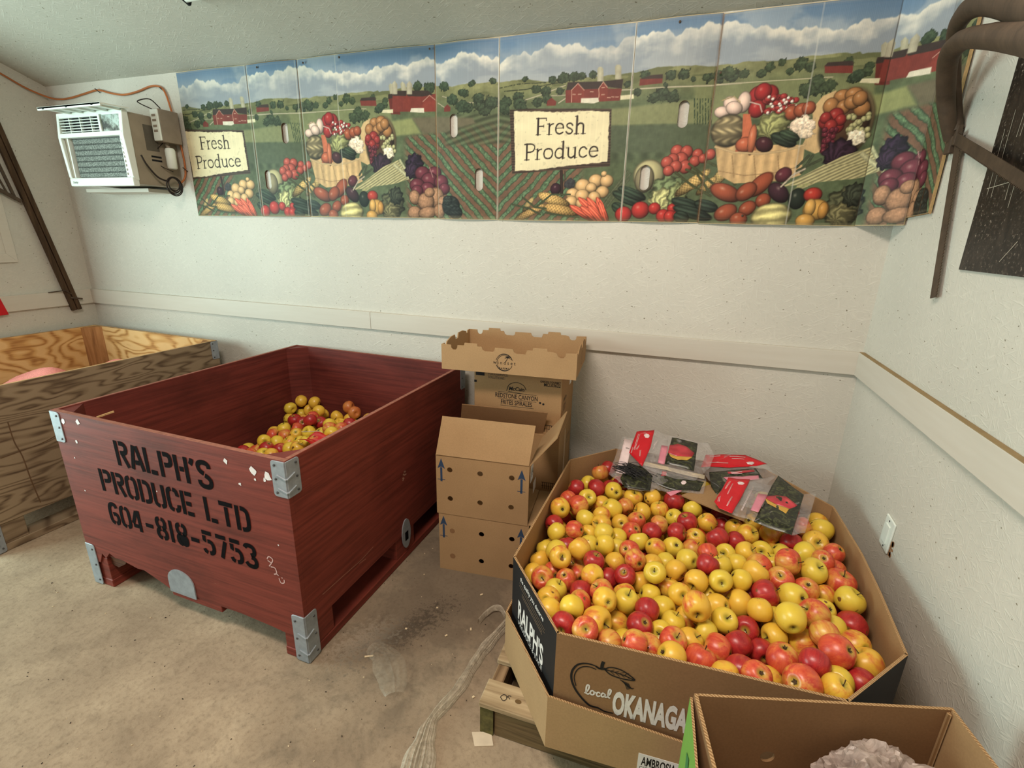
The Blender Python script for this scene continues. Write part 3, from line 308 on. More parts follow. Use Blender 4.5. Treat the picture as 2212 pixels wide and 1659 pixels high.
FEAT=[('p',[(521,460),(605,464),(865,476),(1040,484),(1055,377),(876,387),(611,393),(527,393)],(141,146,104),3),('p',[(859,525),(1114,526),(1285,525),(1416,523),(1496,498),(1504,400),(875,394)],(133,140,98),3),('p',[(527,394),(1055,377),(1070,272),(535,287)],(96,108,84),3),('p',[(1435,455),(1611,470),(1655,401),(1510,391)],(150,156,104),3),('p',[(1611,470),(1741,472),(1938,455),(1955,433),(1794,403),(1665,400)],(120,112,90),3),('l',[(563,533),(657,532),(826,528),(1034,525)],7,(205,196,170),0),('l',[(122,517),(201,533),(316,564)],6,(200,190,165),0),('l',[(254,527),(318,526)],5,(200,190,165),0),('l',[(288,497),(322,515)],7,(200,190,165),0),('l',[(858,529),(1100,525),(1285,525),(1351,524)],5,(205,196,165),0),('l',[(1415,526),(1452,530),(1445,535),(1400,537)],6,(200,190,160),0),('l',[(1752,530),(1814,497)],5,(200,190,165),0),('l',[(1780,557),(1868,530),(1946,519)],5,(195,185,160),0),('l',[(-143,570),(-44,570),(93,584),(225,581)],4,(72,80,58),2),('l',[(26,560),(127,560),(290,577)],4,(72,80,58),2),('e',1898,560,25,20,0,(62,76,56),2),('e',1963,533,32,25,0,(62,76,56),2),('e',1974,509,36,28,0,(62,76,56),2),('e',2034,518,39,30,0,(62,76,56),2),('e',33,514,35,27,0,(62,76,56),2),('e',94,533,31,24,0,(62,76,56),2),('e',102,504,37,30,0,(62,76,56),2),('e',181,556,26,21,0,(62,76,56),2),('e',189,505,30,24,0,(62,76,56),2),('e',227,548,29,24,0,(62,76,56),2),('e',235,514,26,21,0,(62,76,56),2),('e',292,544,22,18,0,(62,76,56),2),('e',257,590,23,18,0,(62,76,56),2),('e',308,592,32,26,0,(62,76,56),2),('e',352,595,28,23,0,(62,76,56),2),('e',383,593,25,20,0,(62,76,56),2),('e',432,597,21,18,0,(62,76,56),2),('e',126,602,17,13,0,(62,76,56),2),('e',1941,601,18,14,0,(62,76,56),2),('e',585,553,18,15,0,(62,76,56),2),('e',629,521,21,18,0,(62,76,56),2),('e',658,582,23,20,0,(62,76,56),2),('e',760,572,25,22,0,(62,76,56),2),('e',810,571,28,24,0,(62,76,56),2),('e',850,553,14,12,0,(62,76,56),2),('e',909,557,21,19,0,(62,76,56),2),('e',952,547,19,17,0,(62,76,56),2),('e',999,551,24,21,0,(62,76,56),2),('e',734,502,34,30,0,(62,76,56),2),('e',775,494,31,27,0,(62,76,56),2),('e',701,493,29,25,0,(62,76,56),2),('e',742,538,12,11,0,(62,76,56),2),('e',1912,500,36,28,0,(62,76,56),2),('e',1999,490,39,31,0,(62,76,56),2),('e',27,488,35,28,0,(62,76,56),2),('e',109,487,34,27,0,(62,76,56),2),('e',1237,575,30,27,0,(66,80,56),2),('e',1271,565,23,21,0,(66,80,56),2),('e',1200,554,17,15,0,(66,80,56),2),('e',1128,573,21,18,0,(66,80,56),2),('e',1103,554,21,18,0,(66,80,56),2),('e',980,566,33,28,0,(66,80,56),2),('e',944,562,22,19,0,(66,80,56),2),('e',1039,555,22,19,0,(66,80,56),2),('e',900,558,19,16,0,(66,80,56),2),('e',1466,554,19,17,0,(66,80,56),2),('e',1464,536,22,20,0,(66,80,56),2),('e',1394,569,23,20,0,(66,80,56),2),('e',1303,497,44,39,0,(66,80,56),2),('e',1272,486,34,31,0,(66,80,56),2),('e',1344,495,30,27,0,(66,80,56),2),('e',1417,516,19,18,0,(66,80,56),2),('e',1167,586,17,15,0,(66,80,56),2),('e',1645,608,28,22,0,(62,78,58),2),('e',1708,597,36,29,0,(62,78,58),2),('e',1789,599,31,25,0,(62,78,58),2),('e',1833,539,35,29,0,(62,78,58),2),('e',1886,565,26,21,0,(62,78,58),2),('e',1885,508,40,32,0,(62,78,58),2),('e',1972,539,30,25,0,(62,78,58),2),('e',2032,514,34,28,0,(62,78,58),2),('e',1430,524,29,23,0,(62,78,58),2),('e',1929,597,17,14,0,(62,78,58),2),('e',2039,604,21,17,0,(62,78,58),2),('p',[(454,569),(451,617),(457,625),(469,624),(477,615),(481,567)],(176,172,150),1),('p',[(532,575),(528,622),(534,629),(546,628),(554,620),(558,573)],(176,172,150),1),('p',[(317,545),(342,549),(563,538),(558,493),(467,493),(320,495)],(135,62,54),0),('p',[(320,545),(325,575),(375,574),(399,546)],(70,58,54),0),('p',[(375,573),(476,570),(503,542),(399,544)],(70,58,54),0),('p',[(482,570),(566,574),(563,538),(499,548)],(70,58,54),0),('p',[(344,544),(371,569),(400,537),(401,491),(346,496)],(145,66,56),0),('p',[(463,544),(480,569),(501,547),(504,494),(467,496)],(145,66,56),0),('p',[(388,492),(388,510),(463,508),(467,493),(446,487)],(225,218,200),0),('p',[(559,512),(615,514),(617,497),(560,496)],(222,214,180),0),('l',[(344,544),(371,568),(400,540)],3,(220,170,150),0),('l',[(463,544),(480,567),(499,546)],3,(220,170,150),0),('l',[(463,544),(466,509)],3,(220,170,150),0),('l',[(344,544),(346,497)],3,(220,170,150),0),('l',[(350,527),(362,526)],5,(215,170,150),0),('l',[(375,526),(387,526)],5,(215,170,150),0),('l',[(427,533),(440,532)],5,(215,170,150),0),('l',[(476,519),(488,519)],5,(215,170,150),0),('l',[(502,507),(515,506)],5,(215,170,150),0),('l',[(520,509),(533,508)],5,(215,170,150),0),('l',[(539,508),(551,507)],5,(215,170,150),0),('l',[(475,546),(487,546)],5,(215,170,150),0),('p',[(635,544),(636,570),(727,572),(728,546)],(135,62,54),0),('p',[(635,568),(678,579),(727,579),(728,563)],(75,60,55),0),('p',[(233,489),(235,508),(254,520),(278,503),(275,487)],(130,60,52),0),('p',[(1322,539),(1317,565),(1368,573),(1410,568),(1414,533)],(135,62,54),0),('p',[(1317,562),(1326,574),(1406,574),(1413,558)],(72,58,54),0),('p',[(1499,561),(1489,618),(1500,629),(1516,616),(1529,559)],(172,168,146),1),('p',[(1565,566),(1554,622),(1565,632),(1581,620),(1594,564)],(172,168,146),1),('p',[(1494,492),(1484,563),(1537,568),(1548,488)],(120,52,46),0),('p',[(1482,560),(1485,581),(1540,583),(1539,566)],(70,56,52),0),('p',[(1502,502),(1509,580),(1744,570),(1742,494)],(140,62,54),0),('p',[(1506,573),(1522,594),(1699,587),(1726,567),(1670,562)],(72,58,54),0),('p',[(1668,497),(1672,541),(1707,568),(1745,541),(1744,495)],(150,66,56),0),('p',[(1565,540),(1587,575),(1606,541),(1605,508),(1563,510)],(146,64,54),0),('p',[(1506,580),(1508,624),(1524,638),(1538,622),(1536,578)],(176,170,150),1),('p',[(1586,575),(1588,619),(1604,632),(1618,617),(1616,574)],(176,170,150),1),('p',[(1602,497),(1608,514),(1676,512),(1677,491)],(225,218,200),0),('p',[(1443,501),(1449,514),(1508,513),(1507,496)],(222,214,180),0),('l',[(1672,540),(1707,566),(1743,540)],3,(215,165,150),0),('p',[(1787,491),(1789,509),(1806,521),(1823,508),(1821,490)],(132,60,52),0),('l',[(864,482),(876,387)],3,(70,92,70),2),('l',[(875,481),(887,386)],3,(70,92,70),2),('l',[(886,480),(897,386)],3,(70,92,70),2),('l',[(896,479),(908,385)],3,(70,92,70),2),('l',[(907,479),(919,385)],3,(70,92,70),2),('l',[(918,478),(930,384)],3,(70,92,70),2),('l',[(928,477),(941,384)],3,(70,92,70),2),('l',[(315,215),(322,112)],20,(72,52,46),0),('l',[(332,215),(335,155)],8,(100,78,66),0),('p',[(53,484),(526,460),(537,232),(71,207)],(84,68,58),4),('p',[(74,474),(296,457),(442,456),(515,448),(523,250),(308,234),(200,222),(87,220)],(238,226,188),5),('T',),('e',292,137,26,28,20,(70,38,52),0),('e',358,161,30,27,0,(66,66,70),2),('e',475,172,33,29,0,(222,182,128),0),('e',526,171,32,28,0,(222,182,128),0),('e',418,151,36,31,0,(222,182,128),0),('e',510,124,32,28,0,(222,182,128),0),('e',457,142,26,23,0,(222,182,128),0),('e',374,115,32,28,0,(222,182,128),0),('e',418,106,34,30,0,(222,182,128),0),('e',473,100,29,26,0,(222,182,128),0),('e',369,81,30,26,0,(222,182,128),0),('e',416,75,26,23,0,(222,182,128),0),('e',511,201,14,12,0,(222,182,128),0),('l',[(521,63),(561,123),(629,199)],16,(108,116,88),6),('l',[(508,69),(549,118),(616,210)],16,(108,116,88),6),('l',[(535,57),(580,123),(625,176)],16,(108,116,88),6),('e',285,88,85,25,18,(214,176,108),7),('e',317,44,95,24,10,(206,166,100),7),('e',165,30,92,18,-25,(198,160,100),7),('e',157,68,42,14,-50,(190,165,110),7),('l',[(78,68),(165,49),(222,24)],12,(84,94,66),6),('l',[(127,100),(192,56),(249,50)],12,(84,94,66),6),('l',[(200,56),(273,112),(361,112)],12,(84,94,66),6),('l',[(249,31),(332,19),(407,13)],12,(84,94,66),6),('e',450,57,66,16,40,(204,92,70),6),('e',483,51,65,16,48,(204,92,70),6),('e',516,45,64,16,60,(204,92,70),6),('e',419,32,66,16,30,(204,92,70),6),('e',466,23,66,16,35,(204,92,70),6),('e',524,24,65,16,65,(204,92,70),6),('e',492,20,65,16,45,(204,92,70),6),('e',626,94,75,23,22,(60,76,62),6),('e',643,117,68,22,22,(60,76,62),6),('e',592,52,38,23,30,(60,76,62),6),('R',),('e',708,192,67,64,0,(196,188,142),1),('e',692,175,42,58,0,(150,140,110),0),('e',800,111,80,81,0,(120,136,98),8),('e',785,82,65,58,0,(188,188,132),8),('e',837,99,41,63,0,(150,160,110),8),('e',686,46,40,37,0,(196,56,52),0),('e',613,28,38,34,0,(196,56,52),0),('e',747,53,27,25,0,(196,56,52),0),('e',786,23,30,28,0,(196,56,52),0),('e',824,53,24,22,0,(196,56,52),0),('e',816,21,27,25,0,(196,56,52),0),('e',845,24,21,19,0,(196,56,52),0),('e',881,71,70,24,15,(58,72,62),6),('e',908,36,87,24,15,(58,72,62),6),('e',962,65,51,24,15,(58,72,62),6),('e',864,18,35,25,15,(58,72,62),6),('e',815,285,26,25,0,(190,88,76),0),('e',856,281,27,26,0,(190,88,76),0),('e',902,271,22,22,0,(190,88,76),0),('e',836,251,32,30,0,(190,88,76),0),('e',802,252,26,25,0,(190,88,76),0),('e',780,241,26,25,0,(190,88,76),0),('e',857,223,29,28,0,(190,88,76),0),('e',817,224,26,25,0,(190,88,76),0),('e',894,244,23,22,0,(190,88,76),0),('e',789,208,23,22,0,(190,88,76),0),('e',926,254,20,19,0,(190,88,76),0),('e',952,270,22,22,0,(190,88,76),0),('e',893,156,86,24,-38,(214,182,116),7),('e',1007,188,66,22,-52,(216,186,120),7),('e',952,144,51,17,-45,(206,172,108),7),('l',[(819,201),(894,150),(974,105)],14,(92,98,66),6),('l',[(873,234),(935,189),(984,149)],14,(92,98,66),6),('l',[(944,243),(1021,204),(1064,149)],14,(92,98,66),6),('l',[(864,212),(911,194),(966,122)],14,(92,98,66),6),('p',[(967,305),(1299,295),(1304,183),(1278,173),(1229,162),(1060,153),(994,188)],(214,178,128),9),('p',[(1303,423),(1330,462),(1372,480),(1390,282),(1339,262),(1287,285),(1313,368)],(208,176,128),1),('e',1427,363,92,127,8,(206,176,128),1),('e',1424,363,83,115,8,(92,66,48),0),('e',1396,459,30,23,0,(182,128,78),0),('e',1434,463,32,25,0,(182,128,78),0),('e',1363,427,27,29,0,(182,128,78),0),('e',1406,421,25,27,0,(182,128,78),0),('e',1469,415,29,28,0,(182,128,78),0),('e',1433,437,29,25,0,(182,128,78),0),('e',1456,449,26,27,0,(182,128,78),0),('e',1386,392,28,29,0,(168,54,52),0),('e',1356,373,26,26,0,(168,54,52),0),('e',1395,358,27,28,0,(168,54,52),0),('e',1353,387,20,21,0,(168,54,52),0),('e',1405,378,20,21,0,(168,54,52),0),('e',1375,358,23,24,0,(168,54,52),0),('e',1498,338,10,11,0,(186,182,132),0),('e',1444,333,11,11,0,(186,182,132),0),('e',1509,323,10,11,0,(186,182,132),0),('e',1447,356,10,11,0,(186,182,132),0),('e',1441,389,10,11,0,(186,182,132),0),('e',1480,340,10,11,0,(186,182,132),0),('e',1495,333,10,11,0,(186,182,132),0),('e',1448,385,10,11,0,(186,182,132),0),('e',1453,324,11,11,0,(186,182,132),0),('e',1462,368,10,11,0,(186,182,132),0),('e',1472,363,10,11,0,(186,182,132),0),('e',1464,354,10,11,0,(186,182,132),0),('e',1468,346,10,11,0,(186,182,132),0),('e',1451,345,10,11,0,(186,182,132),0),('e',1439,344,11,11,0,(186,182,132),0),('e',1496,393,10,11,0,(186,182,132),0),('e',1456,360,10,11,0,(186,182,132),0),('e',1474,335,10,11,0,(186,182,132),0),('e',1445,347,11,11,0,(186,182,132),0),('e',1485,336,10,11,0,(186,182,132),0),('e',1502,343,10,11,0,(186,182,132),0),('e',1444,345,11,11,0,(186,182,132),0),('e',1497,383,10,11,0,(186,182,132),0),('e',1507,323,10,11,0,(186,182,132),0),('e',1489,332,10,11,0,(186,182,132),0),('e',1464,326,10,11,0,(186,182,132),0),('e',1482,379,10,11,0,(186,182,132),0),('e',1482,342,10,11,0,(186,182,132),0),('e',1432,387,10,11,0,(186,182,132),0),('e',1469,369,10,11,0,(186,182,132),0),('e',1375,336,10,10,0,(122,44,60),0),('e',1364,300,10,11,0,(122,44,60),0),('e',1383,336,10,10,0,(122,44,60),0),('e',1377,266,10,11,0,(122,44,60),0),('e',1397,267,10,11,0,(122,44,60),0),('e',1372,275,10,11,0,(122,44,60),0),('e',1398,288,10,11,0,(122,44,60),0),('e',1382,328,10,10,0,(122,44,60),0),('e',1392,337,10,10,0,(122,44,60),0),('e',1376,325,10,10,0,(122,44,60),0),('e',1374,270,10,11,0,(122,44,60),0),('e',1365,279,10,11,0,(122,44,60),0),('e',1386,308,10,10,0,(122,44,60),0),('e',1395,345,10,10,0,(122,44,60),0),('e',1359,329,10,10,0,(122,44,60),0),('e',1365,274,10,11,0,(122,44,60),0),('e',1384,279,10,11,0,(122,44,60),0),('e',1362,329,10,10,0,(122,44,60),0),('e',1364,289,10,11,0,(122,44,60),0),('e',1364,271,10,11,0,(122,44,60),0),('e',1364,306,10,11,0,(122,44,60),0),('e',1381,341,10,10,0,(122,44,60),0),('e',1383,306,10,11,0,(122,44,60),0),('e',1358,345,10,10,0,(122,44,60),0),('e',1382,268,10,11,0,(122,44,60),0),('e',1366,273,10,11,0,(122,44,60),0),('e',1382,300,10,11,0,(122,44,60),0),('e',1383,344,10,10,0,(122,44,60),0),('e',1367,270,10,11,0,(122,44,60),0),('e',1392,299,10,11,0,(122,44,60),0),('e',1368,305,10,11,0,(122,44,60),0),('e',1391,321,10,10,0,(122,44,60),0),('e',1374,314,10,10,0,(122,44,60),0),('e',1377,307,10,11,0,(122,44,60),0),('e',1469,314,39,34,0,(226,214,190),2),('e',1424,260,57,53,0,(66,44,62),8),('e',1101,475,36,37,0,(178,46,48),0),('e',1140,477,35,36,0,(178,46,48),0),('e',1117,488,32,33,0,(178,46,48),0),('e',1104,430,32,33,0,(178,46,48),0),('e',1137,461,14,11,0,(176,58,58),0),('e',1140,454,14,11,0,(176,58,58),0),('e',1222,431,14,11,0,(176,58,58),0),('e',1148,423,14,11,0,(176,58,58),0),('e',1175,466,14,11,0,(176,58,58),0),('e',1186,428,14,11,0,(176,58,58),0),('e',1133,456,14,11,0,(176,58,58),0),('e',1193,431,14,11,0,(176,58,58),0),('e',1169,426,14,11,0,(176,58,58),0),('e',1193,469,14,11,0,(176,58,58),0),('e',1180,431,14,11,0,(176,58,58),0),('e',1200,427,14,11,0,(176,58,58),0),('e',1184,413,14,11,0,(176,58,58),0),('e',1149,460,14,11,0,(176,58,58),0),('e',1191,450,14,11,0,(176,58,58),0),('e',1143,419,14,11,0,(176,58,58),0),('e',1232,431,14,11,0,(176,58,58),0),('e',1239,454,14,11,0,(176,58,58),0),('e',1165,465,14,11,0,(176,58,58),0),('e',1211,449,14,11,0,(176,58,58),0),('e',1216,455,14,11,0,(176,58,58),0),('e',1158,467,14,11,0,(176,58,58),0),('e',1219,455,14,11,0,(176,58,58),0),('e',1171,446,14,11,0,(176,58,58),0),('e',1139,462,14,11,0,(176,58,58),0),('e',1211,455,14,11,0,(176,58,58),0),('e',1202,446,6,6,0,(236,220,212),0),('e',1185,420,6,6,0,(236,220,212),0),('e',1244,433,6,6,0,(236,220,212),0),('e',1146,412,6,6,0,(236,220,212),0),('e',1152,444,6,6,0,(236,220,212),0),('e',1159,435,6,6,0,(236,220,212),0),('e',1186,437,6,6,0,(236,220,212),0),('e',1206,449,6,6,0,(236,220,212),0),('e',1163,412,6,6,0,(236,220,212),0),('e',1141,470,6,6,0,(236,220,212),0),('e',1196,456,6,6,0,(236,220,212),0),('e',1225,450,6,6,0,(236,220,212),0),('e',1211,427,6,6,0,(236,220,212),0),('e',1205,409,6,6,0,(236,220,212),0),('e',1156,462,6,6,0,(236,220,212),0),('e',1182,443,6,6,0,(236,220,212),0),('e',1145,414,6,6,0,(236,220,212),0),('e',1191,426,6,6,0,(236,220,212),0),('e',1210,463,6,6,0,(236,220,212),0),('e',1162,414,6,6,0,(236,220,212),0),('e',1231,410,31,28,0,(176,92,62),0),('e',1267,418,29,26,0,(176,92,62),0),('e',1290,424,24,24,0,(176,92,62),0),('e',1010,452,37,27,35,(226,196,182),0),('e',977,426,32,22,10,(226,196,182),0),('e',1053,457,26,39,0,(226,196,182),0),('e',1020,438,33,25,20,(226,196,182),0),('l',[(971,469),(1014,480),(1039,458)],6,(196,176,128),6),('l',[(1075,456),(1113,444),(1124,418)],6,(226,200,190),0),('e',1009,356,66,62,0,(166,150,112),10),('e',1172,363,61,53,0,(160,162,108),8),('e',1277,363,52,39,0,(228,206,184),2),('e',1292,334,35,21,0,(220,200,176),2),('p',[(1056,415),(1082,413),(1124,279),(1046,277),(1064,335)],(202,110,76),1),('e',1080,302,37,29,0,(198,104,72),0),('e',1103,319,16,58,0,(206,118,84),0),('e',1150,300,35,28,25,(84,44,54),0),('e',1219,315,53,23,22,(58,70,58),6),('e',1237,329,42,18,20,(66,82,64),6),('l',[(968,298),(1043,274),(1140,266),(1232,276),(1299,295)],11,(222,190,142),0),('l',[(992,203),(1094,183),(1203,192),(1292,213)],4,(184,148,104),0),('l',[(1037,263),(1056,176)],3,(180,144,100),0),('l',[(1119,260),(1138,174)],3,(180,144,100),0),('l',[(1207,258),(1226,173)],3,(180,144,100),0),('l',[(1287,121),(1415,182),(1523,242)],11,(196,188,140),6),('l',[(1291,127),(1414,187),(1522,243)],11,(190,182,132),6),('l',[(1296,134),(1413,192),(1522,245)],11,(184,188,124),6),('l',[(1300,141),(1412,197),(1522,246)],11,(196,182,140),6),('l',[(1305,147),(1411,202),(1522,247)],11,(190,188,132),6),('l',[(1309,154),(1410,207),(1521,249)],11,(184,182,124),6),('l',[(1314,161),(1409,212),(1521,250)],11,(196,188,140),6),('l',[(1318,167),(1408,217),(1521,252)],11,(190,182,132),6),('l',[(1288,198),(1363,240)],14,(88,96,72),6),('l',[(1303,191),(1333,255)],14,(88,96,72),6),('l',[(1285,213),(1319,255)],14,(88,96,72),6),('p',[(1236,137),(1432,250),(1524,281),(1589,192),(1498,168),(1343,153)],(190,182,136),6),('l',[(1503,257),(1579,200)],26,(206,202,160),8),('l',[(1534,280),(1598,184)],18,(200,200,158),8),('e',1616,259,48,51,10,(58,42,66),8),('e',1600,231,39,40,0,(64,46,70),8),('e',1658,215,43,36,0,(122,56,72),0),('e',1725,218,38,31,0,(122,56,72),0),('e',1695,182,48,40,0,(122,56,72),0),('e',1627,159,44,36,0,(122,56,72),0),('e',1762,174,42,35,0,(122,56,72),0),('e',1684,143,41,34,0,(122,56,72),0),('e',1780,142,33,28,0,(122,56,72),0),('e',1626,135,34,28,0,(122,56,72),0),('l',[(1697,245),(1715,198)],5,(200,150,150),0),('e',1031,118,66,33,22,(166,84,58),0),('e',1159,148,59,32,-48,(166,84,58),0),('e',1110,121,45,32,-40,(166,84,58),0),('e',1042,39,47,33,-25,(166,84,58),0),('e',1124,56,36,28,-35,(166,84,58),0),('e',1179,87,30,28,-40,(166,84,58),0),('e',1096,12,35,29,0,(166,84,58),0),('e',1240,184,33,28,-30,(112,54,66),0),('e',1233,117,49,32,40,(76,46,58),0),('l',[(1240,140),(1276,184),(1314,205)],10,(206,190,170),6),('e',1305,94,32,41,0,(46,56,48),0),('e',1359,109,34,28,0,(190,62,50),0),('e',1219,25,78,54,-8,(204,194,132),6),('e',1478,65,71,70,0,(96,98,72),8),('e',1470,35,55,45,0,(128,122,86),8),('e',1503,109,40,44,0,(70,76,62),8),('e',1380,53,48,41,0,(216,166,84),0),('e',1357,61,21,34,0,(222,172,92),0),('e',1348,11,36,27,0,(210,160,80),0),('e',1405,50,19,34,0,(206,150,72),0),('e',1610,102,32,37,-8,(198,150,116),11),('e',1731,102,46,50,-8,(198,150,116),11),('e',1673,82,47,45,-8,(198,150,116),11),('e',1769,70,33,40,-8,(198,150,116),11),('e',1694,126,29,24,-8,(198,150,116),11),('e',1607,28,40,33,-8,(198,150,116),11),('e',1681,29,54,29,-8,(198,150,116),11),('e',1749,37,34,37,-8,(198,150,116),11),('e',1816,62,52,48,0,(58,66,62),10),('e',1844,30,38,32,0,(52,60,58),10),('e',1798,86,28,24,0,(64,72,66),10)]
HZ=[(-93,599),(4,601),(106,603),(146,598),(225,586),(289,594),(414,590),(475,589),(564,591),(639,596),(706,606),(795,604),(925,596),(1068,597),(1159,592),(1272,601),(1337,601),(1425,600),(1434,592),(1570,605),(1709,604),(1843,596),(1929,601),(2064,602)]
TX=[(184,370),(420,367),(185,437),(130,266),(483,271),(131,332)]
# ---------------------------------------------------------------- room shell
XL, XR, Y0, ZT, ZL, ZC, SL = -4.072, 0.751, -0.981, 1.0188, 0.9194, 2.3145, 0.3614
YF = -7.6
zceil = lambda y: ZC - SL * (y - Y0)
WHITE = (203, 198, 187)
m_wb = osb('painted_strand_board_back', WHITE, 'xz'); m_wr = osb('painted_strand_board_side', (203, 199, 188), 'yz')
m_ce = osb('painted_strand_board_ceiling', (184, 181, 169), 'xy')
m_trim = NT('painted_trim', 0.5, 0, 0.3)
_f = m_trim.noise(m_trim.coord((3, 3, 40)), 1.0, 4); _n = m_trim.noise(m_trim.coord((26, 26, 60), loc=(2, 5, 1)), 1.0, 2)
m_trim.color(m_trim.mix(m_trim.g(_n, 0.78, 0.81), m_trim.ramp(_f, [(0.3, lin((200, 193, 180))), (0.7, lin((205, 199, 187)))]), lin((150, 138, 118)))); m_trim.bump(_f, 0.03, 0.001)
m_trim = m_trim.mat
m_dust = plain('dusty_ledge', (150, 128, 92), 0.95)

def conc():
    m = NT('stained_concrete', 0.85, 0, 0.2)
    a = m.noise(m.coord(), 3.0, 6, 0.62); b = m.noise(m.coord(loc=(3, 1, 0)), 60, 4, 0.7); c = m.noise(m.coord(loc=(7, 2, 0)), 9, 5, 0.65, 0.6)
    col = m.ramp(a, [(0.3, lin((144, 125, 104))), (0.55, lin((168, 148, 124))), (0.75, lin((188, 168, 142)))])
    col = m.mix(m.math('MULTIPLY', m.g(c, 0.5, 0.72), 0.45), col, lin((116, 100, 82)))
    col = m.mix(m.math('MULTIPLY', m.g(b, 0.48, 0.75), 0.55), col, lin((112, 94, 75)))
    pit = m.noise(m.coord(loc=(1, 8, 0)), 62, 1); col = m.mix(m.g(pit, 0.76, 0.79), col, lin((60, 50, 40)))
    # darker aisle between the bins and a dark smear in it
    sep = m.n('ShaderNodeSeparateXYZ'); m.l(m.tc.outputs['Object'], sep.inputs[0]); X, Y = sep.outputs[0], sep.outputs[1]
    def blob(cx, cy, rx, ry, rot=0.0):
        mp = m.n('ShaderNodeMapping'); mp.vector_type = 'TEXTURE'; m.l(m.tc.outputs['Object'], mp.inputs[0])
        mp.inputs['Location'].default_value = (cx, cy, 0); mp.inputs['Rotation'].default_value = (0, 0, rot); mp.inputs['Scale'].default_value = (rx, ry, 1e3)
        ln = m.n('ShaderNodeVectorMath'); ln.operation = 'LENGTH'; m.l(mp.outputs[0], ln.inputs[0]); return ln.outputs['Value']
    d1 = m.math('ADD', blob(-0.80, -1.75, 0.55, 1.0, -0.15), m.math('MULTIPLY', m.math('SUBTRACT', c, 0.5), 1.4))
    col = m.mix(m.math('MULTIPLY', m.math('SUBTRACT', 1.0, m.g(d1, 0.35, 1.15)), 0.72), col, lin((88, 78, 66)))
    d2 = m.math('ADD', blob(-0.86, -2.08, 0.07, 0.24, -0.5), m.math('MULTIPLY', m.math('SUBTRACT', b, 0.5), 5.0))
    col = m.mix(m.math('MULTIPLY', m.math('SUBTRACT', 1.0, m.g(d2, 0.3, 1.4)), 0.6), col, lin((44, 38, 32)))
    d3 = m.math('ADD', blob(-0.97, -2.17, 0.09, 0.16, -0.6), m.math('MULTIPLY', m.math('SUBTRACT', b, 0.5), 4.0))
    col = m.mix(m.math('MULTIPLY', m.math('SUBTRACT', 1.0, m.g(d3, 0.3, 1.3)), 0.25), col, lin((176, 166, 148)))
    m.color(col); m.bump(m.math('ADD', b, m.math('MULTIPLY', c, 0.6)), 0.35, 0.004); return m.mat
m_floor = conc()
def struct(name, mb, m, **k): o = mb.build(name, m, **k); o['kind'] = 'structure'; return o

struct('floor', MB().box(XL - 0.2, YF, -0.12, XR + 0.2, Y0 + 0.2, 0.0), m_floor)
struct('wall_back', MB().box(XL, Y0, 0, XR, Y0 + 0.14, ZC + 0.01), m_wb)
def side(x0, x1, spans):
    mb = MB()
    for y0, y1, z0, tl in spans:
        mb.prism([(y0, z0), (y1, z0), (y1, zceil(y1) if tl is None else tl), (y0, zceil(y0) if tl is None else tl)], x0, x1, axis='x')
    return mb
struct('wall_right', side(XR, XR + 0.14, [(YF, Y0 + 0.14, 0, None)]), m_wr)
struct('wall_left', side(XL - 0.14, XL, [(-1.95, Y0 + 0.14, 0, None), (-4.75, -1.95, 2.25, None), (YF, -4.75, 0, None)]), m_wr)
struct('ceiling', MB().prism([(YF, zceil(YF)), (Y0 + 0.14, zceil(Y0 + 0.14)), (Y0 + 0.14, zceil(Y0 + 0.14) + 0.1), (YF, zceil(YF) + 0.1)], XL - 0.14, XR + 0.14, axis='x'), m_ce)
T = 0.020
t = struct('trim_1', MB().box(XL, Y0 - T, ZL, -1.685, Y0 + 0.005, ZT).box(-1.683, Y0 - T, ZL, XR, Y0 + 0.005, ZT - 0.001), m_trim, bevel=0.0015)
t = struct('trim_2', MB().box(XR - T, YF, ZL, XR + 0.005, Y0 - T, ZT), m_trim, bevel=0.0015)
t = struct('trim_3', MB().box(XL - 0.005, -1.95, ZL, XL + T, Y0 - T, ZT), m_trim, bevel=0.0015)
struct('trim_4', MB().box(XR - T + 0.001, YF, ZT + 0.0003, XR - 0.0005, Y0 - T, ZT + 0.0022), m_dust)
# ---------------------------------------------------------------- plywood bins
m_red = painted_ply('red_painted_plywood', (122, 53, 42), (90, 37, 28), (176, 120, 98))
m_rededge = plain('worn_red_ply_edge', (142, 92, 76), 0.8, var=0.3, scale=60)
m_redin = painted_ply('red_plywood_inside', (112, 50, 43), (84, 36, 32), (150, 104, 96))
m_galv = metal('galvanised_steel', (150, 156, 162), 0.5, 0.35)
m_black = plain('black_stencil_paint', (16, 13, 14), 0.9, var=0.3, scale=60, spec=0.05)
m_chip = plain('white_paint_chip', (226, 220, 218), 0.6)
m_chalk = plain('pink_chalk', (196, 158, 152), 0.9)
m_raw = plank('raw_broken_wood', (84, 52, 38), (118, 80, 54), (40, 25, 19))
m_screw = metal('screw_head', (88, 88, 90), 0.5, 0.6)

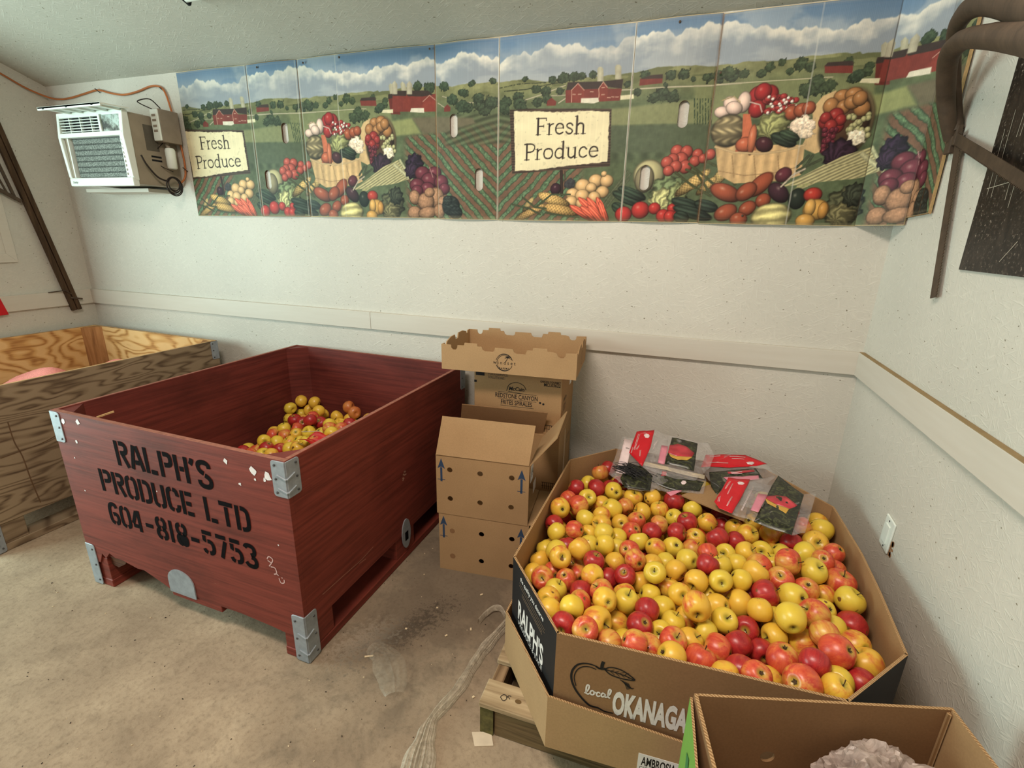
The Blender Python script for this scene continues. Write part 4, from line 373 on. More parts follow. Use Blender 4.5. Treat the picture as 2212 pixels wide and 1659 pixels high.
def bracket(name, parent, sx, sy, x, y, z0, h, a=0.06, notch=False, mat=None):
    # folded corner plate: one leaf on the front face, one on the side face, rounded at its free end, with rivets
    t = 0.0035; mb = MB()
    def leaf(r):
        n = 4; q = [(0, 0)]
        q += [(a - r + r * math.sin(PI / 2 * k / n), r - r * math.cos(PI / 2 * k / n)) for k in range(n + 1)]
        q += [(a - r + r * math.cos(PI / 2 * k / n), h - r + r * math.sin(PI / 2 * k / n)) for k in range(n + 1)]
        q += [(0, h)]; return q
    L = leaf(0.012)
    for k in range(2):
        if k == 0: pl = [(x - sx * u, z0 + v) for u, v in L]; mb.prism(pl, y - sy * 0.0, y + sy * t, axis='y')
        else: pl = [(y - sy * u, z0 + v) for u, v in L]; mb.prism(pl, x, x + sx * t, axis='x')
    for zz in (0.25, 0.62) if sx > 0 and sy < 0 else ():   # pressed ribs over the fold
        mb.bar((x - sx * a * 0.6, y + sy * t, z0 + h * zz), (x + sx * t, y + sy * t, z0 + h * zz - 0.012), 0.007, 0.006)
        if sx > 0: mb.bar((x + sx * t, y + sy * t, z0 + h * zz - 0.012), (x + sx * t, y - sy * a * 0.6, z0 + h * zz), 0.007, 0.006)
    o = mb.build(name, mat or m_galv, parent, bevel=0.0012, seg=1)
    rv = MB()
    for zz in (0.12, 0.5, 0.88):
        rv.lathe([(0.0045, 0), (0.004, 0.0025), (0.001, 0.0035)], 8, T=Matrix.Translation((x - sx * a * 0.72, y + sy * t, z0 + h * zz)) @ Matrix.Rotation(-PI / 2 * sy, 4, 'X'))
        rv.lathe([(0.0045, 0), (0.004, 0.0025), (0.001, 0.0035)], 8, T=Matrix.Translation((x + sx * t, y - sy * a * 0.72, z0 + h * zz)) @ Matrix.Rotation(PI / 2 * sx, 4, 'Y'))
    rv.build('rivet', m_screw, o, smooth=40)
    return o

GLY = {
'R': [[(.09,0),(.09,1)], [(.24,.92),(.42,.92),(.52,.84),(.52,.66),(.42,.56),(.24,.54)], [(.34,.48),(.54,0)]],
'A': [[(.06,0),(.25,.97)], [(.37,.97),(.56,0)], [(.22,.3),(.41,.3)]],
'L': [[(.1,0),(.1,1)], [(.25,.08),(.52,.08)]],
'P': [[(.09,0),(.09,1)], [(.24,.92),(.42,.92),(.52,.84),(.52,.62),(.42,.52),(.24,.5)]],
'H': [[(.09,0),(.09,1)], [(.52,0),(.52,1)], [(.22,.5),(.40,.5)]],
"'": [[(.14,1),(.12,.9),(.05,.76)]],
'S': [[(.52,.76),(.5,.88),(.4,.95),(.22,.95),(.1,.86),(.09,.72),(.16,.6),(.28,.54)], [(.32,.48),(.46,.4),(.53,.28),(.5,.13),(.38,.05),(.2,.05),(.09,.13),(.07,.26)]],
'O': [[(.26,.95),(.13,.88),(.09,.7),(.09,.3),(.13,.12),(.26,.05)], [(.35,.95),(.48,.88),(.52,.7),(.52,.3),(.48,.12),(.35,.05)]],
'D': [[(.09,0),(.09,1)], [(.24,.93),(.4,.9),(.51,.75),(.51,.25),(.4,.1),(.24,.07)]],
'U': [[(.09,1),(.09,.25),(.14,.1),(.26,.05)], [(.35,.05),(.47,.1),(.52,.25),(.52,1)]],
'C': [[(.26,.95),(.13,.88),(.09,.7),(.09,.3),(.13,.12),(.26,.05)], [(.35,.95),(.47,.9),(.52,.75),(.52,.68)], [(.35,.05),(.47,.1),(.52,.25),(.52,.32)]],
'E': [[(.09,0),(.09,1)], [(.23,.92),(.52,.92)], [(.23,.5),(.46,.5)], [(.23,.08),(.52,.08)]],
'T': [[(.3,0),(.3,.8)], [(.02,.92),(.58,.92)]],
'6': [[(.5,.8),(.45,.92),(.33,.96),(.18,.9),(.1,.7),(.09,.3),(.14,.12),(.26,.05)], [(.34,.05),(.46,.1),(.52,.25),(.5,.42),(.4,.5),(.26,.48)]],
'0': [[(.26,.95),(.13,.88),(.09,.7),(.09,.3),(.13,.12),(.26,.05)], [(.35,.95),(.48,.88),(.52,.7),(.52,.3),(.48,.12),(.35,.05)]],
'4': [[(.42,0),(.42,1)], [(.32,.95),(.05,.33)], [(.05,.24),(.32,.24)]],
'-': [[(.1,.45),(.5,.45)]],
'8': [[(.26,.95),(.14,.9),(.1,.75),(.14,.58),(.26,.52)], [(.35,.95),(.47,.9),(.51,.75),(.47,.58),(.35,.52)], [(.26,.47),(.12,.4),(.08,.25),(.13,.1),(.26,.05)], [(.35,.47),(.49,.4),(.53,.25),(.48,.1),(.35,.05)]],
'1': [[(.3,0),(.3,1)]],
'5': [[(.05,.94),(.5,.94)], [(.12,.8),(.12,.6),(.2,.58)], [(.27,.58),(.42,.56),(.52,.42),(.52,.2),(.42,.07),(.3,.05)], [(.2,.05),(.1,.1),(.06,.2)]],
'7': [[(.05,.94),(.52,.94)], [(.48,.78),(.24,0)]],
'3': [[(.08,.82),(.14,.92),(.28,.95),(.44,.9),(.5,.76),(.46,.6),(.32,.53)], [(.34,.46),(.48,.4),(.53,.25),(.47,.1),(.32,.05),(.16,.08),(.07,.2)]]}
def stencil(mb, s, x0, x1, z, h, th=0.21, only=range(99)):
    adv = {' ': .36, "'": .28, '1': .40}
    tot = sum(adv.get(c, .66) for c in s) - 0.04; k = (x1 - x0) / tot; x = x0
    for ci, c in enumerate(s):
        for st in (GLY.get(c, []) if ci in only else []):
            off = -0.14 if c == '1' else 0
            st = st if len(st) < 4 else [(q.x, q.y) for q in bez([(a, b, 0) for a, b in st], 4)]
            stroke(mb, [(x + (p[0] + off) * k, z + p[1] * h) for p in st], th * min(k, h) * 0.86, z=0.0007)
        x += adv.get(c, .66) * k

def bin_(root, w, l, h, mo, mi, me, mpost, zb, skids=True):
    t = 0.018
    # local frame: x in [-w,0], y in [0,l]; front panel at y=0
    def panel(name, mb, parent=root): return mb.build(name, [mo, mi, me], parent, bevel=0.0015, seg=1)
    def ply(x0, y0, x1, y1, z0, inner):
        mb = MB(); mb.box(x0, y0, z0, x1, y1, h)
        # faces: 0 bottom 1 top 2 y- 3 x+ 4 y+ 5 x-
        mb.m[1] = 2; mb.m[{'y-': 2, 'x+': 3, 'y+': 4, 'x-': 5}[inner]] = 1; return mb
    return panel, ply, t

def make_bin(root, w, l, h, mo, mi, me, mpost, zb=0.115, front=None):
    panel, ply, t = bin_(root, w, l, h, mo, mi, me, mpost, zb)
    if front is None: panel('front_panel', ply(-w + t, 0, -t, t, zb, 'y+'))
    else:
        mb = MB(); mb.prism(front, 0, t, axis='y'); n = len(front)
        mb.m[1] = 1
        for i in range(n):
            a, b = front[i], front[(i + 1) % n]
            if abs(a[1] - h) < 1e-6 and abs(b[1] - h) < 1e-6: mb.m[2 + i] = 2
        mb.build('front_panel', [mo, mi, me], root)
    panel('back_panel', ply(-w + t, l - t, -t, l, zb, 'y-'))
    ys = 0 if front is None else t
    panel('side_panel', ply(-w, ys, -w + t, l, zb + 0.015, 'x+'))
    panel('side_panel', ply(-t, ys, 0, l, zb + 0.015, 'x-'))
    panel('bottom_panel', MB().box(-w + t, t, zb + 0.02, -t, l - t, zb + 0.04, 1))
    for y0 in (l / 2 - .05, l - .13): MB().box(-w + .11, y0, .036, -.11, y0 + .1, zb + .016).build('light_block_bearer', mo, root)  # unseen bearers added to block light from behind and darken the underside
    c = 0.085
    for sx, sy in ((0, 0), (1, 0), (0, 1), (1, 1)):   # triangular corner posts
        X = (-t if sx == 0 else -w + t); dx = -c if sx == 0 else c
        Y = (t if sy == 0 else l - t); dy = c if sy == 0 else -c
        p = [(X, Y), (X + dx, Y), (X, Y + dy)]
        if (dx * dy) < 0: p = p[::-1]
        MB().prism(p, zb + 0.04, h - 0.004).build('corner_post', mpost, root)
    # skids under the floor: three bearers on long runners
    for x in (-w + 0.055, -w / 2, -0.055):
        sk = MB().box(x - 0.053, 0.30 if abs(x + w / 2) < .01 else 0.004, 0.0, x + 0.053, l - 0.004, 0.036)
        o = sk.build('skid_runner', mo, root, bevel=0.003, seg=1)
        for y0, y1 in ((0.30, 0.40) if abs(x + w / 2) < .01 else (0.006, 0.14), (l / 2 - 0.075, l / 2 + 0.075), (l - 0.14, l - 0.006)):
            MB().box(x - 0.05, y0, 0.036, x + 0.05, y1, zb + 0.016).build('skid_block', mo, o, bevel=0.002, seg=1)

YAWR = -0.0199; w, l, h = 1.1427, 1.2697, 0.7858
rb = thing('apple_bin', 'dark red plywood bin stencilled with a produce company name and phone number', 'bin', (-1.0912, -2.3241, 0), YAWR, 'plywood bulk bins')
fr = [(-w, .02), (-w + .03, .015)]
fr = [(-w, .205), (-w, .115), (-1.075, .118), (-1.05, .168), (-1.03, .150), (-1.0, .182), (-.965, .168), (-.935, .176), (-.905, .166), (-.84, .155), (-.80, .158), (-.757, .144), (-.70, .125), (-.664, .112), (-.55, .117), (-.423, .116), (-.30, .118), (-.158, .110), (-.10, .104), (0, .108), (0, h), (-w, h)]
make_bin(rb, w, l, h, m_red, m_redin, m_rededge, m_redin, 0.125, fr)
MB().prism([(-1.07, .11), (-1.0, .10), (-.95, .13), (-.93, .165), (-1.0, .185), (-1.06, .16)], .02, .034, axis='y').build('rotted_wood', m_raw, rb)['label'] = 'rotted raw wood at the lower left corner'
for sx, sy, x, y in ((1, -1, 0, 0), (-1, -1, -w, 0), (1, 1, 0, l), (-1, 1, -w, l)):
    bracket('corner_bracket', rb, sx, sy, x, y, h - 0.128, 0.125, 0.055); bracket('corner_bracket', rb, sx, sy, x, y, 0.004, 0.195, 0.055)
arc = [(-.66, .108), (-.522, .108)] + [(-.591 + .069 * math.cos(a), .165 + .055 * math.sin(a)) for a in np.linspace(0, PI, 12)]
MB().prism(arc, -0.004, 0, axis='y').build('bottom_plate', m_galv, rb)
MB().box(-.66, .002, .085, -.40, .06, .115).build('skid_block', m_red, rb, bevel=.002)
mb = MB(); pl = [(.635 + .035 * math.cos(a), .135 + .075 * math.sin(a)) for a in np.linspace(0, 2 * PI, 20)[:-1]]
mb.prism(pl, 0, 0.004, axis='x'); mb.build('side_plate', m_galv, rb)
MB().box(-.001, .622, .10, .0046, .648, .145).build('plate_slot', m_black, rb)
FR = frame((0, -0.0006, 0), (1, 0, 0), (0, 0, 1))
for s_, a_, b_, z_, h_ in (("RALPH'S", -.805, -.322, .619, .100), ('PRODUCE LTD', -.935, -.178, .486, .095), ('604-818-5753', -.932, -.172, .344, .093)):
    for lo_, hi_ in ((0, 7), (7, 12)) if s_[0] == 'P' else (((0, 3), (3, 4), (4, 7), (7, 8), (8, 12)) if s_[0] == '6' else ((0, 9),)):
        mb = MB(); stencil(mb, s_, a_, b_, z_, h_, only=range(lo_, hi_))
        if s_[0] == '6' and lo_ == 4: disc(mb, -.532, .367, .023, .024)
        mb.build('stencil_lettering', m_black, rb, M=FR)
random.seed(5); mb = MB()
for cx, cy, r in ((-1.073, .75, .014), (-.984, .76, .013), (-1.021, .676, .009), (-.248, .741, .013), (-.135, .727, .017), (-.075, .718, .02), (-.2, .667, .008), (-.09, .705, .008), (-.13, .698, .006), (-1.06, .60, .004), (-1.05, .46, .004), (-.07, .47, .004), (-.62, .55, .004)):
    a0 = random.random() * 6; mb.add([(cx + r * random.uniform(.45, 1.0) * math.cos(a0 + k * PI / 4), cy + r * random.uniform(.5, 1.1) * math.sin(a0 + k * PI / 4), .0006) for k in range(8)], [tuple(range(8))])
mb.build('paint_chip', m_chip, rb, M=FR)
mb = MB()
for pts in ([(-.13, .40), (-.12, .412), (-.105, .405), (-.112, .39), (-.128, .395)], [(-.112, .388), (-.125, .372)], [(-.118, .372), (-.10, .372), (-.095, .352), (-.108, .345)], [(-.10, .352), (-.088, .345)], [(-.088, .335), (-.082, .318), (-.068, .322), (-.066, .335)], [(-.075, .342), (-.073, .338)]):
    stroke(mb, bez([(a, b, 0) for a, b in pts], 4), .0042)
mb.build('chalk_scribble', m_chalk, rb, M=FR)
SD = frame((0.0006, 0, 0), (0, 1, 0), (0, 0, 1)); mb = MB()
for k in range(9):
    a = k / 9 * 6.28; disc(mb, .643 + .012 * math.cos(a), .427 + .018 * math.sin(a * 1.3), .006, .004, 8)
stroke(mb, [(.093, .222), (.2, .219), (.31, .214), (.393, .222)], .0022); stroke(mb, [(.30, .206), (.34, .20)], .002)
mb.build('scuff_mark', plain('pale_scuff', (164, 120, 100), .9), rb, M=SD)
MB().bar((-.96, .05, .765), (-.94, .10, .775), .006, .006).build('splinter', plank('fresh_splinter', (200, 160, 110), (220, 180, 130), (150, 110, 70)), rb)

# weathered plywood bin at the far left
m_plyo = ring_ply('weathered_plywood', (150, 130, 104), (128, 108, 84), (84, 66, 50), (1.0, 1.0, 4.2), 34)
m_plyi = ring_ply('fresh_plywood', (232, 194, 136), (214, 168, 106), (160, 108, 58), (0.9, 0.9, 2.8), 36)
m_plye = plain('plywood_edge', (196, 156, 108), .8, var=.3, scale=50)
m_post = plank('corner_post_wood', (166, 118, 74), (190, 140, 92), (120, 78, 46), 'z')
m_plyd = ring_ply('grey_skid_wood', (112, 96, 76), (90, 74, 58), (58, 46, 36), (1, 1, 4), 20)
wb = thing('plywood_bin', 'weathered unpainted plywood bin at the far left, pale inside', 'bin', (-2.798, -1.085, 0), -0.0283, 'plywood bulk bins')
w2, l2, h2 = 1.2087, 1.27, 0.770
def shifted(root, w, l, h, *a):
    # same build, but with the back-right corner at the thing's origin
    before = set(root.children); make_bin(root, w, l, h, *a)
    for o in root.children:
        if o not in before: o.location.y -= l
shifted(wb, w2, l2, h2, m_plyo, m_plyi, m_plye, m_post, 0.125)
for sx, sy, x, y in ((1, -1, 0, -l2), (1, 1, 0, 0), (-1, 1, -w2, 0)):
    bracket('corner_bracket', wb, sx, sy, x, y, h2 - 0.118, 0.115, 0.05); bracket('corner_bracket', wb, sx, sy, x, y, 0.004, 0.175, 0.05)
SW = frame((0.0006, 0, 0), (0, 1, 0), (0, 0, 1)); mb = MB()
stroke(mb, bez([(-1.09, .60, 0), (-1.088, .5, 0), (-1.075, .42, 0), (-1.07, .3, 0), (-1.06, .17, 0)], 4), .005); stroke(mb, bez([(-1.15, .445, 0), (-1.0, .455, 0), (-.9, .478, 0), (-.75, .485, 0)], 4), .004)
mb.build('rust_stain', plain('brown_stain', (98, 74, 52), .9), wb, M=SW)
# pink mesh sacks lying inside it
m_pink = plain('pink_net', (226, 138, 128), .8, var=.2, scale=120, bump=.4)
def sack(name, label, loc, rz, sx, sy, sz, seed):
    random.seed(seed); bm = bmesh.new(); bmesh.ops.create_icosphere(bm, subdivisions=4, radius=1.0)
    for v in bm.verts:
        p = v.co; n = 0.10 * math.sin(5 * p.x + seed) * math.cos(4 * p.y) + 0.07 * math.sin(9 * p.x * p.y + 3 * p.z + seed)
        p *= 1 + n; p.z = p.z if p.z > -0.35 else -0.35; v.co = (p.x * sx, p.y * sy, p.z * sz)
    me = bpy.data.meshes.new(name); bm.to_mesh(me); bm.free(); me.materials.append(m_pink)
    for q in me.polygons: q.use_smooth = True
    o = link(name, me, None, loc, (0, 0, rz)); return tag(o, label, 'sack', 'pink sacks in the plywood bin')
ZB = .166
mb = MB()
sack('mesh_sack', 'pink sack at the near end inside the plywood bin', (-3.44, -1.68, .445), .1, .36, .175, .215, 1)
sack('mesh_sack', 'pink sack in the far corner inside the plywood bin', (-3.40, -1.30, .425), .1, .34, .165, .20, 2)
sack('mesh_sack', 'pink sack underneath the others in the plywood bin', (-3.40, -1.52, .219), .1, .40, .42, .15, 3)
# ---------------------------------------------------------------- cartons, pallet, tray
m_kr = cardboard('kraft_board', (164, 130, 92)); m_kr2 = cardboard('kraft_board_light', (172, 140, 102)); m_krd = cardboard('kraft_board_brown', (140, 106, 74))
m_edge = cut_edge('corrugated_cut_edge')
m_bk = plain('black_print', (26, 24, 25), .6, var=.15); m_wh = plain('white_print', (218, 212, 206), .7, var=.1, scale=90)
m_ink = plain('black_ink', (30, 26, 24), .7); m_blue = plain('blue_ink', (48, 68, 96), .7); m_grey = plain('grey_ink', (110, 92, 74), .8)
m_dark = plain('dark_hole', (18, 14, 11), .95)
m_lab = plain('white_label', (224, 220, 216), .5)

def wall_strip(P, Q, t, z0, z1, inward, mb=None, mo=0, mi=1, me=2, z1b=None):
    # upright sheet between two floor points, thickness t on the inward side
    P = Vector((*P, 0)); Q = Vector((*Q, 0)); z1b = z1 if z1b is None else z1b; i = Vector((*inward, 0)) * t
    mb = mb or MB()
    v = [(P.x, P.y, z0), (Q.x, Q.y, z0), (Q.x, Q.y, z1b), (P.x, P.y, z1), (P.x + i.x, P.y + i.y, z0), (Q.x + i.x, Q.y + i.y, z0), (Q.x + i.x, Q.y + i.y, z1b), (P.x + i.x, P.y + i.y, z1)]
    n = len(mb.v)
    for fc, m in (((0, 1, 2, 3), mo), ((7, 6, 5, 4), mi), ((3, 2, 6, 7), me), ((0, 4, 5, 1), me), ((1, 5, 6, 2), me), ((4, 0, 3, 7), me)):
        mb.f.append(tuple(k + n for k in fc)); mb.m.append(m)
    mb.v += v; return mb
OCT = dict(A=(-.406, -2.142), H=(-.202, -2.394), G=(.449, -2.358), F=(.625, -2.159), E=(.638, -1.425), D=(.433, -1.170), C=(-.216, -1.200), B=(-.395, -1.400))
order = 'AHGFEDCB'
cx, cy = .115, -1.78
ct = thing('octagonal_carton', 'octagonal cardboard bulk carton full of apples, printed with a big apple outline', 'carton', (cx, cy, 0.128))
loc = lambda p: (p[0] - cx, p[1] - cy)
ZB0, ZR = 0.004, 0.372
for i in range(8):
    a, b = loc(OCT[order[i]]), loc(OCT[order[(i + 1) % 8]]); d = Vector((b[0] - a[0], b[1] - a[1])).normalized(); inn = (-d.y, d.x)
    blk = order[i] in 'AG'
    if order[i] == 'F':      # the long right-hand wall is bowed and dented
        mb = MB(); m1 = (a[0] + (b[0] - a[0]) * .33 + .012, a[1] + (b[1] - a[1]) * .33); m2 = (a[0] + (b[0] - a[0]) * .6 + .018, a[1] + (b[1] - a[1]) * .6)
        wall_strip(a, m1, .007, ZB0, ZR, inn, mb); wall_strip(m1, m2, .007, ZB0, ZR, inn, mb, z1b=ZR - .004); wall_strip(m2, b, .007, ZB0, ZR - .004, inn, mb, z1b=ZR)
    else: mb = wall_strip(a, b, .007, ZB0, ZR, inn)
    o = mb.build('side_panel', [m_bk if blk else m_krd, m_kr, m_edge], ct)
    if order[i] == 'A': o['label'] = 'black printed corner panel'
MB().prism([loc(OCT[k]) for k in order], 0.0, 0.006).build('carton_floor', m_kr, ct)
# low outer tray hugging the foot of the carton
ht = dict(A=.165, H=.178, G=.118, F=.15, E=.17, D=.17, C=.17, B=.16)
for i in range(8):
    k0, k1 = order[i], order[(i + 1) % 8]
    a, b = loc(OCT[k0]), loc(OCT[k1])
    ex = lambda p: (p[0] * 1.034 + (0 if abs(p[0]) < .45 else 0), p[1] * 1.030)
    a, b = ex(a), ex(b); d = Vector((b[0] - a[0], b[1] - a[1])).normalized()
    hz = lambda k: ht[k]
    wall_strip(a, b, .006, 0.0, hz(k0), (-d.y, d.x), z1b=hz(k1)).build('outer_tray_wall', [m_kr2, m_kr2, m_edge], ct)
# print on the black corner panel
a, hh = loc(OCT['A']), loc(OCT['H']); FA = frame((a[0], a[1], 0), (hh[0] - a[0], hh[1] - a[1], 0), (0, 0, 1)); FA.translation += FA.to_3x3().col[2] * .0006
dz = -.128
lettering([("RALPH'S", .055, .318 + dz, .068, .58, .03), ('PRODUCE & JUICE', .062, .296 + dz, .017, .98, .0), ('the quality you deserve', .066, .462 + dz, .017, .80, .012, 'LEFT', .3)], m_wh, ct, FA)
mb = MB()
for zz in (.450, .440): stroke(mb, [(.062, zz + dz), (.255, zz - .004 + dz)], .0022)
for zz in (.426, .418): stroke(mb, [(.085, zz + dz), (.24, zz + dz)], .0028)
mb.build('printed_rule', m_grey, ct, M=FA)
# print on the front panel
g_ = loc(OCT['G']); FF = frame((hh[0], hh[1], 0), (g_[0] - hh[0], g_[1] - hh[1], 0), (0, 0, 1)); FF.translation += FF.to_3x3().col[2] * .0006
mb = MB(); D = lambda L: [(x, y + dz, 0) for x, y in L]
ap = bez(D([(.118, .421), (.100, .428), (.078, .428), (.058, .417), (.046, .394), (.045, .368), (.055, .34), (.073, .315), (.092, .298), (.104, .294), (.118, .2945), (.135, .289), (.158, .290)]), 6)
stroke(mb, ap, .0048, taper=[.5 + .8 * math.sin(PI * k / (len(ap) - 1)) for k in range(len(ap))])
stroke(mb, bez(D([(.106, .417), (.088, .420), (.070, .414), (.057, .398), (.052, .374), (.058, .348)]), 6), .0028)
stroke(mb, bez(D([(.122, .447), (.1195, .437), (.119, .424)]), 4), .0085); stroke(mb, bez(D([(.104, .427), (.113, .4225), (.124, .424), (.128, .428)]), 4), .005)
lf = bez(D([(.126, .424), (.138, .434), (.158, .436), (.178, .430), (.201, .414), (.180, .409), (.158, .409), (.140, .413), (.126, .424)]), 6); stroke(mb, lf, .0034)
stroke(mb, bez(D([(.126, .424), (.150, .423), (.175, .420), (.198, .414)]), 5), .0026)
for t in (.140, .152, .164, .176): stroke(mb, D([(t, .4235), (t + .010, .430)]), .0014); stroke(mb, D([(t, .4225), (t + .012, .414)]), .0014)
for k in range(6): stroke(mb, bez(D([(.166 + k * .004, .404 - k * .001), (.178 + k * .0035, .395 - k * .002), (.186 + k * .003, .378 + k * .002)]), 4), .0018)
mb.build('apple_outline_print', m_bk, ct, M=FF)
lettering([('OKANAGAN', .154, .292 + dz, .072, .365, .05)], m_wh, ct, FF, 'front_lettering')
mb = MB()   # script word "local"
for L in ([(.082, .331), (.09, .345), (.092, .358), (.088, .361), (.085, .352), (.086, .334), (.09, .331), (.096, .336)], [(.105, .344), (.100, .346), (.096, .339), (.099, .332), (.105, .335), (.106, .343), (.110, .341)], [(.121, .343), (.116, .346), (.112, .339), (.115, .332), (.122, .336)], [(.133, .344), (.128, .347), (.124, .340), (.127, .334), (.133, .340), (.134, .346), (.134, .336), (.138, .336)], [(.138, .336), (.145, .350), (.147, .362), (.143, .364), (.141, .354), (.142, .338), (.147, .337)]):
    stroke(mb, bez(D(L), 5), .0042)
mb.build('script_lettering', m_wh, ct, M=FF)
FL = frame((hh[0] * 1.034, hh[1] * 1.030, 0), (g_[0] - hh[0], g_[1] - hh[1], 0), (0, 0, 1)); FL.translation += FL.to_3x3().col[2] * .0006
lb = MB().box(.243, .075, -.0004, .352, .002, 0.0003).build('variety_label', m_lab, ct, M=FL); lb['label'] = 'white sticker with black lettering'
lettering([('AMBROSIA', .252, .038, .030, .42, .025), ('CEE GRADE', .248, .022, .012, .75, .0)], m_ink, ct, FL, 'label_lettering')
fl = BAGS['flap']; c3 = Vector((cx, cy, .128))
def sheet(name, mat, polys, parent, off, th=.0006, amp=.0, cuts=0, seed=0):
    bm = bmesh.new()
    for q in polys:
        try: bm.faces.new([bm.verts.new(Vector(p) / 1000 - off) for p in q])
        except Exception: pass
    if cuts:
        bmesh.ops.triangulate(bm, faces=bm.faces[:]); bmesh.ops.subdivide_edges(bm, edges=bm.edges[:], cuts=cuts, use_grid_fill=True)
    if amp:
        for v in bm.verts:
            p = v.co + off; v.co.z += amp * (math.sin(p.x * 41 + seed) * math.cos(p.y * 37 + seed * 2) + .5 * math.sin(p.x * 90 + p.y * 70))
    bmesh.ops.recalc_face_normals(bm, faces=bm.faces[:])
    r = bmesh.ops.solidify(bm, geom=bm.faces[:], thickness=th)
    me = bpy.data.meshes.new(name); bm.to_mesh(me); bm.free(); me.materials.append(mat)
    if cuts:
        for f in me.polygons: f.use_smooth = True
    return link(name, me, parent)
sheet('inner_flap', m_kr, [fl], ct, c3, .006)

# clear fruit bags thrown on top
m_film = film('clear_bag_film', (205, 198, 196), .17, .12); m_redp = plain('red_bag_print', (206, 30, 42), .35, var=.08); m_pinkp = plain('pink_bag_print', (214, 134, 150), .4)
m_leafp = NT('dark_leaf_photo', .3, 0, .5); _n = m_leafp.noise(m_leafp.coord(), 34, 4, .6, 2.0); m_leafp.color(m_leafp.ramp(_n, [(.35, lin((28, 26, 24))), (.52, lin((44, 46, 32))), (.62, lin((84, 88, 56))), (.7, lin((46, 36, 30)))])); m_leafp = m_leafp.mat
m_applep = NT('apple_photo', .3, 0, .5); _n = m_applep.noise(m_applep.coord(), 12, 2); m_applep.color(m_applep.ramp(_n, [(.35, lin((150, 34, 44))), (.6, lin((206, 66, 78))), (.75, lin((220, 120, 90)))])); m_applep = m_applep.mat
m_yelp = plain('yellow_print', (204, 158, 72), .35); m_palep = plain('beige_bag_header', (196, 180, 156), .5); m_whp = plain('white_bag_print', (236, 214, 214), .5)
bl = {'a': 'clear fruit bag with a red header, uppermost left on the octagonal carton', 'b': 'clear bag with a white card header, lowest in the left heap of bags',
      'c': 'clear bag with a beige strip header, front of the left heap of bags', 'd': 'clear bag with a long red header lying at the back right rim of the carton', 'e': 'clear fruit bag with a red header lying on the apples, nearest of the bags'}
for sd, k in enumerate('bcade'):
    B = BAGS[k]; c0 = Vector(B['film'][0]) / 1000; t = thing('fruit_bag', bl[k], 'plastic bag', c0, 0, 'fruit bags on the carton')
    sheet('bag_film', m_film, [B['film']], t, c0, .0008, .004, 5, sd)
    sheet('bag_header', {'b': m_whp, 'c': m_palep}.get(k, m_redp), [B['header']], t, c0, .0008, .002, 4, sd)
    ph = sheet('printed_photo', m_leafp, [B['photo']], t, c0, .0008, .002, 4, sd)
    if 'band' in B: sheet('printed_band', m_pinkp if k in 'cd' else m_film, [B['band']], t, c0, .0006, .002, 3, sd)
    if 'chip' in B: sheet('pink_patch', m_pinkp, [B['chip']], t, c0, .0005, .002, 3, sd)
    if 'apple' in B: sheet('printed_apple', m_applep, [B['apple']], t, c0, .0005, .002, 3, sd)
    if 'yellow' in B: sheet('printed_apple_flesh', m_yelp, [B['yellow']], t, c0, .0005, .002, 3, sd)
    if 'oval' in B: sheet('printed_oval', m_whp, [B['oval']], t, c0, .0005, .002, 2, sd)
    def strips(q):
        q = [Vector(p) for p in q]
        if (q[1] - q[0]).length > (q[2] - q[1]).length: q = q[1:] + q[:1]
        return [[q[0].lerp(q[1], s0), q[0].lerp(q[1], s1), q[3].lerp(q[2], s1), q[3].lerp(q[2], s0)] for s0, s1 in ((.1, .3), (.65, .85))]
    sheet('bag_lettering', m_whp if k != 'b' else m_ink, [r for q in B['lines'] for r in strips(q)], t, c0, .0004, .002, 1, sd)
random.seed(9); mb = MB()
for k in range(60):
    x = -.20 + random.random() * .06; y = -1.46 + random.random() * .05; z = .505 + random.random() * .03
    mb.tube(bez([(x, y, z), (x + .05, y - .01 + random.uniform(-.02, .02), z + random.uniform(-.004, .01)), (x + .11 + random.uniform(-.02, .03), y - .03 + random.uniform(-.03, .03), z - .012)], 3), .0011, 4)
tag(mb.build('wire_tie_bundle', m_bk, None, smooth=60), 'bundle of black wire ties spilling from the bags onto the apples', 'ties')

# pallet under it
m_pal = plank('weathered_pallet_board', (168, 146, 114), (196, 176, 142), (116, 94, 68), 'x'); m_pald = plank('old_pallet_bearer', (112, 92, 64), (140, 118, 84), (54, 44, 30), 'x'); m_paly = plank('pallet_bearer_along', (150, 122, 92), (176, 148, 114), (92, 70, 48), 'y')
m_moss = plain('mossy_end_grain', (92, 84, 46), .95, var=.5, scale=40)
pl = thing('pallet', 'weathered wooden pallet under the octagonal carton', 'pallet', (-.435, -2.352, 0), .012)
for y in (.0, .163, .326, .489, .652, .815, .978, 1.05): MB().box(0, y, .108, 1.14, y + .09, .127).build('deck_board', m_pal, pl, bevel=.003, seg=1)
MB().box(.004, .012, .0, .042, 1.11, .108).build('bearer', m_paly, pl, bevel=.003, seg=1)
MB().box(.55, .05, .0, .59, 1.11, .108).build('bearer', m_paly, pl, bevel=.003, seg=1); MB().box(1.095, .03, .0, 1.135, 1.11, .108).build('bearer', m_paly, pl, bevel=.003, seg=1)
MB().box(.046, .012, .0, 1.09, .045, .095).build('front_rail', m_pald, pl, bevel=.003, seg=1)
MB().box(.002, .008, .001, .044, .0118, .107).build('bearer_end', m_moss, pl)
for y in (.15, .6, 1.0): MB().box(.05, y, .0, 1.09, y + .1, .018).build('bottom_board', m_pald, pl, bevel=.002, seg=1)
MD = frame((.066, .036, .1275), (1, .35, 0), (-.35, 1, 0)); mb = MB()
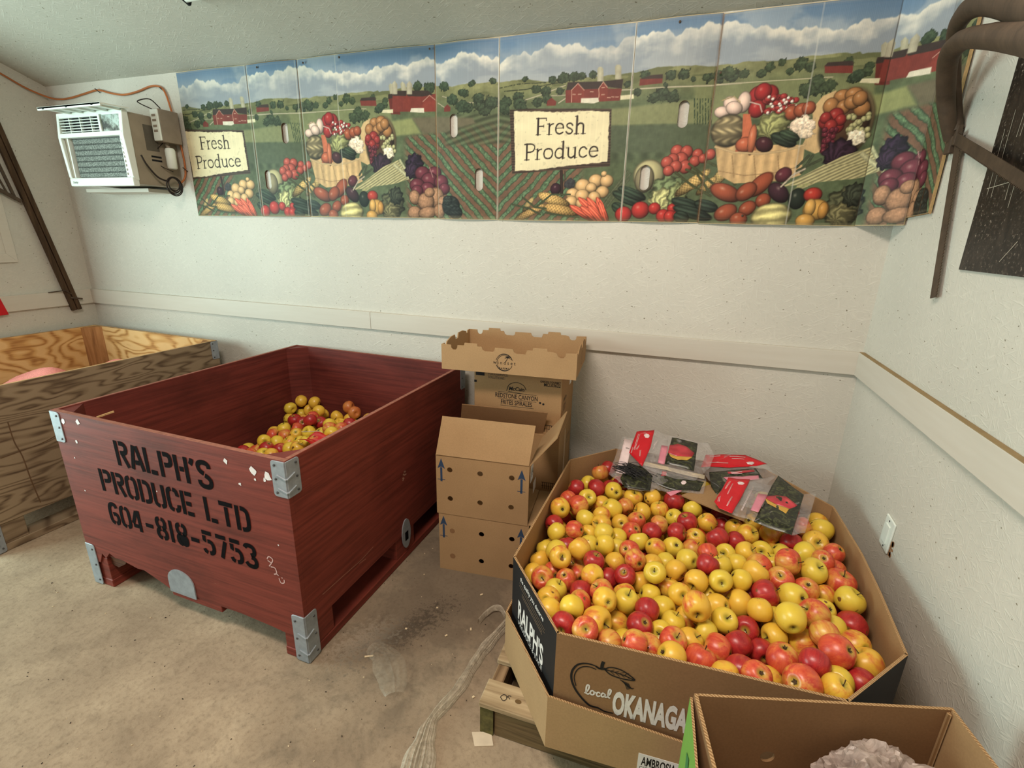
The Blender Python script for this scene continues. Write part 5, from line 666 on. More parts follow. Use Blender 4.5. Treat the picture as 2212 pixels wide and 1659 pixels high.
stroke(mb, bez([(.0, .012, 0), (-.008, .004, 0), (.0, -.008, 0), (.01, -.002, 0), (.008, .010, 0), (.0, .012, 0)], 4), .0022); stroke(mb, bez([(.010, .0, 0), (.016, .008, 0), (.024, .006, 0)], 4), .0022); stroke(mb, [(.014, .006), (.020, -.004)], .002)
mb.build('pencil_mark', m_ink, pl, M=MD)
mb = MB(); disc(mb, .112, .040, .010, .007); mb.build('knot', plain('knot', (104, 80, 48), .9), pl, M=frame((0, 0, .1276), (1, 0, 0), (0, 1, 0)))

def plate_hole(mb, x0, z0, x1, z1, holes_rows, y0, y1, mo=0, mi=1, cols=None):
    # upright plate in x-z with round holes; holes_rows: list of (cx, cz, r); the plate is cut into one cell per hole
    hs = holes_rows
    xs = sorted(set(round(h[0], 3) for h in hs)); zs = sorted(set(round(h[1], 3) for h in hs))
    bx = [x0] + [(a + b) / 2 for a, b in zip(xs, xs[1:])] + [x1]; bz = [z0] + [(a + b) / 2 for a, b in zip(zs, zs[1:])] + [z1]
    for i, hx in enumerate(xs):
        for j, hz in enumerate(zs):
            X0, X1, Z0, Z1 = bx[i], bx[i + 1], bz[j], bz[j + 1]
            h = [q for q in hs if abs(q[0] - hx) < 2e-3 and abs(q[1] - hz) < 2e-3]
            if not h: mb.add([(X0, y0, Z0), (X1, y0, Z0), (X1, y0, Z1), (X0, y0, Z1)], [(0, 1, 2, 3)], mo); mb.add([(X0, y1, Z0), (X1, y1, Z0), (X1, y1, Z1), (X0, y1, Z1)], [(3, 2, 1, 0)], mi); continue
            r = h[0][2]; n = 24; C = []; Q = []
            for k in range(n):
                a = 2 * PI * (k + .5) / n; c, s = math.cos(a), math.sin(a)
                t = min([((X1 - hx) if c > 0 else (X0 - hx)) / c if abs(c) > 1e-6 else 1e9, ((Z1 - hz) if s > 0 else (Z0 - hz)) / s if abs(s) > 1e-6 else 1e9])
                C.append((hx + r * c, hz + r * s)); Q.append((hx + t * c, hz + t * s))
            corners = [(X1, Z1), (X0, Z1), (X0, Z0), (X1, Z0)]
            for yy, m, fl in ((y0, mo, 0), (y1, mi, 1)):
                v = [(p[0], yy, p[1]) for p in C] + [(p[0], yy, p[1]) for p in Q]; fs = []
                for k in range(n):
                    k2 = (k + 1) % n; q = [k, n + k]
                    a, b = Q[k], Q[k2]
                    cc = None
                    if abs(a[0] - b[0]) > 1e-6 and abs(a[1] - b[1]) > 1e-6:
                        for c in corners:
                            if (abs(c[0] - a[0]) < 1e-6 or abs(c[1] - a[1]) < 1e-6) and (abs(c[0] - b[0]) < 1e-6 or abs(c[1] - b[1]) < 1e-6) : cc = c
                    if cc: v.append((cc[0], yy, cc[1])); q.append(len(v) - 1)
                    q += [n + k2, k2]; fs.append(tuple(q))
                mb.add(v, fs, m)
            v = [(p[0], y0, p[1]) for p in C] + [(p[0], y1, p[1]) for p in C]
            mb.add(v, [(k, (k + 1) % n, n + (k + 1) % n, n + k) for k in range(n)], 1)
    for q in (((x0, z0), (x1, z0)), ((x1, z0), (x1, z1)), ((x1, z1), (x0, z1)), ((x0, z1), (x0, z0))):
        (a, b), (c, d) = q; mb.add([(a, y0, b), (c, y0, d), (c, y1, d), (a, y1, b)], [(0, 1, 2, 3)], 2)
def plate(mb, x0, z0, x1, z1, y0, y1): mb.box(x0, y0, z0, x1, y1, z1)
YS = frame  # alias

# two vented cartons by the red bin
def arrow(mb, x, z0, z1):
    w_ = .0095; mb.add([(x - w_ / 2, z0, .0005), (x + w_ / 2, z0, .0005), (x + w_ / 2, z1 - .042, .0005), (x - w_ / 2, z1 - .042, .0005)], [(0, 1, 2, 3)])
    mb.add([(x, z1, .0005), (x - .017, z1 - .048, .0005), (x - .004, z1 - .040, .0005), (x + .004, z1 - .040, .0005), (x + .017, z1 - .048, .0005)], [(0, 1, 2, 3, 4)]); stroke(mb, [(x - .017, z0 + .009), (x + .017, z0 + .009)], .0028, z=.0005)
def vented(loc, yaw, z, hgt, label, holes, arrows, open_top):
    t = thing('vented_carton', label, 'carton', (*loc, z), yaw, 'vented cartons stacked in front of the wall')
    w_, d_, th = .405, .322, .004
    mb = MB(); plate_hole(mb, 0, 0, w_, hgt, holes, 0, th); mb.build('front_wall', [m_kr2, m_krd, m_edge], t)
    mb = MB().box(0, d_ - th, 0, w_, d_, hgt); mb.build('back_wall', m_kr2, t)
    sh = [(.06, .20, .011), (.16, .20, .011), (.26, .20, .011), (.06, .07, .011), (.16, .07, .011), (.26, .07, .011)]
    mb = MB(); plate_hole(mb, th, 0, d_ - th, hgt, sh, 0, th); mb.build('side_wall', [m_krd, m_kr2, m_edge], t, M=frame((w_ - 0, 0, 0), (0, 1, 0), (0, 0, 1)) )
    MB().box(0, th, 0, th, d_ - th, hgt).build('side_wall', m_kr2, t)
    MB().box(th, th, .001, w_ - th, d_ - th, .005).build('carton_floor', m_kr2, t)
    if not open_top: MB().box(0, 0, hgt, w_, d_, hgt + .002).build('lid', m_kr2, t)
    for x, z0, z1 in arrows: mb = MB(); arrow(mb, x, z0, z1); mb.build('printed_arrow', m_blue, t, M=frame((0, 0, 0), (1, 0, 0), (0, 0, 1)))
    return t
fyaw = .105
lowb = vented((-.902, -1.697), fyaw, 0, .285, 'lower of two vented brown cartons stacked beside the red bin', [(.196, .21, .012), (.332, .21, .012), (.196, .072, .012), (.332, .072, .012)], [(.022, .165, .275), (.372, .160, .270)], False)
mb = MB(); disc(mb, .062, .205, .012); disc(mb, .062, .075, .013); mb.build('uncut_vent', m_krd, lowb, M=frame((0, -.0002, 0), (1, 0, 0), (0, 0, 1)))
upb = vented((-.908, -1.700), fyaw, .288, .280, 'upper open-topped vented brown carton with raised flaps beside the red bin', [(.062, .215, .012), (.196, .215, .012), (.332, .215, .012), (.062, .078, .012), (.196, .078, .012), (.332, .078, .012)], [(.024, .157, .265), (.374, .150, .258)], True)
H_ = .280
def flap(name, p, q, out, mat=m_kr2):
    # flap hinged along p-q, leaning by vector out
    p, q, o = Vector(p), Vector(q), Vector(out); n = (q - p).cross(o).normalized() * .004
    v = [p, q, q + o, p + o]; v = v + [a + n for a in v]
    MB().add(v, [(0, 1, 2, 3), (7, 6, 5, 4), (0, 4, 5, 1), (1, 5, 6, 2), (2, 6, 7, 3), (3, 7, 4, 0)]).build(name, mat, upb)
flap('front_flap', (.002, .0, H_), (.403, .0, H_), (.012, .055, .155)); flap('back_flap', (.0, .318, H_), (.402, .318, H_), (.030, -.055, .140), m_krd)
flap('side_flap', (.404, .004, H_), (.404, .318, H_), (.105, .0, .135)); flap('side_flap', (.002, .318, H_), (.002, .004, H_), (.03, .0, -.16))
MS = frame((.4055, 0, 0), (0, 1, 0), (0, 0, 1))
MB().box(.03, .185, -.0003, .085, .262, .0004).build('side_label', m_lab, upb, M=MS); lettering([('SSA', .036, .21, .032, .7, .03)], m_ink, upb, MS, 'side_lettering')
MB().box(.10, .10, -.0003, .16, .15, .0004).build('side_label', m_lab, upb, M=MS)

# three food-service cartons behind them
def foodcarton(k, label, text):
    yaw = .055; t = thing('food_carton', label, 'carton', (-.872, -1.372, .2917 * k), yaw, 'cartons stacked against the wall')
    MB().box(0, 0, 0, .416, .325, .2905).build('carton_body', m_kr, t, bevel=.002, seg=1)
    MF = frame((0, -.0003, 0), (1, 0, 0), (0, 0, 1)); MR = frame((.4163, 0, 0), (0, 1, 0), (0, 0, 1)); mb = MB()
    for j in range(7): stroke(mb, [(.345 + j * .010, .012), (.345 + j * .010, .046)], .0022)
    stroke(mb, [(.34, .046), (.412, .046)], .0025); stroke(mb, [(.34, .028), (.412, .028)], .0018); mb.build('stacking_marks', m_ink, t, M=MF)
    mb = MB(); stroke(mb, [(.003, .012), (.003, .05)], .004); mb.build('edge_mark', m_ink, t, M=MR)
    if text:
        lettering([('FOODSERVICE', .068, .259, .0125, .85, .01), ('SOLUTIONS', .068, .243, .0125, .85, .01)], m_grey, t, MF, 'service_lettering')
        lettering([('McCain', .205, .196, .0185, .95, .02, 'CENTER', .15), ('REDSTONE CANYON', .205, .157, .022, .70, .012, 'CENTER'), ('FRITES SPIRALES', .205, .126, .022, .70, .012, 'CENTER'), ('GARDEN GOURMET', .408, .248, .010, .75, .015, 'RIGHT'), ('MCL03622', .408, .232, .0155, .8, .015, 'RIGHT')], m_ink, t, MF, 'brand_lettering')
        mb = MB(); stroke(mb, bez([(.158, .191, 0), (.170, .222, 0), (.205, .236, 0), (.238, .224, 0), (.25, .205, 0)], 6), .0026); stroke(mb, bez([(.165, .190, 0), (.2, .187, 0), (.255, .183, 0)], 4), .002)
        mb.build('logo_arch', m_ink, t, M=MF); mb = MB()
        for q in ((.118, .184, .30, .184), (.118, .152, .30, .151), (.13, .119, .29, .119)): stroke(mb, [q[:2], q[2:]], .0016)
        mb.build('printed_rule', m_ink, t, M=MF); mb = MB(); disc(mb, .318, .150, .005); disc(mb, .333, .146, .005); mb.build('printed_dot', m_ink, t, M=MF)
        MB().box(.008, .253, 0, .050, .272, .0006).build('logo_block', m_ink, t, M=MF); MB().box(.0, .218, 0, .012, .229, .0006).build('printed_block', m_ink, t, M=MF)
        lettering([('McCain', .05, .15, .02, .9, .02, 'LEFT', .15), ('REDSTONE', .04, .12, .016, .7), ('CANYON', .04, .10, .016, .7)], m_grey, t, MR, 'side_lettering'); MB().box(.20, .19, 0, .25, .225, .0006).build('side_label', m_lab, t, M=MR)
    else:
        mb = MB(); mb.box(.13, .03, 0, .17, .27, .0005); mb.build('packing_tape', plain('pale_tape', (184, 152, 112), .4), t, M=MR); lettering([('KEEP FROZEN', .19, .2, .016, .7), ('GARDER', .19, .17, .016, .7)], m_grey, t, MR, 'side_lettering')
    return t
foodcarton(2, 'printed potato carton directly under the scalloped tray', True); foodcarton(1, 'middle printed carton of the stack against the wall', False); foodcarton(0, 'bottom carton of the stack against the wall', False)

# scalloped cardboard tray on top
tr = thing('produce_tray', 'shallow cardboard produce tray with scalloped rim and round palm logo', 'tray', (-.979, -1.489, .8830), .092)
prof = [(0, .112), (.045, .112), (.047, .098), (.054, .091), (.066, .091), (.073, .099), (.075, .112), (.105, .113), (.108, .125), (.165, .125), (.168, .113), (.186, .113), (.19, .1), (.2, .094), (.235, .094), (.243, .1), (.245, .113), (.325, .113), (.33, .1), (.34, .094), (.38, .094), (.387, .113), (.41, .113), (.413, .125), (.472, .125), (.476, .113), (.5, .113), (.515, .108), (.52, .096), (.530, .090), (.543, .091), (.55, .098), (.552, .112), (.6, .114)]
pf = [(0, 0), (.6, 0)] + prof[::-1]
MB().prism(pf, 0, .005, axis='y').build('front_wall', m_kr2, tr); MB().prism(pf, .375, .380, axis='y').build('back_wall', m_kr2, tr)
sp = [(.005, 0), (.375, 0), (.375, .112), (.345, .112), (.34, .1), (.325, .1), (.32, .112), (.27, .124), (.21, .124), (.2, .1), (.17, .1), (.16, .124), (.11, .124), (.06, .112), (.05, .1), (.035, .1), (.03, .112), (.005, .112)]
MB().prism(sp, 0, .005, axis='x').build('side_wall', m_kr2, tr); MB().prism(sp, .595, .6, axis='x').build('side_wall', m_kr, tr)
MB().box(.005, .005, 0, .595, .375, .004).build('tray_floor', m_kr, tr)
MF = frame((0, -.0003, 0), (1, 0, 0), (0, 0, 1)); mb = MB()
def ring(mb, cx, cy, r, w_, a0=0, a1=2 * PI, n=30): stroke(mb, [(cx + r * math.cos(a0 + (a1 - a0) * k / n), cy + r * math.sin(a0 + (a1 - a0) * k / n)) for k in range(n + 1)], w_, taper=[.4 + .6 * abs(math.sin(k * PI / n + .4)) for k in range(n + 1)])
LX, LZ = .288, .052
ring(mb, LX, LZ, .037, .004, .3, 2.9); ring(mb, LX, LZ, .037, .0045, 3.5, 5.9); ring(mb, LX + .001, LZ - .001, .033, .002, 1.2, 4.2)
stroke(mb, bez([(LX + .006, LZ + .004, 0), (LX + .012, LZ + .014, 0), (LX + .015, LZ + .022, 0)], 4), .0022)
for a in (-.4, .3, 1.1, 1.9, 2.7, 3.4): stroke(mb, bez([(LX + .015, LZ + .022, 0), (LX + .015 + .008 * math.cos(a), LZ + .023 + .007 * math.sin(a), 0), (LX + .015 + .015 * math.cos(a), LZ + .019 + .009 * math.sin(a), 0)], 3), .0026, taper=[1, 1.2, 1.2, 1, .8, .5, .2])
mb.build('palm_logo', m_ink, tr, M=MF)
lettering([('w i n d s e t', LX, LZ - .009, .0165, .92, .0, 'CENTER'), ('F A R M S', LX, LZ - .031, .009, .9, .02, 'CENTER')], m_ink, tr, MF)
mb = MB(); ring(mb, .19, .055, .03, .003); stroke(mb, [(.19, .04), (.195, .07)], .003); mb.build('palm_logo', m_ink, tr, M=frame((.6003, 0, 0), (0, 1, 0), (0, 0, 1)))

# green carton in the right foreground with a clear bag in it
m_green = plain('green_print', (112, 158, 68), .6, var=.06, scale=60); m_dgreen = plain('dark_green_print', (58, 116, 66), .6)
gb = thing('produce_carton', 'open carton with a green printed side in the right foreground', 'carton', (.126, -2.509, 0), .291)
HG = .560; LXW = .509
side = Vector((-.075, -.335, 0)); rside = Vector((-.060, -.335, 0))   # splayed side walls
mb = MB(); plate_hole(mb, 0, 0, LXW, HG, [(.167, .402, .0155)], -.006, 0); o = mb.build('back_wall', [m_krd, m_krd, m_edge], gb)
def slab(p, d, th, z0, z1, mats, name, parent=gb):
    p = Vector(p); n = Vector((-d.y, d.x, 0)).normalized() * th
    v = [(p.x, p.y, z0), (p.x + d.x, p.y + d.y, z0), (p.x + d.x, p.y + d.y, z1), (p.x, p.y, z1)]; v += [(a + n.x, b + n.y, c) for a, b, c in v]
    mb = MB().add(v, [(0, 1, 2, 3)], 0).add(v, [(7, 6, 5, 4)], 1).add(v, [(3, 2, 6, 7), (0, 4, 5, 1), (1, 5, 6, 2), (4, 0, 3, 7)], 2)
    return mb.build(name, mats, parent)
lin_in, lin_out = Vector((-.030, -.335, 0)), Vector((-.078, -.335, 0))
slab((0, 0, 0), lin_in, -.007, .0, HG - .001, [m_kr2, m_krd, m_edge], 'side_liner'); slab((-.009, .0, 0), lin_out, -.005, 0, HG - .012, [m_kr, m_green, m_edge], 'green_side')
slab((LXW, 0, 0), Vector((-.036, -.335, 0)), .006, 0, HG, [m_kr, m_kr2, m_edge], 'side_wall'); slab((LXW - .008, -.004, 0), Vector((-.003, -.008, 0)), .006, .0, HG - .006, [m_kr, m_kr, m_edge], 'corner_fold')
slab((lin_out.x - .005, -.335, 0), Vector((LXW - .036 - lin_out.x, 0, 0)), .006, 0, HG, [m_kr, m_kr, m_edge], 'front_wall'); MB().box(-.05, -.33, .0, LXW - .04, -.01, .006).build('carton_floor', m_kr, gb)
n_ = Vector((lin_out.y, -lin_out.x, 0)).normalized(); MG = frame(Vector((-.009, 0, 0)) + n_ * .0057, tuple(lin_out), (0, 0, 1))
mb = MB(); mb.add([(.06, .47, .0006), (.09, .49, .0006), (.125, .40, .0006), (.10, .41, .0006), (.075, .43, .0006)], [(0, 1, 2, 3, 4)]); mb.add([(.15, .44, .0006), (.19, .43, .0006), (.24, .30, .0006), (.18, .33, .0006)], [(0, 1, 2, 3)])
g1 = mb.build('dark_green_print', m_dgreen, gb, M=MG)
if g1.matrix_basis.to_3x3().col[2].x > 0: pass
mb = MB(); disc(mb, .115, .405, .010, .030, z=.0008); mb.build('hand_slot', m_dark, gb, M=MG)
# crumpled clear liner bag inside it
m_film2 = film('cloudy_liner_film', (196, 178, 168), .62, .3)
random.seed(21); bm = bmesh.new(); bmesh.ops.create_icosphere(bm, subdivisions=5, radius=1)
from mathutils import noise as mn
for v in bm.verts:
    p = v.co.copy(); n1 = mn.noise(p * 1.7 + Vector((3, 1, 2))); n2 = abs(mn.noise(p * 4.2 + Vector((1, 7, 2)))); n3 = abs(mn.noise(p * 9 + Vector((4, 4, 1))))
    k = 1 + .35 * n1 - .30 * n2 - .12 * n3; v.co = (p.x * .125 * k, p.y * .072 * k, p.z * .135 * k)
me = bpy.data.meshes.new('liner_bag'); bm.to_mesh(me); bm.free(); me.materials.append(m_film2)
for q in me.polygons: q.use_smooth = True
me.set_sharp_from_angle(angle=.35)
o = link('liner_bag', me, None, (.475, -2.495, .405), (.05, .05, .28)); tag(o, 'crumpled cloudy plastic bag inside the green sided carton', 'plastic bag')
MB().box(.03, -.30, .006, .44, -.03, .27).build('carton_filler', m_kr, gb)

# ---------------------------------------------------------------- litter on the floor
m_wrap = film('stretch_wrap', (200, 188, 168), .64, .2)
def ribbon(name, path, widths, mat, amp, seed, nx=16, n=6):
    C = bez(path, n); m = len(C); wd = np.interp(np.linspace(0, 1, m), np.linspace(0, 1, len(widths)), widths); v = []; f = []
    for i, c in enumerate(C):
        t = (C[min(i + 1, m - 1)] - C[max(i - 1, 0)]); t.z = 0; t.normalize(); s = Vector((-t.y, t.x, 0))
        for k in range(nx):
            a = k / (nx - 1) - .5; z = .004 + amp * wd[i] ** .5 * (abs(math.sin(k * 1.9 + seed)) + .5 * abs(math.sin(k * 1.1 + i * .05)) + .10 * math.sin(i * .35 + k * .4)) * (1 - (2 * a) ** 4) + .012 * (1 - (2 * a) ** 2) * (.06 / (wd[i] + .02))
            p = c + s * (a * wd[i] * (1 + .08 * math.sin(i * .9))); v.append((p.x, p.y, c.z + max(z, .002)))
    for i in range(m - 1):
        for k in range(nx - 1): f.append((i * nx + k, i * nx + k + 1, (i + 1) * nx + k + 1, (i + 1) * nx + k))
    me = bpy.data.meshes.new(name); me.from_pydata(v, [], f); me.materials.append(mat)
    for q in me.polygons: q.use_smooth = True
    me.set_sharp_from_angle(angle=.7)
    return link(name, me)
o = ribbon('stretch_wrap', [(-.490, -1.80, 0), (-.505, -1.92, 0), (-.535, -2.04, 0), (-.548, -2.14, 0), (-.556, -2.24, 0), (-.585, -2.36, 0), (-.575, -2.44, 0), (-.548, -2.54, 0), (-.53, -2.60, 0)], [.026, .032, .045, .038, .042, .036, .07, .12, .15], m_wrap, .026, 2, 26, 8)
tag(o, 'long twisted strip of clear stretch wrap on the floor beside the pallet', 'plastic wrap')
o = ribbon('wrap_tail', [(-.515, -1.885, 0), (-.545, -1.86, .005), (-.575, -1.87, .006), (-.596, -1.91, .003), (-.605, -1.95, 0)], [.010, .008, .012, .010], m_wrap, .01, 5, 8); tag(o, 'thin curled scrap of stretch wrap branching off the long strip', 'plastic wrap')
m_clear = film('clear_scrap_film', (190, 180, 160), .22, .15)
o = ribbon('film_scrap', [(-.93, -2.19, 0), (-.86, -2.21, 0), (-.79, -2.27, 0), (-.745, -2.33, 0)], [.05, .10, .11, .06], m_clear, .012, 1, 14); tag(o, 'flat scrap of clear film on the floor in front of the red bin corner', 'plastic wrap')
MB().prism([(-.455, -2.356), (-.430, -2.393), (-.378, -2.372), (-.40, -2.335)], .0005, .003).build('card_scrap', plain('pale_card', (206, 188, 164), .8))
tag(bpy.data.objects['card_scrap'], 'small square scrap of card under the near corner of the pallet', 'scrap')
m_chipw = plain('wood_chip', (214, 194, 160), .8); m_crumb = plain('dark_crumb', (52, 44, 36), .9)
random.seed(31); big = [(-.927, -2.235, .030, .5), (-.70, -2.05, .010, 1), (-.86, -2.07, .008, .2), (-.62, -1.99, .012, 2), (-.66, -1.80, .012, .9), (-.80, -1.93, .008, .3), (-.50, -2.25, .008, 1)]
for k, (x, y, L, a) in enumerate(big):
    o = MB().bar((x, y, .004), (x + L * math.cos(a), y + L * math.sin(a), .004), .006, .003).build('wood_chip', m_chipw)
    tag(o, ['longest pale splinter on the floor in front of the red bin corner', 'pale chip on the floor right of the red bin, nearest the clear film scrap', 'pale chip lying at the edge of the black floor smear', 'pale chip on the floor beside the stretch wrap strip', 'pale chip on the floor in front of the vented cartons', 'pale chip on the floor against the right side of the red bin', 'pale chip on the floor beside the pallet corner'][k], 'wood chip', 'wood chips on the floor')
mb = MB()
for k in range(170):
    x, y = random.uniform(-2.6, -.45), random.uniform(-2.95, -1.5)
    if -2.25 < x < -1.08 and y > -2.34: continue
    r = random.uniform(.001, .0027); a = random.random() * 6
    mb.bar((x, y, r * .5), (x + r * 2 * math.cos(a), y + r * 2 * math.sin(a), r * .5), r, r, 0 if random.random() < .45 else 1)
tag(mb.build('floor_crumbs', [m_chipw, m_crumb]), 'crumbs and grit scattered over the concrete floor', 'crumbs', None, 'stuff')
# ---------------------------------------------------------------- apples
def apple_mat(name, cols, blush, cover, stripe):
    m = NT(name, .34, 0, .5)
    info = m.n('ShaderNodeObjectInfo'); rnd = info.outputs['Random']
    sep = m.n('ShaderNodeSeparateXYZ'); m.l(m.tc.outputs['Object'], sep.inputs[0])
    add = m.n('ShaderNodeVectorMath'); add.operation = 'ADD'; m.l(m.tc.outputs['Object'], add.inputs[0])
    cmb = m.n('ShaderNodeCombineXYZ'); m.l(m.math('MULTIPLY', rnd, 37.0), cmb.inputs[0]); m.l(m.math('MULTIPLY', rnd, 11.0), cmb.inputs[1]); m.l(cmb.outputs[0], add.inputs[1])
    def nz(scale, det, mul=(1, 1, 1), rough=.55):
        mp = m.n('ShaderNodeMapping'); m.l(add.outputs[0], mp.inputs[0]); mp.inputs['Scale'].default_value = mul
        return m.noise(mp.outputs[0], scale, det, rough)
    base = m.ramp(nz(22, 3), [(.3, lin(cols[0])), (.7, lin(cols[1]))])
    base = m.mix(m.math('MULTIPLY', rnd, .5), base, lin(cols[2]))
    # blush on the sunny side, streaked from stem to eye
    side = m.math('MULTIPLY', sep.outputs[0], 14.0)
    st = nz(70, 4, (1, 1, .16), .7); lo = nz(26, 2)
    v = m.math('ADD', m.math('ADD', side, m.math('MULTIPLY', m.math('SUBTRACT', st, .5), stripe)), m.math('MULTIPLY', m.math('SUBTRACT', lo, .5), 2.2))
    v = m.math('ADD', v, cover)
    c = m.mix(m.g(v, -.35, .85), base, m.mix(m.g(st, .35, .65), lin(blush[0]), lin(blush[1])))
    # greenish stem hollow
    dz = m.math('MULTIPLY', sep.outputs[2], 28.0); rr = m.n('ShaderNodeVectorMath'); rr.operation = 'LENGTH'
    mp = m.n('ShaderNodeMapping'); m.l(m.tc.outputs['Object'], mp.inputs[0]); mp.inputs['Scale'].default_value = (1, 1, 0); m.l(mp.outputs[0], rr.inputs[0])
    c = m.mix(m.math('MULTIPLY', m.math('SUBTRACT', 1.0, m.g(m.math('MULTIPLY', rr.outputs['Value'], 40.0), .22, .62)), .75), c, lin((164, 158, 60)))
    c = m.mix(m.math('SUBTRACT', 1.0, m.g(m.math('MULTIPLY', rr.outputs['Value'], 40.0), .06, .22)), c, lin((88, 74, 36)))
    dots = m.n('ShaderNodeTexVoronoi'); m.l(add.outputs[0], dots.inputs['Vector']); dots.inputs['Scale'].default_value = 190
    c = m.mix(m.math('MULTIPLY', m.math('SUBTRACT', 1.0, m.g(dots.outputs['Distance'], .08, .18)), .16), c, lin((226, 196, 110)))
    br = nz(30, 1); c = m.mix(m.g(br, .735, .765), c, lin((116, 74, 34)))
    m.color(c); return m.mat
AM = {
 'Y': apple_mat('yellow_apple_skin', [(222, 186, 56), (230, 198, 70), (212, 190, 72)], [(210, 122, 58), (200, 96, 52)], -.80, 2.0),
 'B': apple_mat('blushed_apple_skin', [(224, 178, 58), (232, 192, 70), (222, 168, 60)], [(218, 100, 58), (196, 66, 48)], -.2, 2.2),
 'O': apple_mat('orange_red_apple_skin', [(214, 160, 70), (216, 176, 78), (212, 140, 66)], [(216, 98, 60), (192, 62, 48)], .7, 2.2),
 'R': apple_mat('red_apple_skin', [(196, 110, 60), (206, 150, 70), (186, 70, 54)], [(184, 48, 44), (150, 32, 38)], 1.5, 1.8)}
m_stem = plain('apple_stem', (74, 54, 32), .8)
def apple_mesh(name, mat, seed, ns=28, nr=20):
    random.seed(seed); v = []; f = []; tall = random.uniform(.90, 1.02); ph = random.random() * 6; lob = random.uniform(.012, .03); ax = random.uniform(-.04, .04)
    for i in range(nr + 1):
        t = i / nr; th = PI * t      # 0 = stem end
        for k in range(ns):
            a = 2 * PI * k / ns
            r = math.sin(th) ** .86; z = math.cos(th) * tall
            if t < .5: z -= .34 * math.exp(-((r / .30) ** 2)); r *= 1.0 + .05 * math.sin(PI * t * 2)
            else: z += .24 * math.exp(-((r / .26) ** 2)); r *= 1 - .10 * ((t - .5) * 2) ** 1.2
            r *= 1 + lob * math.cos(5 * a + ph) * t + .018 * math.cos(2 * a + ph * 2)
            v.append((r * math.cos(a), r * math.sin(a) * (1 + ax), z + ax * r * math.cos(a + ph)))
    for i in range(nr):
        for k in range(ns): f.append((i * ns + k, (i + 1) * ns + k, (i + 1) * ns + (k + 1) % ns, i * ns + (k + 1) % ns))
    v = [(x * .0375, y * .0375, z * .0375) for x, y, z in v]
    me = bpy.data.meshes.new(name); me.from_pydata(v, [], f); me.materials.append(mat)
    for p in me.polygons: p.use_smooth = True
    bm = bmesh.new(); bm.from_mesh(me); bmesh.ops.remove_doubles(bm, verts=bm.verts, dist=1e-5); bmesh.ops.recalc_face_normals(bm, faces=bm.faces); bm.to_mesh(me); bm.free(); return me
AMESH = {k: [apple_mesh('apple', AM[k], 10 * i + ord(k)) for i in range(4)] for k in AM}
def stem_me(seed):
    random.seed(seed); mb = MB(); b = random.uniform(-.008, .008); c = random.uniform(-.006, .006)
    mb.tube(bez([(0, 0, .022), (b * .3, c * .3, .031), (b, c, .040 + random.uniform(-.003, .006))], 3), [.0016, .0013, .0011, .0011, .0012, .0014, .0017], 6)
    me = bpy.data.meshes.new('stem'); me.from_pydata(mb.v, [], mb.f); me.materials.append(m_stem)
    for p in me.polygons: p.use_smooth = True
    return me
STEM = [stem_me(i) for i in range(5)]
def eye_me(seed):
    random.seed(seed + 50); mb = MB()
    for k in range(5):
        a = k * 1.2566 + random.uniform(-.2, .2); mb.add([(.001 * math.cos(a), .001 * math.sin(a), -.0285), (.0042 * math.cos(a - .5), .0042 * math.sin(a - .5), -.0300), (.0062 * math.cos(a), .0062 * math.sin(a), -.0325), (.0042 * math.cos(a + .5), .0042 * math.sin(a + .5), -.0300)], [(0, 1, 2, 3)])
    mb.lathe([(.004, -.0270), (.0045, -.0287), (.001, -.0292)], 8)
    me = bpy.data.meshes.new('eye'); me.from_pydata(mb.v, [], mb.f); me.materials.append(m_stem); return me
EYE = [eye_me(i) for i in range(5)]
def put_apple(loc, r, c, rnd, group):
    me = AMESH[c][rnd.randrange(4)]; o = bpy.data.objects.new('apple', me); COL.objects.link(o)
    o.location = loc; k = r / .0375; o.scale = (k, k, k)
    # most lie tipped over, showing either the stem hollow, the eye or the cheek
    d = Vector((rnd.gauss(0, 1), rnd.gauss(-.35, 1), rnd.gauss(.45, 1)))
    if rnd.random() < .42: d = -d
    o.rotation_mode = 'QUATERNION'; q = d.to_track_quat('Z', 'Y'); from_ = Matrix.Rotation(rnd.random() * 6.28, 4, 'Z').to_quaternion(); o.rotation_quaternion = q @ from_
    for nm, L in (('stem', STEM), ('eye', EYE)): s = bpy.data.objects.new(nm, L[rnd.randrange(5)]); COL.objects.link(s); s.parent = o
    o['category'] = 'apple'; o['group'] = group; return o
CN = {'Y': 'yellow apple', 'B': 'red-blushed yellow apple', 'O': 'orange-red apple', 'R': 'deep red apple'}
def zone_name(x, y):
    # grid over the carton: rows from the back rim to the front rim, columns from left to right
    row = min(4, max(0, int((-1.20 - y) / .24))); col = min(3, max(0, int((x + .41) / .262)))
    rn = ['rear', 'mid-rear', 'middle', 'mid-front', 'front'][row]
    cn = ['far left', 'centre left', 'centre right', 'far right'][col]
    return rn + ' ' + cn + ' area'
def label_set(items, where):
    # items: (object, colour, zone, image x); every label is made unique inside its colour and zone by its left to right place
    from collections import defaultdict
    G = defaultdict(list)
    for o, c, z, ix in items: G[(c, z)].append((ix, o))
    ORD = ['first', 'second', 'third', 'fourth', 'fifth', 'sixth', 'seventh', 'eighth', 'ninth', 'tenth', 'eleventh', 'twelfth']
    for (c, z), L in G.items():
        L.sort(key=lambda t: t[0])
        for k, (ix, o) in enumerate(L):
            if len(L) == 1: w_ = 'only ' + CN[c]
            else: w_ = (ORD[k] if k < len(L) - 1 else 'last') + ' ' + CN[c] + ' from left'
            o['label'] = w_ + ', ' + z + ' ' + where
Mi = co.matrix_world.copy(); Mi = (Matrix.Translation(co.location) @ co.rotation_euler.to_matrix().to_4x4()).inverted()
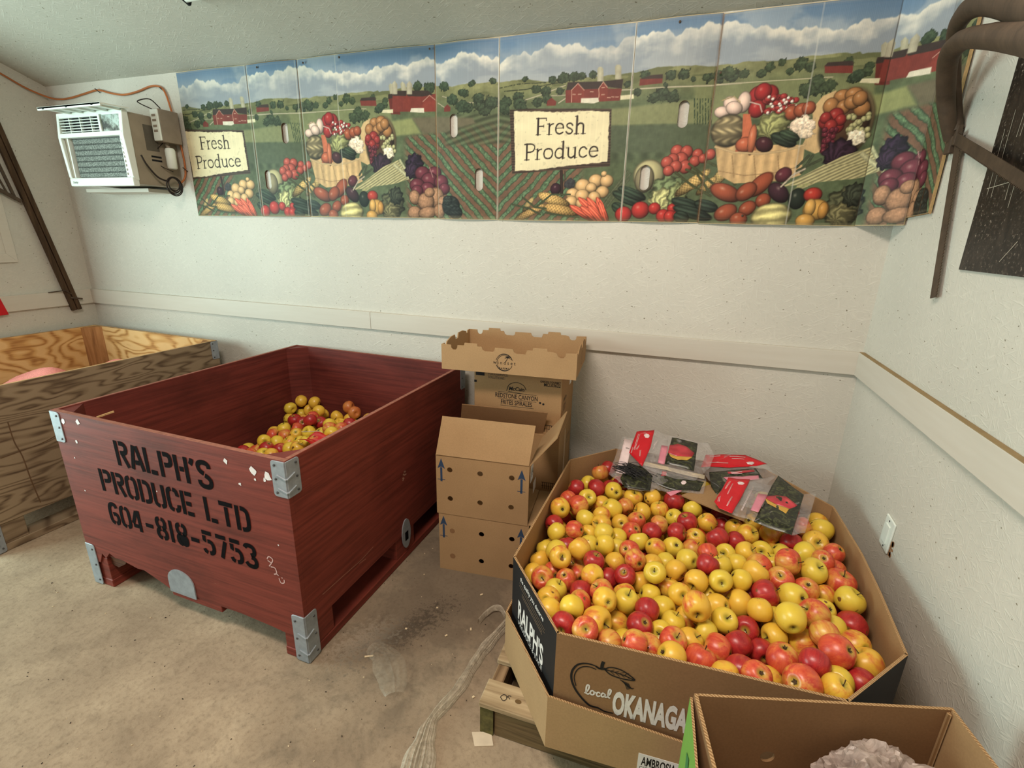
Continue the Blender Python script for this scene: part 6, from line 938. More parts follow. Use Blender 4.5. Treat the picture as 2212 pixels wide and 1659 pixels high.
def imx(p): q = Mi @ Vector(p); return q.x / -q.z
rnd = random.Random(77); items = []
for x, y, z, r, c in APP:
    p = (x / 1000, y / 1000, z / 1000); o = put_apple(p, r / 10000, c, rnd, 'apples in the octagonal carton'); items.append((o, c, zone_name(p[0], p[1]), imx(p)))
label_set(items, 'of octagonal carton')
APF.sort(key=lambda q: -q[2])
heap = MB()
def heap_apple(mb, p, r, c, mi):
    me = AMESH[c][0]; k = r / .0375; q = Matrix.Rotation(rnd.random() * 6, 4, (rnd.random(), rnd.random(), .5)); q = Matrix.Translation(p) @ q @ Matrix.Scale(k, 4)
    mb.add([tuple(v.co) for v in me.vertices], [tuple(f.vertices) for f in me.polygons], mi, q)
keys = ['Y', 'B', 'O', 'R']
for i, (x, y, z) in enumerate(APF):
    c = rnd.choice('YYBBOR'); p = (x / 1000, y / 1000, z / 1000)
    if i < 80:
        o = put_apple(p, .036, c, rnd, 'apples in the octagonal carton'); o['label'] = {'Y': 'yellow', 'B': 'blushed', 'O': 'orange-red', 'R': 'red'}[c] + ' apple mostly buried under others in the octagonal carton'
    else: heap_apple(heap, p, .036, c, keys.index(c))
# a bed of apples below the seen layers, down to the carton floor
for kx in range(14):
    for ky in range(16):
        x = -.37 + kx * .073 + (ky % 2) * .036; y = -2.34 + ky * .073
        if all(((OCT[order[(i + 1) % 8]][0] - OCT[order[i]][0]) * (y - OCT[order[i]][1]) - (OCT[order[(i + 1) % 8]][1] - OCT[order[i]][1]) * (x - OCT[order[i]][0])) / math.hypot(OCT[order[(i + 1) % 8]][0] - OCT[order[i]][0], OCT[order[(i + 1) % 8]][1] - OCT[order[i]][1]) > .045 for i in range(8)):
            for z in (.30, .238, .175): heap_apple(heap, (x + (.02 if z == .238 else 0), y, z), .0365, 'YBOR'[(kx * 7 + ky * 3) % 4], (kx * 7 + ky * 3) % 4) if z > .29 else None
hb = heap.build('buried_apples', [AM[k] for k in keys], smooth=80); tag(hb, 'bed of apples hidden under the top layers in the octagonal carton', 'apples', 'buried apples', 'stuff')

# the red bin's last apples, heaped against its far wall
items = []
def zone_b(x, y): return 'rear of heap' if y > -1.40 else ('middle of heap' if y > -1.52 else 'near edge of heap')
top = max(BAP, key=lambda q: q[2])
for q in BAP:
    x, y, z, r, c = q; p = (x / 1000, y / 1000, z / 1000); o = put_apple(p, r / 10000, c, rnd, 'apples in the red bin')
    items.append((o, c, zone_b(p[0], p[1]), imx(p)))
label_set(items, 'in the red bin')
heap = MB()
for x, y, z in BPF: c = rnd.choice('YBOR'); heap_apple(heap, (x / 1000, y / 1000, z / 1000), .036, c, keys.index(c))
hb = heap.build('buried_apples', [AM[k] for k in keys], smooth=80); tag(hb, 'bed of apples hidden under the heap in the red bin', 'apples', 'buried apples', 'stuff')
t = thing('fruit_bag', 'red printed plastic bag among the apples in the red bin', 'plastic bag', (-1.65, -1.54, .435))
mb = MB(); n = 12
for i in range(n):
    for j in range(n):
        a, b = i / (n - 1), j / (n - 1); mb.v.append((-.09 + .20 * a + .02 * b, -.075 + .15 * b - .02 * a, .012 + .018 * math.sin(5 * a + 2 * b) + .012 * math.cos(7 * b) - .02 * b + .05 * a * b))
for i in range(n - 1):
    for j in range(n - 1): mb.f.append((i * n + j, (i + 1) * n + j, (i + 1) * n + j + 1, i * n + j + 1)); mb.m.append(0)
mb.build('bag_film', plain('glossy_red_film', (200, 34, 40), .22, spec=.6), t, smooth=60)
o = MB().tube([(-1.80, -1.50, .452), (-1.70, -1.475, .462)], .0022, 6).build('twig', m_chipw); tag(o, 'thin straw lying over the apples in the red bin', 'twig')
# ---------------------------------------------------------------- things on the walls
m_acw = plain('air_conditioner_white', (226, 232, 224), .4, var=.05, scale=15); m_acb = plain('dirty_beige_casing', (150, 138, 120), .6, var=.12, scale=12)
m_rec = plain('dark_recess', (24, 24, 26), .8); m_cable = plain('dark_cable', (44, 36, 32), .5); m_gray = plain('grey_box', (140, 128, 114), .6)
def fin_mat():
    m = NT('dusty_coil', .8, .2, .3); f = m.noise(m.coord((1, 1, 1)), 150, 4, .75); w = m.n('ShaderNodeTexWave'); w.bands_direction = 'Z'; w.inputs['Scale'].default_value = 10.5; m.l(m.coord(), w.inputs[0])
    c = m.ramp(f, [(.35, lin((58, 62, 58))), (.5, lin((118, 124, 118))), (.7, lin((168, 174, 166)))]); m.color(m.mix(m.math('MULTIPLY', m.g(w.outputs['Fac'], .7, .95), .7), c, lin((40, 44, 42)))); return m.mat
ac = thing('air_conditioner', 'grimy white window air conditioner mounted through the back wall', 'air conditioner', (-3.262, -1.12, 1.68))
X0, X1, Yf, Yb, Zt = -.268, .274, -.16, .139, .390
MB().box(X0 + .012, Yf + .03, .012, X1 - .012, Yb, Zt - .006).build('casing', m_acb, ac, bevel=.004)
MB().prism([(Yf + .015, .03), (Yf - .004, .05), (Yf - .016, .26), (Yf + .0, Zt), (Yf + .03, Zt), (Yf + .03, .03)], X1 - .028, X1, axis='x').build('bezel_side', m_acw, ac, bevel=.004)
MB().prism([(Yf + .015, .03), (Yf - .004, .05), (Yf - .016, .26), (Yf + .0, Zt), (Yf + .03, Zt), (Yf + .03, .03)], X0, X0 + .022, axis='x').build('bezel_side', m_acw, ac, bevel=.004)
MB().box(X0 + .01, Yf - .001, Zt - .025, X1 - .01, Yf + .03, Zt).build('bezel_top', m_acw, ac, bevel=.004)
MB().box(X0 + .01, Yf - .016, .258, X1 - .01, Yf + .03, .282).build('bezel_rail', m_acw, ac, bevel=.004)
MB().box(X0 + .004, Yf - .006, 0, X1 - .004, Yf + .03, .046).build('bezel_base', m_acw, ac, bevel=.006)
MB().box(X0 + .02, Yf + .022, .04, X1 - .02, Yf + .032, Zt - .02).build('recess', m_rec, ac)
mb = MB()
for k in range(6): mb.box(X0 + .022, Yf - .002, .290 + k * .0145, .085, Yf + .010, .2935 + k * .0145)
for x in (-.17, -.08, .01): mb.box(x, Yf + .0, .284, x + .004, Yf + .014, .364)
mb.build('louvres', m_acw, ac)
MB().box(.085, Yf - .010, .28, .102, Yf + .03, .368).build('bezel_post', m_acw, ac, bevel=.002)
cp = NT('control_panel', .4, 0, .4); _n = cp.noise(cp.coord(loc=(.3, 0, .1)), 14, 4, .7); cp.color(cp.ramp(_n, [(.4, lin((44, 42, 36))), (.5, lin((120, 126, 116))), (.6, lin((176, 190, 184)))])); cp = cp.mat
MB().box(.102, Yf - .002, .284, X1 - .028, Yf + .02, .364).build('control_panel', cp, ac)
MB().box(X0 + .075, Yf + .012, .05, .226, Yf + .022, .256).build('cooling_coil', fin_mat(), ac)
MB().box(X0 + .022, Yf + .004, .046, X0 + .060, Yf + .03, .258).build('inner_cheek', m_acb, ac); MB().box(X0 + .056, Yf - .006, .046, X0 + .066, Yf + .03, .258).build('inner_frame', m_acw, ac, bevel=.002)
st = MB().box(.226, Yf - .004, .046, .248, Yf + .02, .258).build('dotted_strip', m_acw, ac); mb = MB()
for k in range(9): disc(mb, .237, .062 + k * .022, .006, .007)
mb.build('vent_dot', m_gray, st, M=frame((0, Yf - .0046, 0), (1, 0, 0), (0, 0, 1)))
lettering([('Danby', X0 + .03, .016, .012, 1.0, .01, 'LEFT', .2)], plain('grey_badge', (120, 128, 126), .5), ac, frame((0, Yf - .0068, 0), (1, 0, 0), (0, 0, 1)), 'badge')
mb = MB(); mb.box(X0 - .002 + .07, -.285, .376, X1 - .002 + .03, -.278, .392); mb.prism([(-.285, .384), (Yf + .02, .391), (Yf + .02, .396), (-.285, .391)], X0 + .07, X1 + .03, axis='x')
for k in range(5): mb.box(X0 + .12 + k * .1, -.27, .380, X0 + .135 + k * .1, Yf, .386)
mb.build('raised_front_grille', m_acw, ac)
mb = MB()
for x in (X0 + .11, X0 + .30, X0 + .50): mb.box(x, -.2865, .380, x + .014, -.2845, .386)
mb.build('grille_clip', m_rec, ac)
MB().box(X1 - .0118, -.05, .20, X1 - .0108, .025, .335).build('rating_plate', plain('dark_rating_plate', (92, 86, 76), .5), ac)
mb = MB(); mb.box(X1 - .0118, -.03, .165, X1 - .0108, .03, .175); mb.box(X1 - .0118, -.03, .145, X1 - .0108, .03, .155); mb.build('side_vent', m_rec, ac)
MB().box(X0 - .11, -.02, -.022, X1 - .10, .139, -.001).build('support_shelf', m_trim, ac, bevel=.002)
sw = thing('switch_box', 'beige box with a long white label on the right flank of the air conditioner', 'box', (-2.955, -1.055, 1.93))
MB().box(-.032, -.062, 0, .03, .055, .172).build('box_body', m_gray, sw, bevel=.003); MB().box(-.03, -.072, .004, .028, -.062, .168).build('label_face', m_acw, sw, bevel=.004)
mb = MB()
for z in (.05, .075, .105, .13): mb.box(-.018, -.0728, z, .012, -.0718, z + .012)
mb.build('label_print', m_gray, sw)
MB().tube(bez([(-.02, -.06, .17), (-.05, -.1, .19), (-.04, -.12, .2), (.0, -.08, .215), (.02, -.04, .175)], 6), .003, 6).build('cable_loop', m_cable, sw, smooth=60)
pg = thing('power_plug', 'fat white plug hanging below the switch box by the air conditioner', 'plug', (-2.955, -1.065, 1.79))
MB().lathe([(.02, 0), (.026, .006), (.027, .10), (.022, .112), (.008, .116)], 18).build('plug_body', m_acw, pg, smooth=50)
MB().tube(bez([(0, 0, .115), (-.01, -.01, .13), (-.01, 0, .142)], 4), .009, 8).build('plug_neck', m_gray, pg, smooth=60)
MB().tube(bez([(-.02, -.02, .14), (-.06, -.05, .08), (-.05, -.04, .02), (0, .0, -.015)], 6), .0025, 6).build('plug_cable', m_cable, pg, smooth=60)
cc = thing('cable_coil', 'dark coiled mains cable hanging beside the air conditioner', 'cable', (-2.955, -1.075, 1.705)); mb = MB()
for k in range(5):
    r = .034 + .004 * k; mb.tube([(.006 * math.sin(k * 2), r * math.cos(2 * PI * i / 24) + .004 * math.sin(k * 3), r * 1.05 * math.sin(2 * PI * i / 24) - .003 * k) for i in range(24)], .0032, 6, closed=True)
mb.build('cable_turns', m_cable, cc, smooth=60)
MB().tube(bez([(-.01, -.16, .14), (-.005, -.14, .09), (.0, -.09, .03), (.0, -.03, .012)], 6), .005, 8).build('cable_lead', m_cable, cc, smooth=60)
m_orange = plain('orange_cord', (176, 104, 58), .5, var=.25, scale=6)
oc = thing('extension_cord', 'orange extension cord stapled along the top of the back wall', 'cord', (-3.6, -.99, 2.2)); off = Vector((-3.6, -.99, 2.2))
P = [(-4.060, -1.45, 2.43), (-4.060, -1.21, 2.327), (-4.055, -1.10, 2.277), (-4.03, -1.0, 2.246), (-3.93, -.99, 2.232), (-3.82, -.99, 2.236), (-3.70, -.99, 2.250), (-3.575, -.99, 2.262), (-3.47, -.99, 2.24), (-3.36, -.99, 2.224), (-3.24, -.99, 2.233), (-3.12, -.99, 2.254), (-3.05, -.99, 2.248), (-3.01, -.99, 2.214), (-2.985, -.99, 2.12), (-2.965, -.99, 2.0), (-2.95, -.99, 1.89), (-2.948, -.99, 1.80), (-2.955, -1.0, 1.745), (-2.96, -1.04, 1.705)]
MB().tube([p - off for p in bez(P, 6)], .0055, 8).build('cord', m_orange, oc, smooth=60)
for p in ((-3.575, 2.262), (-3.03, 2.235), (-2.948, 1.80)): MB().tube([(p[0] - .012 - off.x, .004, p[1] + .004 - off.z), (p[0] - .004 - off.x, -.012, p[1] + .006 - off.z), (p[0] + .012 - off.x, .004, p[1] - .014 - off.z)], .0026, 6).build('staple', m_cable, oc, smooth=60)

# old tool, panel and red cloth on the left wall
m_rust = metal('dark_rusty_iron', (78, 62, 48), .7, .2, .4); m_rustw = plank('old_dark_wood', (74, 56, 40), (96, 74, 54), (38, 28, 20), 'z')
lt = thing('farm_tool', 'long dark farm tool of paired bars leaning on the left wall', 'tool', (XL, -1.12, .884))
def wb_(y0, z0, y1, z1, w_, t0, t1, name, m, par): # flat bar lying on the left wall
    d = Vector((0, y1 - y0, z1 - z0)); n = Vector((0, -d.z, d.y)).normalized() * w_ / 2
    poly = [(y0 - n.y, z0 - n.z), (y0 + n.y, z0 + n.z), (y1 + n.y, z1 + n.z), (y1 - n.y, z1 - n.z)]
    return MB().prism(poly, t0, t1, axis='x').build(name, m, par, bevel=.002, seg=1)
wb_(.014, .004, -.212, 1.32, .026, .016, .045, 'bar', m_rustw, lt); wb_(-.017, .0, -.243, 1.32, .026, .016, .042, 'bar', m_rustw, lt)
wb_(-.030, .09, .040, .075, .012, .044, .052, 'strap', m_rust, lt)
wb_(-.165, .712, -.46, .90, .022, .030, .042, 'cross_bar', m_rust, lt); wb_(-.185, .72, -.25, 1.05, .016, .018, .030, 'tine', m_rust, lt); wb_(-.215, .74, -.30, 1.05, .010, .018, .028, 'tine', m_rust, lt)
MB().tube([(.045, -.02, .115), (.05, -.055, .142), (.02, -.138, .134)], .004, 6).build('bent_nail', m_rust, lt, smooth=60)
pn = thing('wall_panel', 'plain white panel with mitred frame hung on the left wall', 'panel', (XL, -1.372, 1.224))
MB().box(.0, -.75, 0, .012, 0, .50).build('panel_board', m_trim, pn, bevel=.002)
MB().prism([(0, .0), (0, .50), (-.05, .45), (-.05, .055)], .012, .016, axis='x').build('panel_frame', m_trim, pn, bevel=.001); MB().prism([(-.75, 0), (0, 0), (-.05, .055), (-.75, .055)], .012, .016, axis='x').build('panel_frame', m_trim, pn, bevel=.001)
o = MB().prism([(-1.80, 1.02), (-1.80, .895), (-1.497, .905), (-1.520, 1.02)], XL + .015, XL + .03, axis='x').build('red_cloth', plain('red_cloth', (196, 24, 34), .6), bevel=.003); tag(o, 'bright red cloth hung at the left edge over the wall board', 'cloth')
MB().box(-.0, 0, 0, .001, .001, .001)

# right wall: bow saws, poster, outlet
def blade(pts_back, w_, x, x1, tooth, name, par, off, flip=1):
    (y0, z0), (y1, z1) = pts_back; d = Vector((y1 - y0, z1 - z0)); L = d.length; d /= L; n = Vector((-d.y, d.x)) * flip
    k = int(L / tooth); P = [Vector((y0, z0)), Vector((y1, z1))]; T_ = []
    for i in range(k, -1, -1):
        b = Vector((y0, z0)) + d * (L * i / k); T_.append(b + n * w_)
        if i: T_.append(b - d * (tooth * .5) + n * (w_ - tooth * .55))
    poly = [tuple(p) for p in P + T_]; xs = lambda p: x + (x1 - x) * ((Vector(p) - Vector((y0, z0))).dot(d) / L)
    v = [(xs(p) - off.x, p[0] - off.y, p[1] - off.z) for p in poly] + [(xs(p) - .0022 - off.x, p[0] - off.y, p[1] - off.z) for p in poly]; m = len(poly)
    mb = MB().add(v, [tuple(range(m)), tuple(range(2 * m - 1, m - 1, -1))] + [(i, (i + 1) % m, m + (i + 1) % m, m + i) for i in range(m)])
    return mb.build(name, m_rust, par)
def saw(label, path, rad, loc):
    t = thing('bow_saw', label, 'saw', loc, 0, 'bow saws on the right wall'); off = Vector(loc)
    C = bez(path, 7); rs = [rad[0] + (rad[1] - rad[0]) * i / (len(C) - 1) for i in range(len(C))]
    MB().tube([p - off for p in C], rs, 12, flat=.8).build('saw_frame', m_rust, t, smooth=60); return t
s1 = saw('lower rusty bow saw on the right wall, its blade slanting across the dark poster', [(.735, -1.345, 1.779), (.70, -1.372, 1.84), (.67, -1.405, 1.896), (.62, -1.513, 1.959), (.585, -1.682, 1.95), (.52, -2.0, 1.862), (.45, -2.299, 1.772), (.36, -2.602, 1.682)], (.021, .031), (.735, -1.345, 1.779))
s2 = saw('upper rusty bow saw on the right wall, its toothed blade hanging straight down', [(.738, -1.36, 1.80), (.70, -1.358, 1.93), (.64, -1.458, 2.024), (.60, -1.609, 2.032), (.56, -1.827, 1.979), (.48, -2.198, 1.846), (.40, -2.496, 1.743)], (.021, .030), (.738, -1.36, 1.80))
blade([(-1.372, 1.785), (-1.488, 1.300)], .040, .737, .737, .0095, 'saw_blade', s2, Vector((.738, -1.36, 1.80)), -1)
blade([(-1.35, 1.800), (-2.05, 1.560)], .034, .737, .69, .009, 'saw_blade', s1, Vector((.735, -1.345, 1.779)), 1)
for t, p in ((s1, (.733, -1.352, 1.79)), (s2, (.739, -1.366, 1.81))):
    MB().box(-.008, -.018, -.045, .008, .018, .012).build('blade_clamp', m_rust, t, loc=(0, -.004, .0), bevel=.003)
po = NT('dark_photo_print', .45, 0, .4); a_ = po.noise(po.coord(), 90, 4, .8); b_ = po.noise(po.coord(loc=(2, 1, 4)), 7, 3); c_ = po.noise(po.coord((1, 30, 8)), 1.0, 3)
q_ = po.ramp(a_, [(.48, lin((24, 20, 17))), (.60, lin((54, 46, 40))), (.68, lin((170, 158, 144)))]); po.color(po.mix(po.g(b_, .45, .62), q_, po.ramp(c_, [(.4, lin((22, 19, 17))), (.7, lin((66, 56, 48)))]))); po = po.mat
ps = thing('poster', 'large dark black and white photograph poster on the right wall', 'poster', (XR - .0065, -1.59, 1.395))
MB().box(0, -.85, 0, .005, 0, .80).build('poster_sheet', po, ps); mb = MB()
MP = frame((-.0003, 0, 0), (0, -1, 0), (0, 0, 1))
for q in ([(.035, .36), (.040, .20)], [(.06, .40), (.063, .19)], [(.03, .215), (.17, .225)], [(.13, .26), (.133, .18)], [(.155, .25), (.156, .16)], [(.10, .33), (.108, .46)], [(.115, .33), (.122, .46)], [(.19, .03), (.24, .08)]): stroke(mb, q, .0019)
mb.build('printed_line', plain('pale_print_line', (176, 166, 150), .5), ps, M=MP)
ol = thing('wall_plate', 'white electrical cover plate low on the right wall', 'wall plate', (XR, -1.608, .525))
MR_ = Matrix.Rotation(.06, 4, 'X')
MB().box(-.007, -.036, -.058, 0, .036, .058).build('plate', m_acw, ol, M=MR_, bevel=.003)
MB().box(-.011, -.017, -.034, -.006, .017, .034).build('rocker', m_acw, ol, M=MR_, bevel=.002)
for z in (-.047, .047): MB().lathe([(.0035, 0), (.003, .0015)], 8, T=Matrix.Translation((-.007, 0, z)) @ Matrix.Rotation(-PI / 2, 4, 'Y')).build('plate_screw', m_screw, ol)
mb = MB(); random.seed(3)
for k in range(9): disc(mb, random.uniform(-.012, .01), random.uniform(-.055, -.005), random.uniform(.004, .010), random.uniform(.004, .012), 7)
mb.build('chipped_edge', plain('chipped_board', (150, 104, 64), .9), ol, M=frame((-.0006, -.044, 0), (0, -1, 0), (0, 0, 1)))
# end of the ceiling light just inside the top of the frame
cf = thing('ceiling_light', 'end of a metal ceiling light fixture at the top edge of the photo', 'light', (-2.238, -1.392, 2.4630))
RX = Matrix.Rotation(-math.atan(SL), 4, 'X')
MB().box(0, -.14, -.004, 1.25, 0, .0).box(.012, -.13, -.045, 1.24, -.01, -.004).build('fixture_body', m_galv, cf, M=RX, bevel=.002); MB().box(-.016, -.145, -.05, .0, .003, .0).build('end_cap', m_rec, cf, M=RX, bevel=.002)
for z in (-.045, -.095): MB().tube([(.03, z, -.062), (1.2, z, -.062)], .013, 10).build('tube', m_acw, cf, M=RX, smooth=60)
# ---------------------------------------------------------------- printed produce banner (unfolded bulk carton sleeves)
PX = .0026; PER = 2.07; BH = .780
NU = int(PER / PX); NV = int(BH / PX) + 1
U = (np.arange(NU) * PX)[None, :].repeat(NV, 0) * 1000; V = (np.arange(NV) * PX)[:, None].repeat(NU, 1) * 1000
RGB = np.zeros((NV, NU, 3)); rs = np.random.RandomState(4)
def vnoise(fu, fv, seed, octv=3, x=None, y=None):
    out = np.zeros_like(U if x is None else x); amp = 1; tot = 0
    for o in range(octv):
        r = np.random.RandomState(seed + o); n = 64; G = r.rand(n, n)
        a = (U if x is None else x) / 1000 * fu * 2 ** o; b = (V if y is None else y) / 1000 * fv * 2 ** o
        i, j = np.floor(a).astype(int), np.floor(b).astype(int); fa, fb = a - i, b - j; fa = fa * fa * (3 - 2 * fa); fb = fb * fb * (3 - 2 * fb); i %= n; j %= n; i1, j1 = (i + 1) % n, (j + 1) % n
        out += amp * ((G[i, j] * (1 - fa) + G[i1, j] * fa) * (1 - fb) + (G[i, j1] * (1 - fa) + G[i1, j1] * fa) * fb); tot += amp; amp *= .5
    return out / tot
def sm(x, a, b): t = np.clip((x - a) / (b - a), 0, 1); return t * t * (3 - 2 * t)
def blend(m, col, sl=None):
    R = RGB if sl is None else RGB[sl]; c = np.array(col, float) if not isinstance(col, np.ndarray) else col
    R[...] = R * (1 - m[..., None]) + c * m[..., None]
g1, g2, g3 = vnoise(9, 22, 1, 4), vnoise(60, 60, 5, 3), vnoise(150, 150, 9, 2)
hzx = np.array([p[0] for p in HZ]); hzy = np.array([p[1] for p in HZ]); hz = np.interp(U[0], hzx, hzy)[None, :] + (vnoise(30, 1, 40, 3) - .5) * 10
# sky and cumulus
t = np.clip((V - 600) / 180, 0, 1); RGB[...] = np.array((168, 180, 192)) * (1 - t[..., None]) + np.array((96, 132, 172)) * t[..., None]
w1 = vnoise(5.5, 9, 21, 5); w2 = vnoise(4.0, 12, 33, 5)
cl = sm(w1 + .26 * (1 - t) - .08 * t, .49, .58); lit = sm(vnoise(12, 16, 50, 4) + .3 * (w1 - .5), .36, .66)
top_ = 630 + 105 * vnoise(4.2, .01, 71, 2) + 42 * vnoise(17, .01, 75, 2) + 14 * vnoise(60, .01, 79, 2) + 10 * (vnoise(40, 40, 83, 2) - .5); dep = top_ - V; blend(sm(w1, .52, .66) * .45, (190, 196, 202)); lit = sm(.75 - dep / 110 + .9 * (vnoise(14, 20, 50, 4) - .5), .1, .8); blend(sm(dep, -1, 7) * .96, np.array((152, 162, 174)) * (1 - lit[..., None]) + np.array((232, 227, 216)) * lit[..., None])
blend(sm(w2, .54, .66) * (1 - t) * .7, (178, 184, 190))
# land
land = sm(hz - V, -2, 2); d = np.clip((600 - V) / 600, 0, 1)
base = np.array((140, 142, 98))[None, None] * (1 - sm(d, 0, .25)[..., None]) + np.array((98, 112, 82)) * sm(d, 0, .25)[..., None]
base = base * (.86 + .28 * g1[..., None]); base = base * (.9 + .2 * g2[..., None]); blend(land, base)
far = sm(vnoise(7, 30, 61, 3), .5, .56) * sm(V, 545, 560) * land; blend(far * .7, (104, 110, 74))
# crop rows running up to a vanishing point on the fold at u = 0
uu = np.where(U > 1100, U - 2070, U); au = np.abs(uu)
rows = (sm(480 - V, 0, 30)) * (sm(np.where(uu < 0, 520, 430) - au, 0, 40)) * sm(430 - au * .10 - V, -20, 10)
per = 62.0; ww = (V - au * .98 + 2000) / per + (g1 - .5) * .35
st = .5 + .5 * np.cos(ww * 2 * math.pi); leaf = sm(st + (g3 - .5) * .45, .36, .56)
blend(rows * .95, np.array((132, 98, 78)) * (.85 + .3 * g2[..., None])); lf = np.array((92, 118, 88)) * (.70 + .6 * g3[..., None]) * (.62 + .5 * sm(st, .4, .95))[..., None]; blend(rows * leaf, lf)
up = sm(V, 330, 350) * sm(478 - V, 0, 12) * sm(300 - au, 0, 40); f2 = .5 + .5 * np.sin((V - 330) * .22 + au * .03 + (au / 60) ** 1.3); blend(up * .75, np.array((92, 100, 74))[None, None] * (.75 + .5 * f2[..., None]))
g4 = sm(410 - V, 0, 20) * sm(U, 520, 560) * sm(1000 - U, 0, 60) * sm(V, 240, 270); f3 = .5 + .5 * np.sin(U * .09 + (g1 - .5) * 6); blend(g4 * .6, np.array((92, 104, 80))[None, None] * (.75 + .45 * f3[..., None]))
def box_(u0, u1, v0, v1): 
    i0, i1 = max(0, int((u0) / 1000 / PX)), min(NU, int(u1 / 1000 / PX) + 2); j0, j1 = max(0, int(v0 / 1000 / PX)), min(NV, int(v1 / 1000 / PX) + 2); return (slice(j0, j1), slice(i0, i1))
def segd(X, Y, pts):
    D = np.full(X.shape, 1e9); T = np.zeros(X.shape)
    for k in range(len(pts) - 1):
        (ax, ay), (bx, by) = pts[k], pts[k + 1]; dx, dy = bx - ax, by - ay; L = dx * dx + dy * dy + 1e-9
        t = np.clip(((X - ax) * dx + (Y - ay) * dy) / L, 0, 1); q = np.hypot(X - ax - t * dx, Y - ay - t * dy); D = np.minimum(D, q)
    return D
def inpoly(X, Y, P):
    c = np.zeros(X.shape, bool); n = len(P)
    for i in range(n):
        (x0, y0), (x1, y1) = P[i], P[i - 1]
        if y0 != y1: c ^= ((y0 > Y) != (y1 > Y)) & (X < (x1 - x0) * (Y - y0) / (y1 - y0) + x0)
    return c
def paint(f):
    k = f[0]
    if k == 'e':
        _, u, v, ru, rv, rot, col, s = f; ru, rv = (ru * .86, rv * .86) if s == 2 else (ru, rv); a = math.radians(rot); R = max(ru, rv) * 1.25; sl = box_(u - R, u + R, v - R, v + R)
        X, Y = U[sl] - u, V[sl] - v
        if X.size == 0: return
        p = (X * math.cos(-a) + Y * math.sin(-a)) / ru; q = (-X * math.sin(-a) + Y * math.cos(-a)) / rv
        # rot is measured in the photo (y down): flip its sense
        r = np.sqrt(p * p + q * q); nz = g3[sl]
        if s == 2: r = r * (1 + .5 * (g2[sl] - .5) + .5 * (nz - .5))
        if s == 8: r = r * (1 + .10 * np.sin(np.arctan2(q, p) * 9 + 4 * g2[sl]))
        m = sm(1 - r, -.06, .08); c = np.array(col, float)[None, None]
        sh = np.clip(1.10 - .42 * np.clip(r, 0, 1.2) ** 2 + .20 * (Y / max(rv, 1)) - .14 * (X / max(ru, 1)), .5, 1.3)
        if s == 2: c = c * 1.12 + 6; sh = (.72 + .6 * nz) * (.92 + .12 * (Y / max(rv, 1)))
        if s == 6: sh = sh * (.80 + .4 * (.5 + .5 * np.sin(q * 9 + 2 * g2[sl])))
        if s == 7: sh = sh * (.86 + .22 * np.sign(np.sin(p * 40)) * np.sign(np.sin(q * 9)) * .5 + .1 * nz)
        if s == 8: sh = sh * (.74 + .42 * (.5 + .5 * np.sin(np.arctan2(q + .5, p + .25) * 9 + 7 * r + 14 * g1[sl] + 5 * g2[sl])))
        if s == 10: sh = sh * (.72 + .5 * (.5 + .5 * np.sin(p * 11 + 3 * np.sin(q * 7))) * (.5 + .5 * np.cos(q * 10)))
        if s == 11: sh = sh * (.9 + .25 * (nz - .5))
        edge = sm(r, .82, 1.0)
        blend(m, c * sh[..., None] * (1 - .35 * edge[..., None]), sl)
        if s == 0 and min(ru, rv) > 9: blend(np.clip(1 - np.hypot(p + .28, q - .32) / .3, 0, 1) ** 1.5 * .45, (246, 232, 214), sl)
    elif k == 'p':
        _, P, col, s = f; us = [q[0] for q in P]; vs = [q[1] for q in P]; sl = box_(min(us) - 6, max(us) + 6, min(vs) - 6, max(vs) + 6); X, Y = U[sl], V[sl]
        if X.size == 0: return
        D = segd(X, Y, P + [P[0]]); ins = inpoly(X, Y, P); sd = np.where(ins, D, -D); w = 8 if s == 3 else 1.6
        if s == 5: sd = sd + (g2[sl] - .5) * 7
        m = sm(sd, -w, w); c = np.array(col, float)[None, None] * (.93 + .14 * g2[sl][..., None])
        if s == 1: x0, x1 = min(us), max(us); c = c * (1.08 - .5 * np.abs((X - x0) / (x1 - x0 + 1) - .42) ** 1.6)[..., None]
        if s == 4: c = c * (.8 + .4 * (.5 + .5 * np.sin(Y * .55)))[..., None]
        if s == 5: c = np.array(col, float)[None, None] * (.97 + .05 * g1[sl][..., None]) * np.where(g2[sl][..., None] > .72, .93, 1.0)
        if s == 6: dx_, dy_ = P[2][0] - P[0][0], P[2][1] - P[0][1]; n_ = math.hypot(dx_, dy_); c = c * (.74 + .36 * (.5 + .5 * np.sin((-X * dy_ + Y * dx_) / n_ * .55 + 2 * g1[sl])))[..., None]
        if s == 9: c = c * (.92 + .14 * (.5 + .5 * np.sin(X * .16)))[..., None] * (1.05 - .25 * np.abs((X - np.mean(us)) / (max(us) - min(us))) ** 1.5)[..., None]
        blend(m, c, sl)
    elif k == 'l':
        _, P, w, col, s = f; us = [q[0] for q in P]; vs = [q[1] for q in P]; ww = max(w * .36, 1.5); sl = box_(min(us) - w, max(us) + w, min(vs) - w, max(vs) + w); X, Y = U[sl], V[sl]
        if X.size == 0: return
        D = segd(X, Y, P); m = sm(ww * (1 if s != 2 else .6 + .8 * 1) - D, -1.4, 1.4)
        if s == 2: m = m * sm(g3[sl], .25, .5)
        c = np.array(col, float)[None, None] * (1 - .25 * (D / (ww + 1))[..., None].clip(0, 1))
        if s in (6, 8): c = c * (.86 + .28 * g3[sl][..., None])
        blend(m, c, sl)
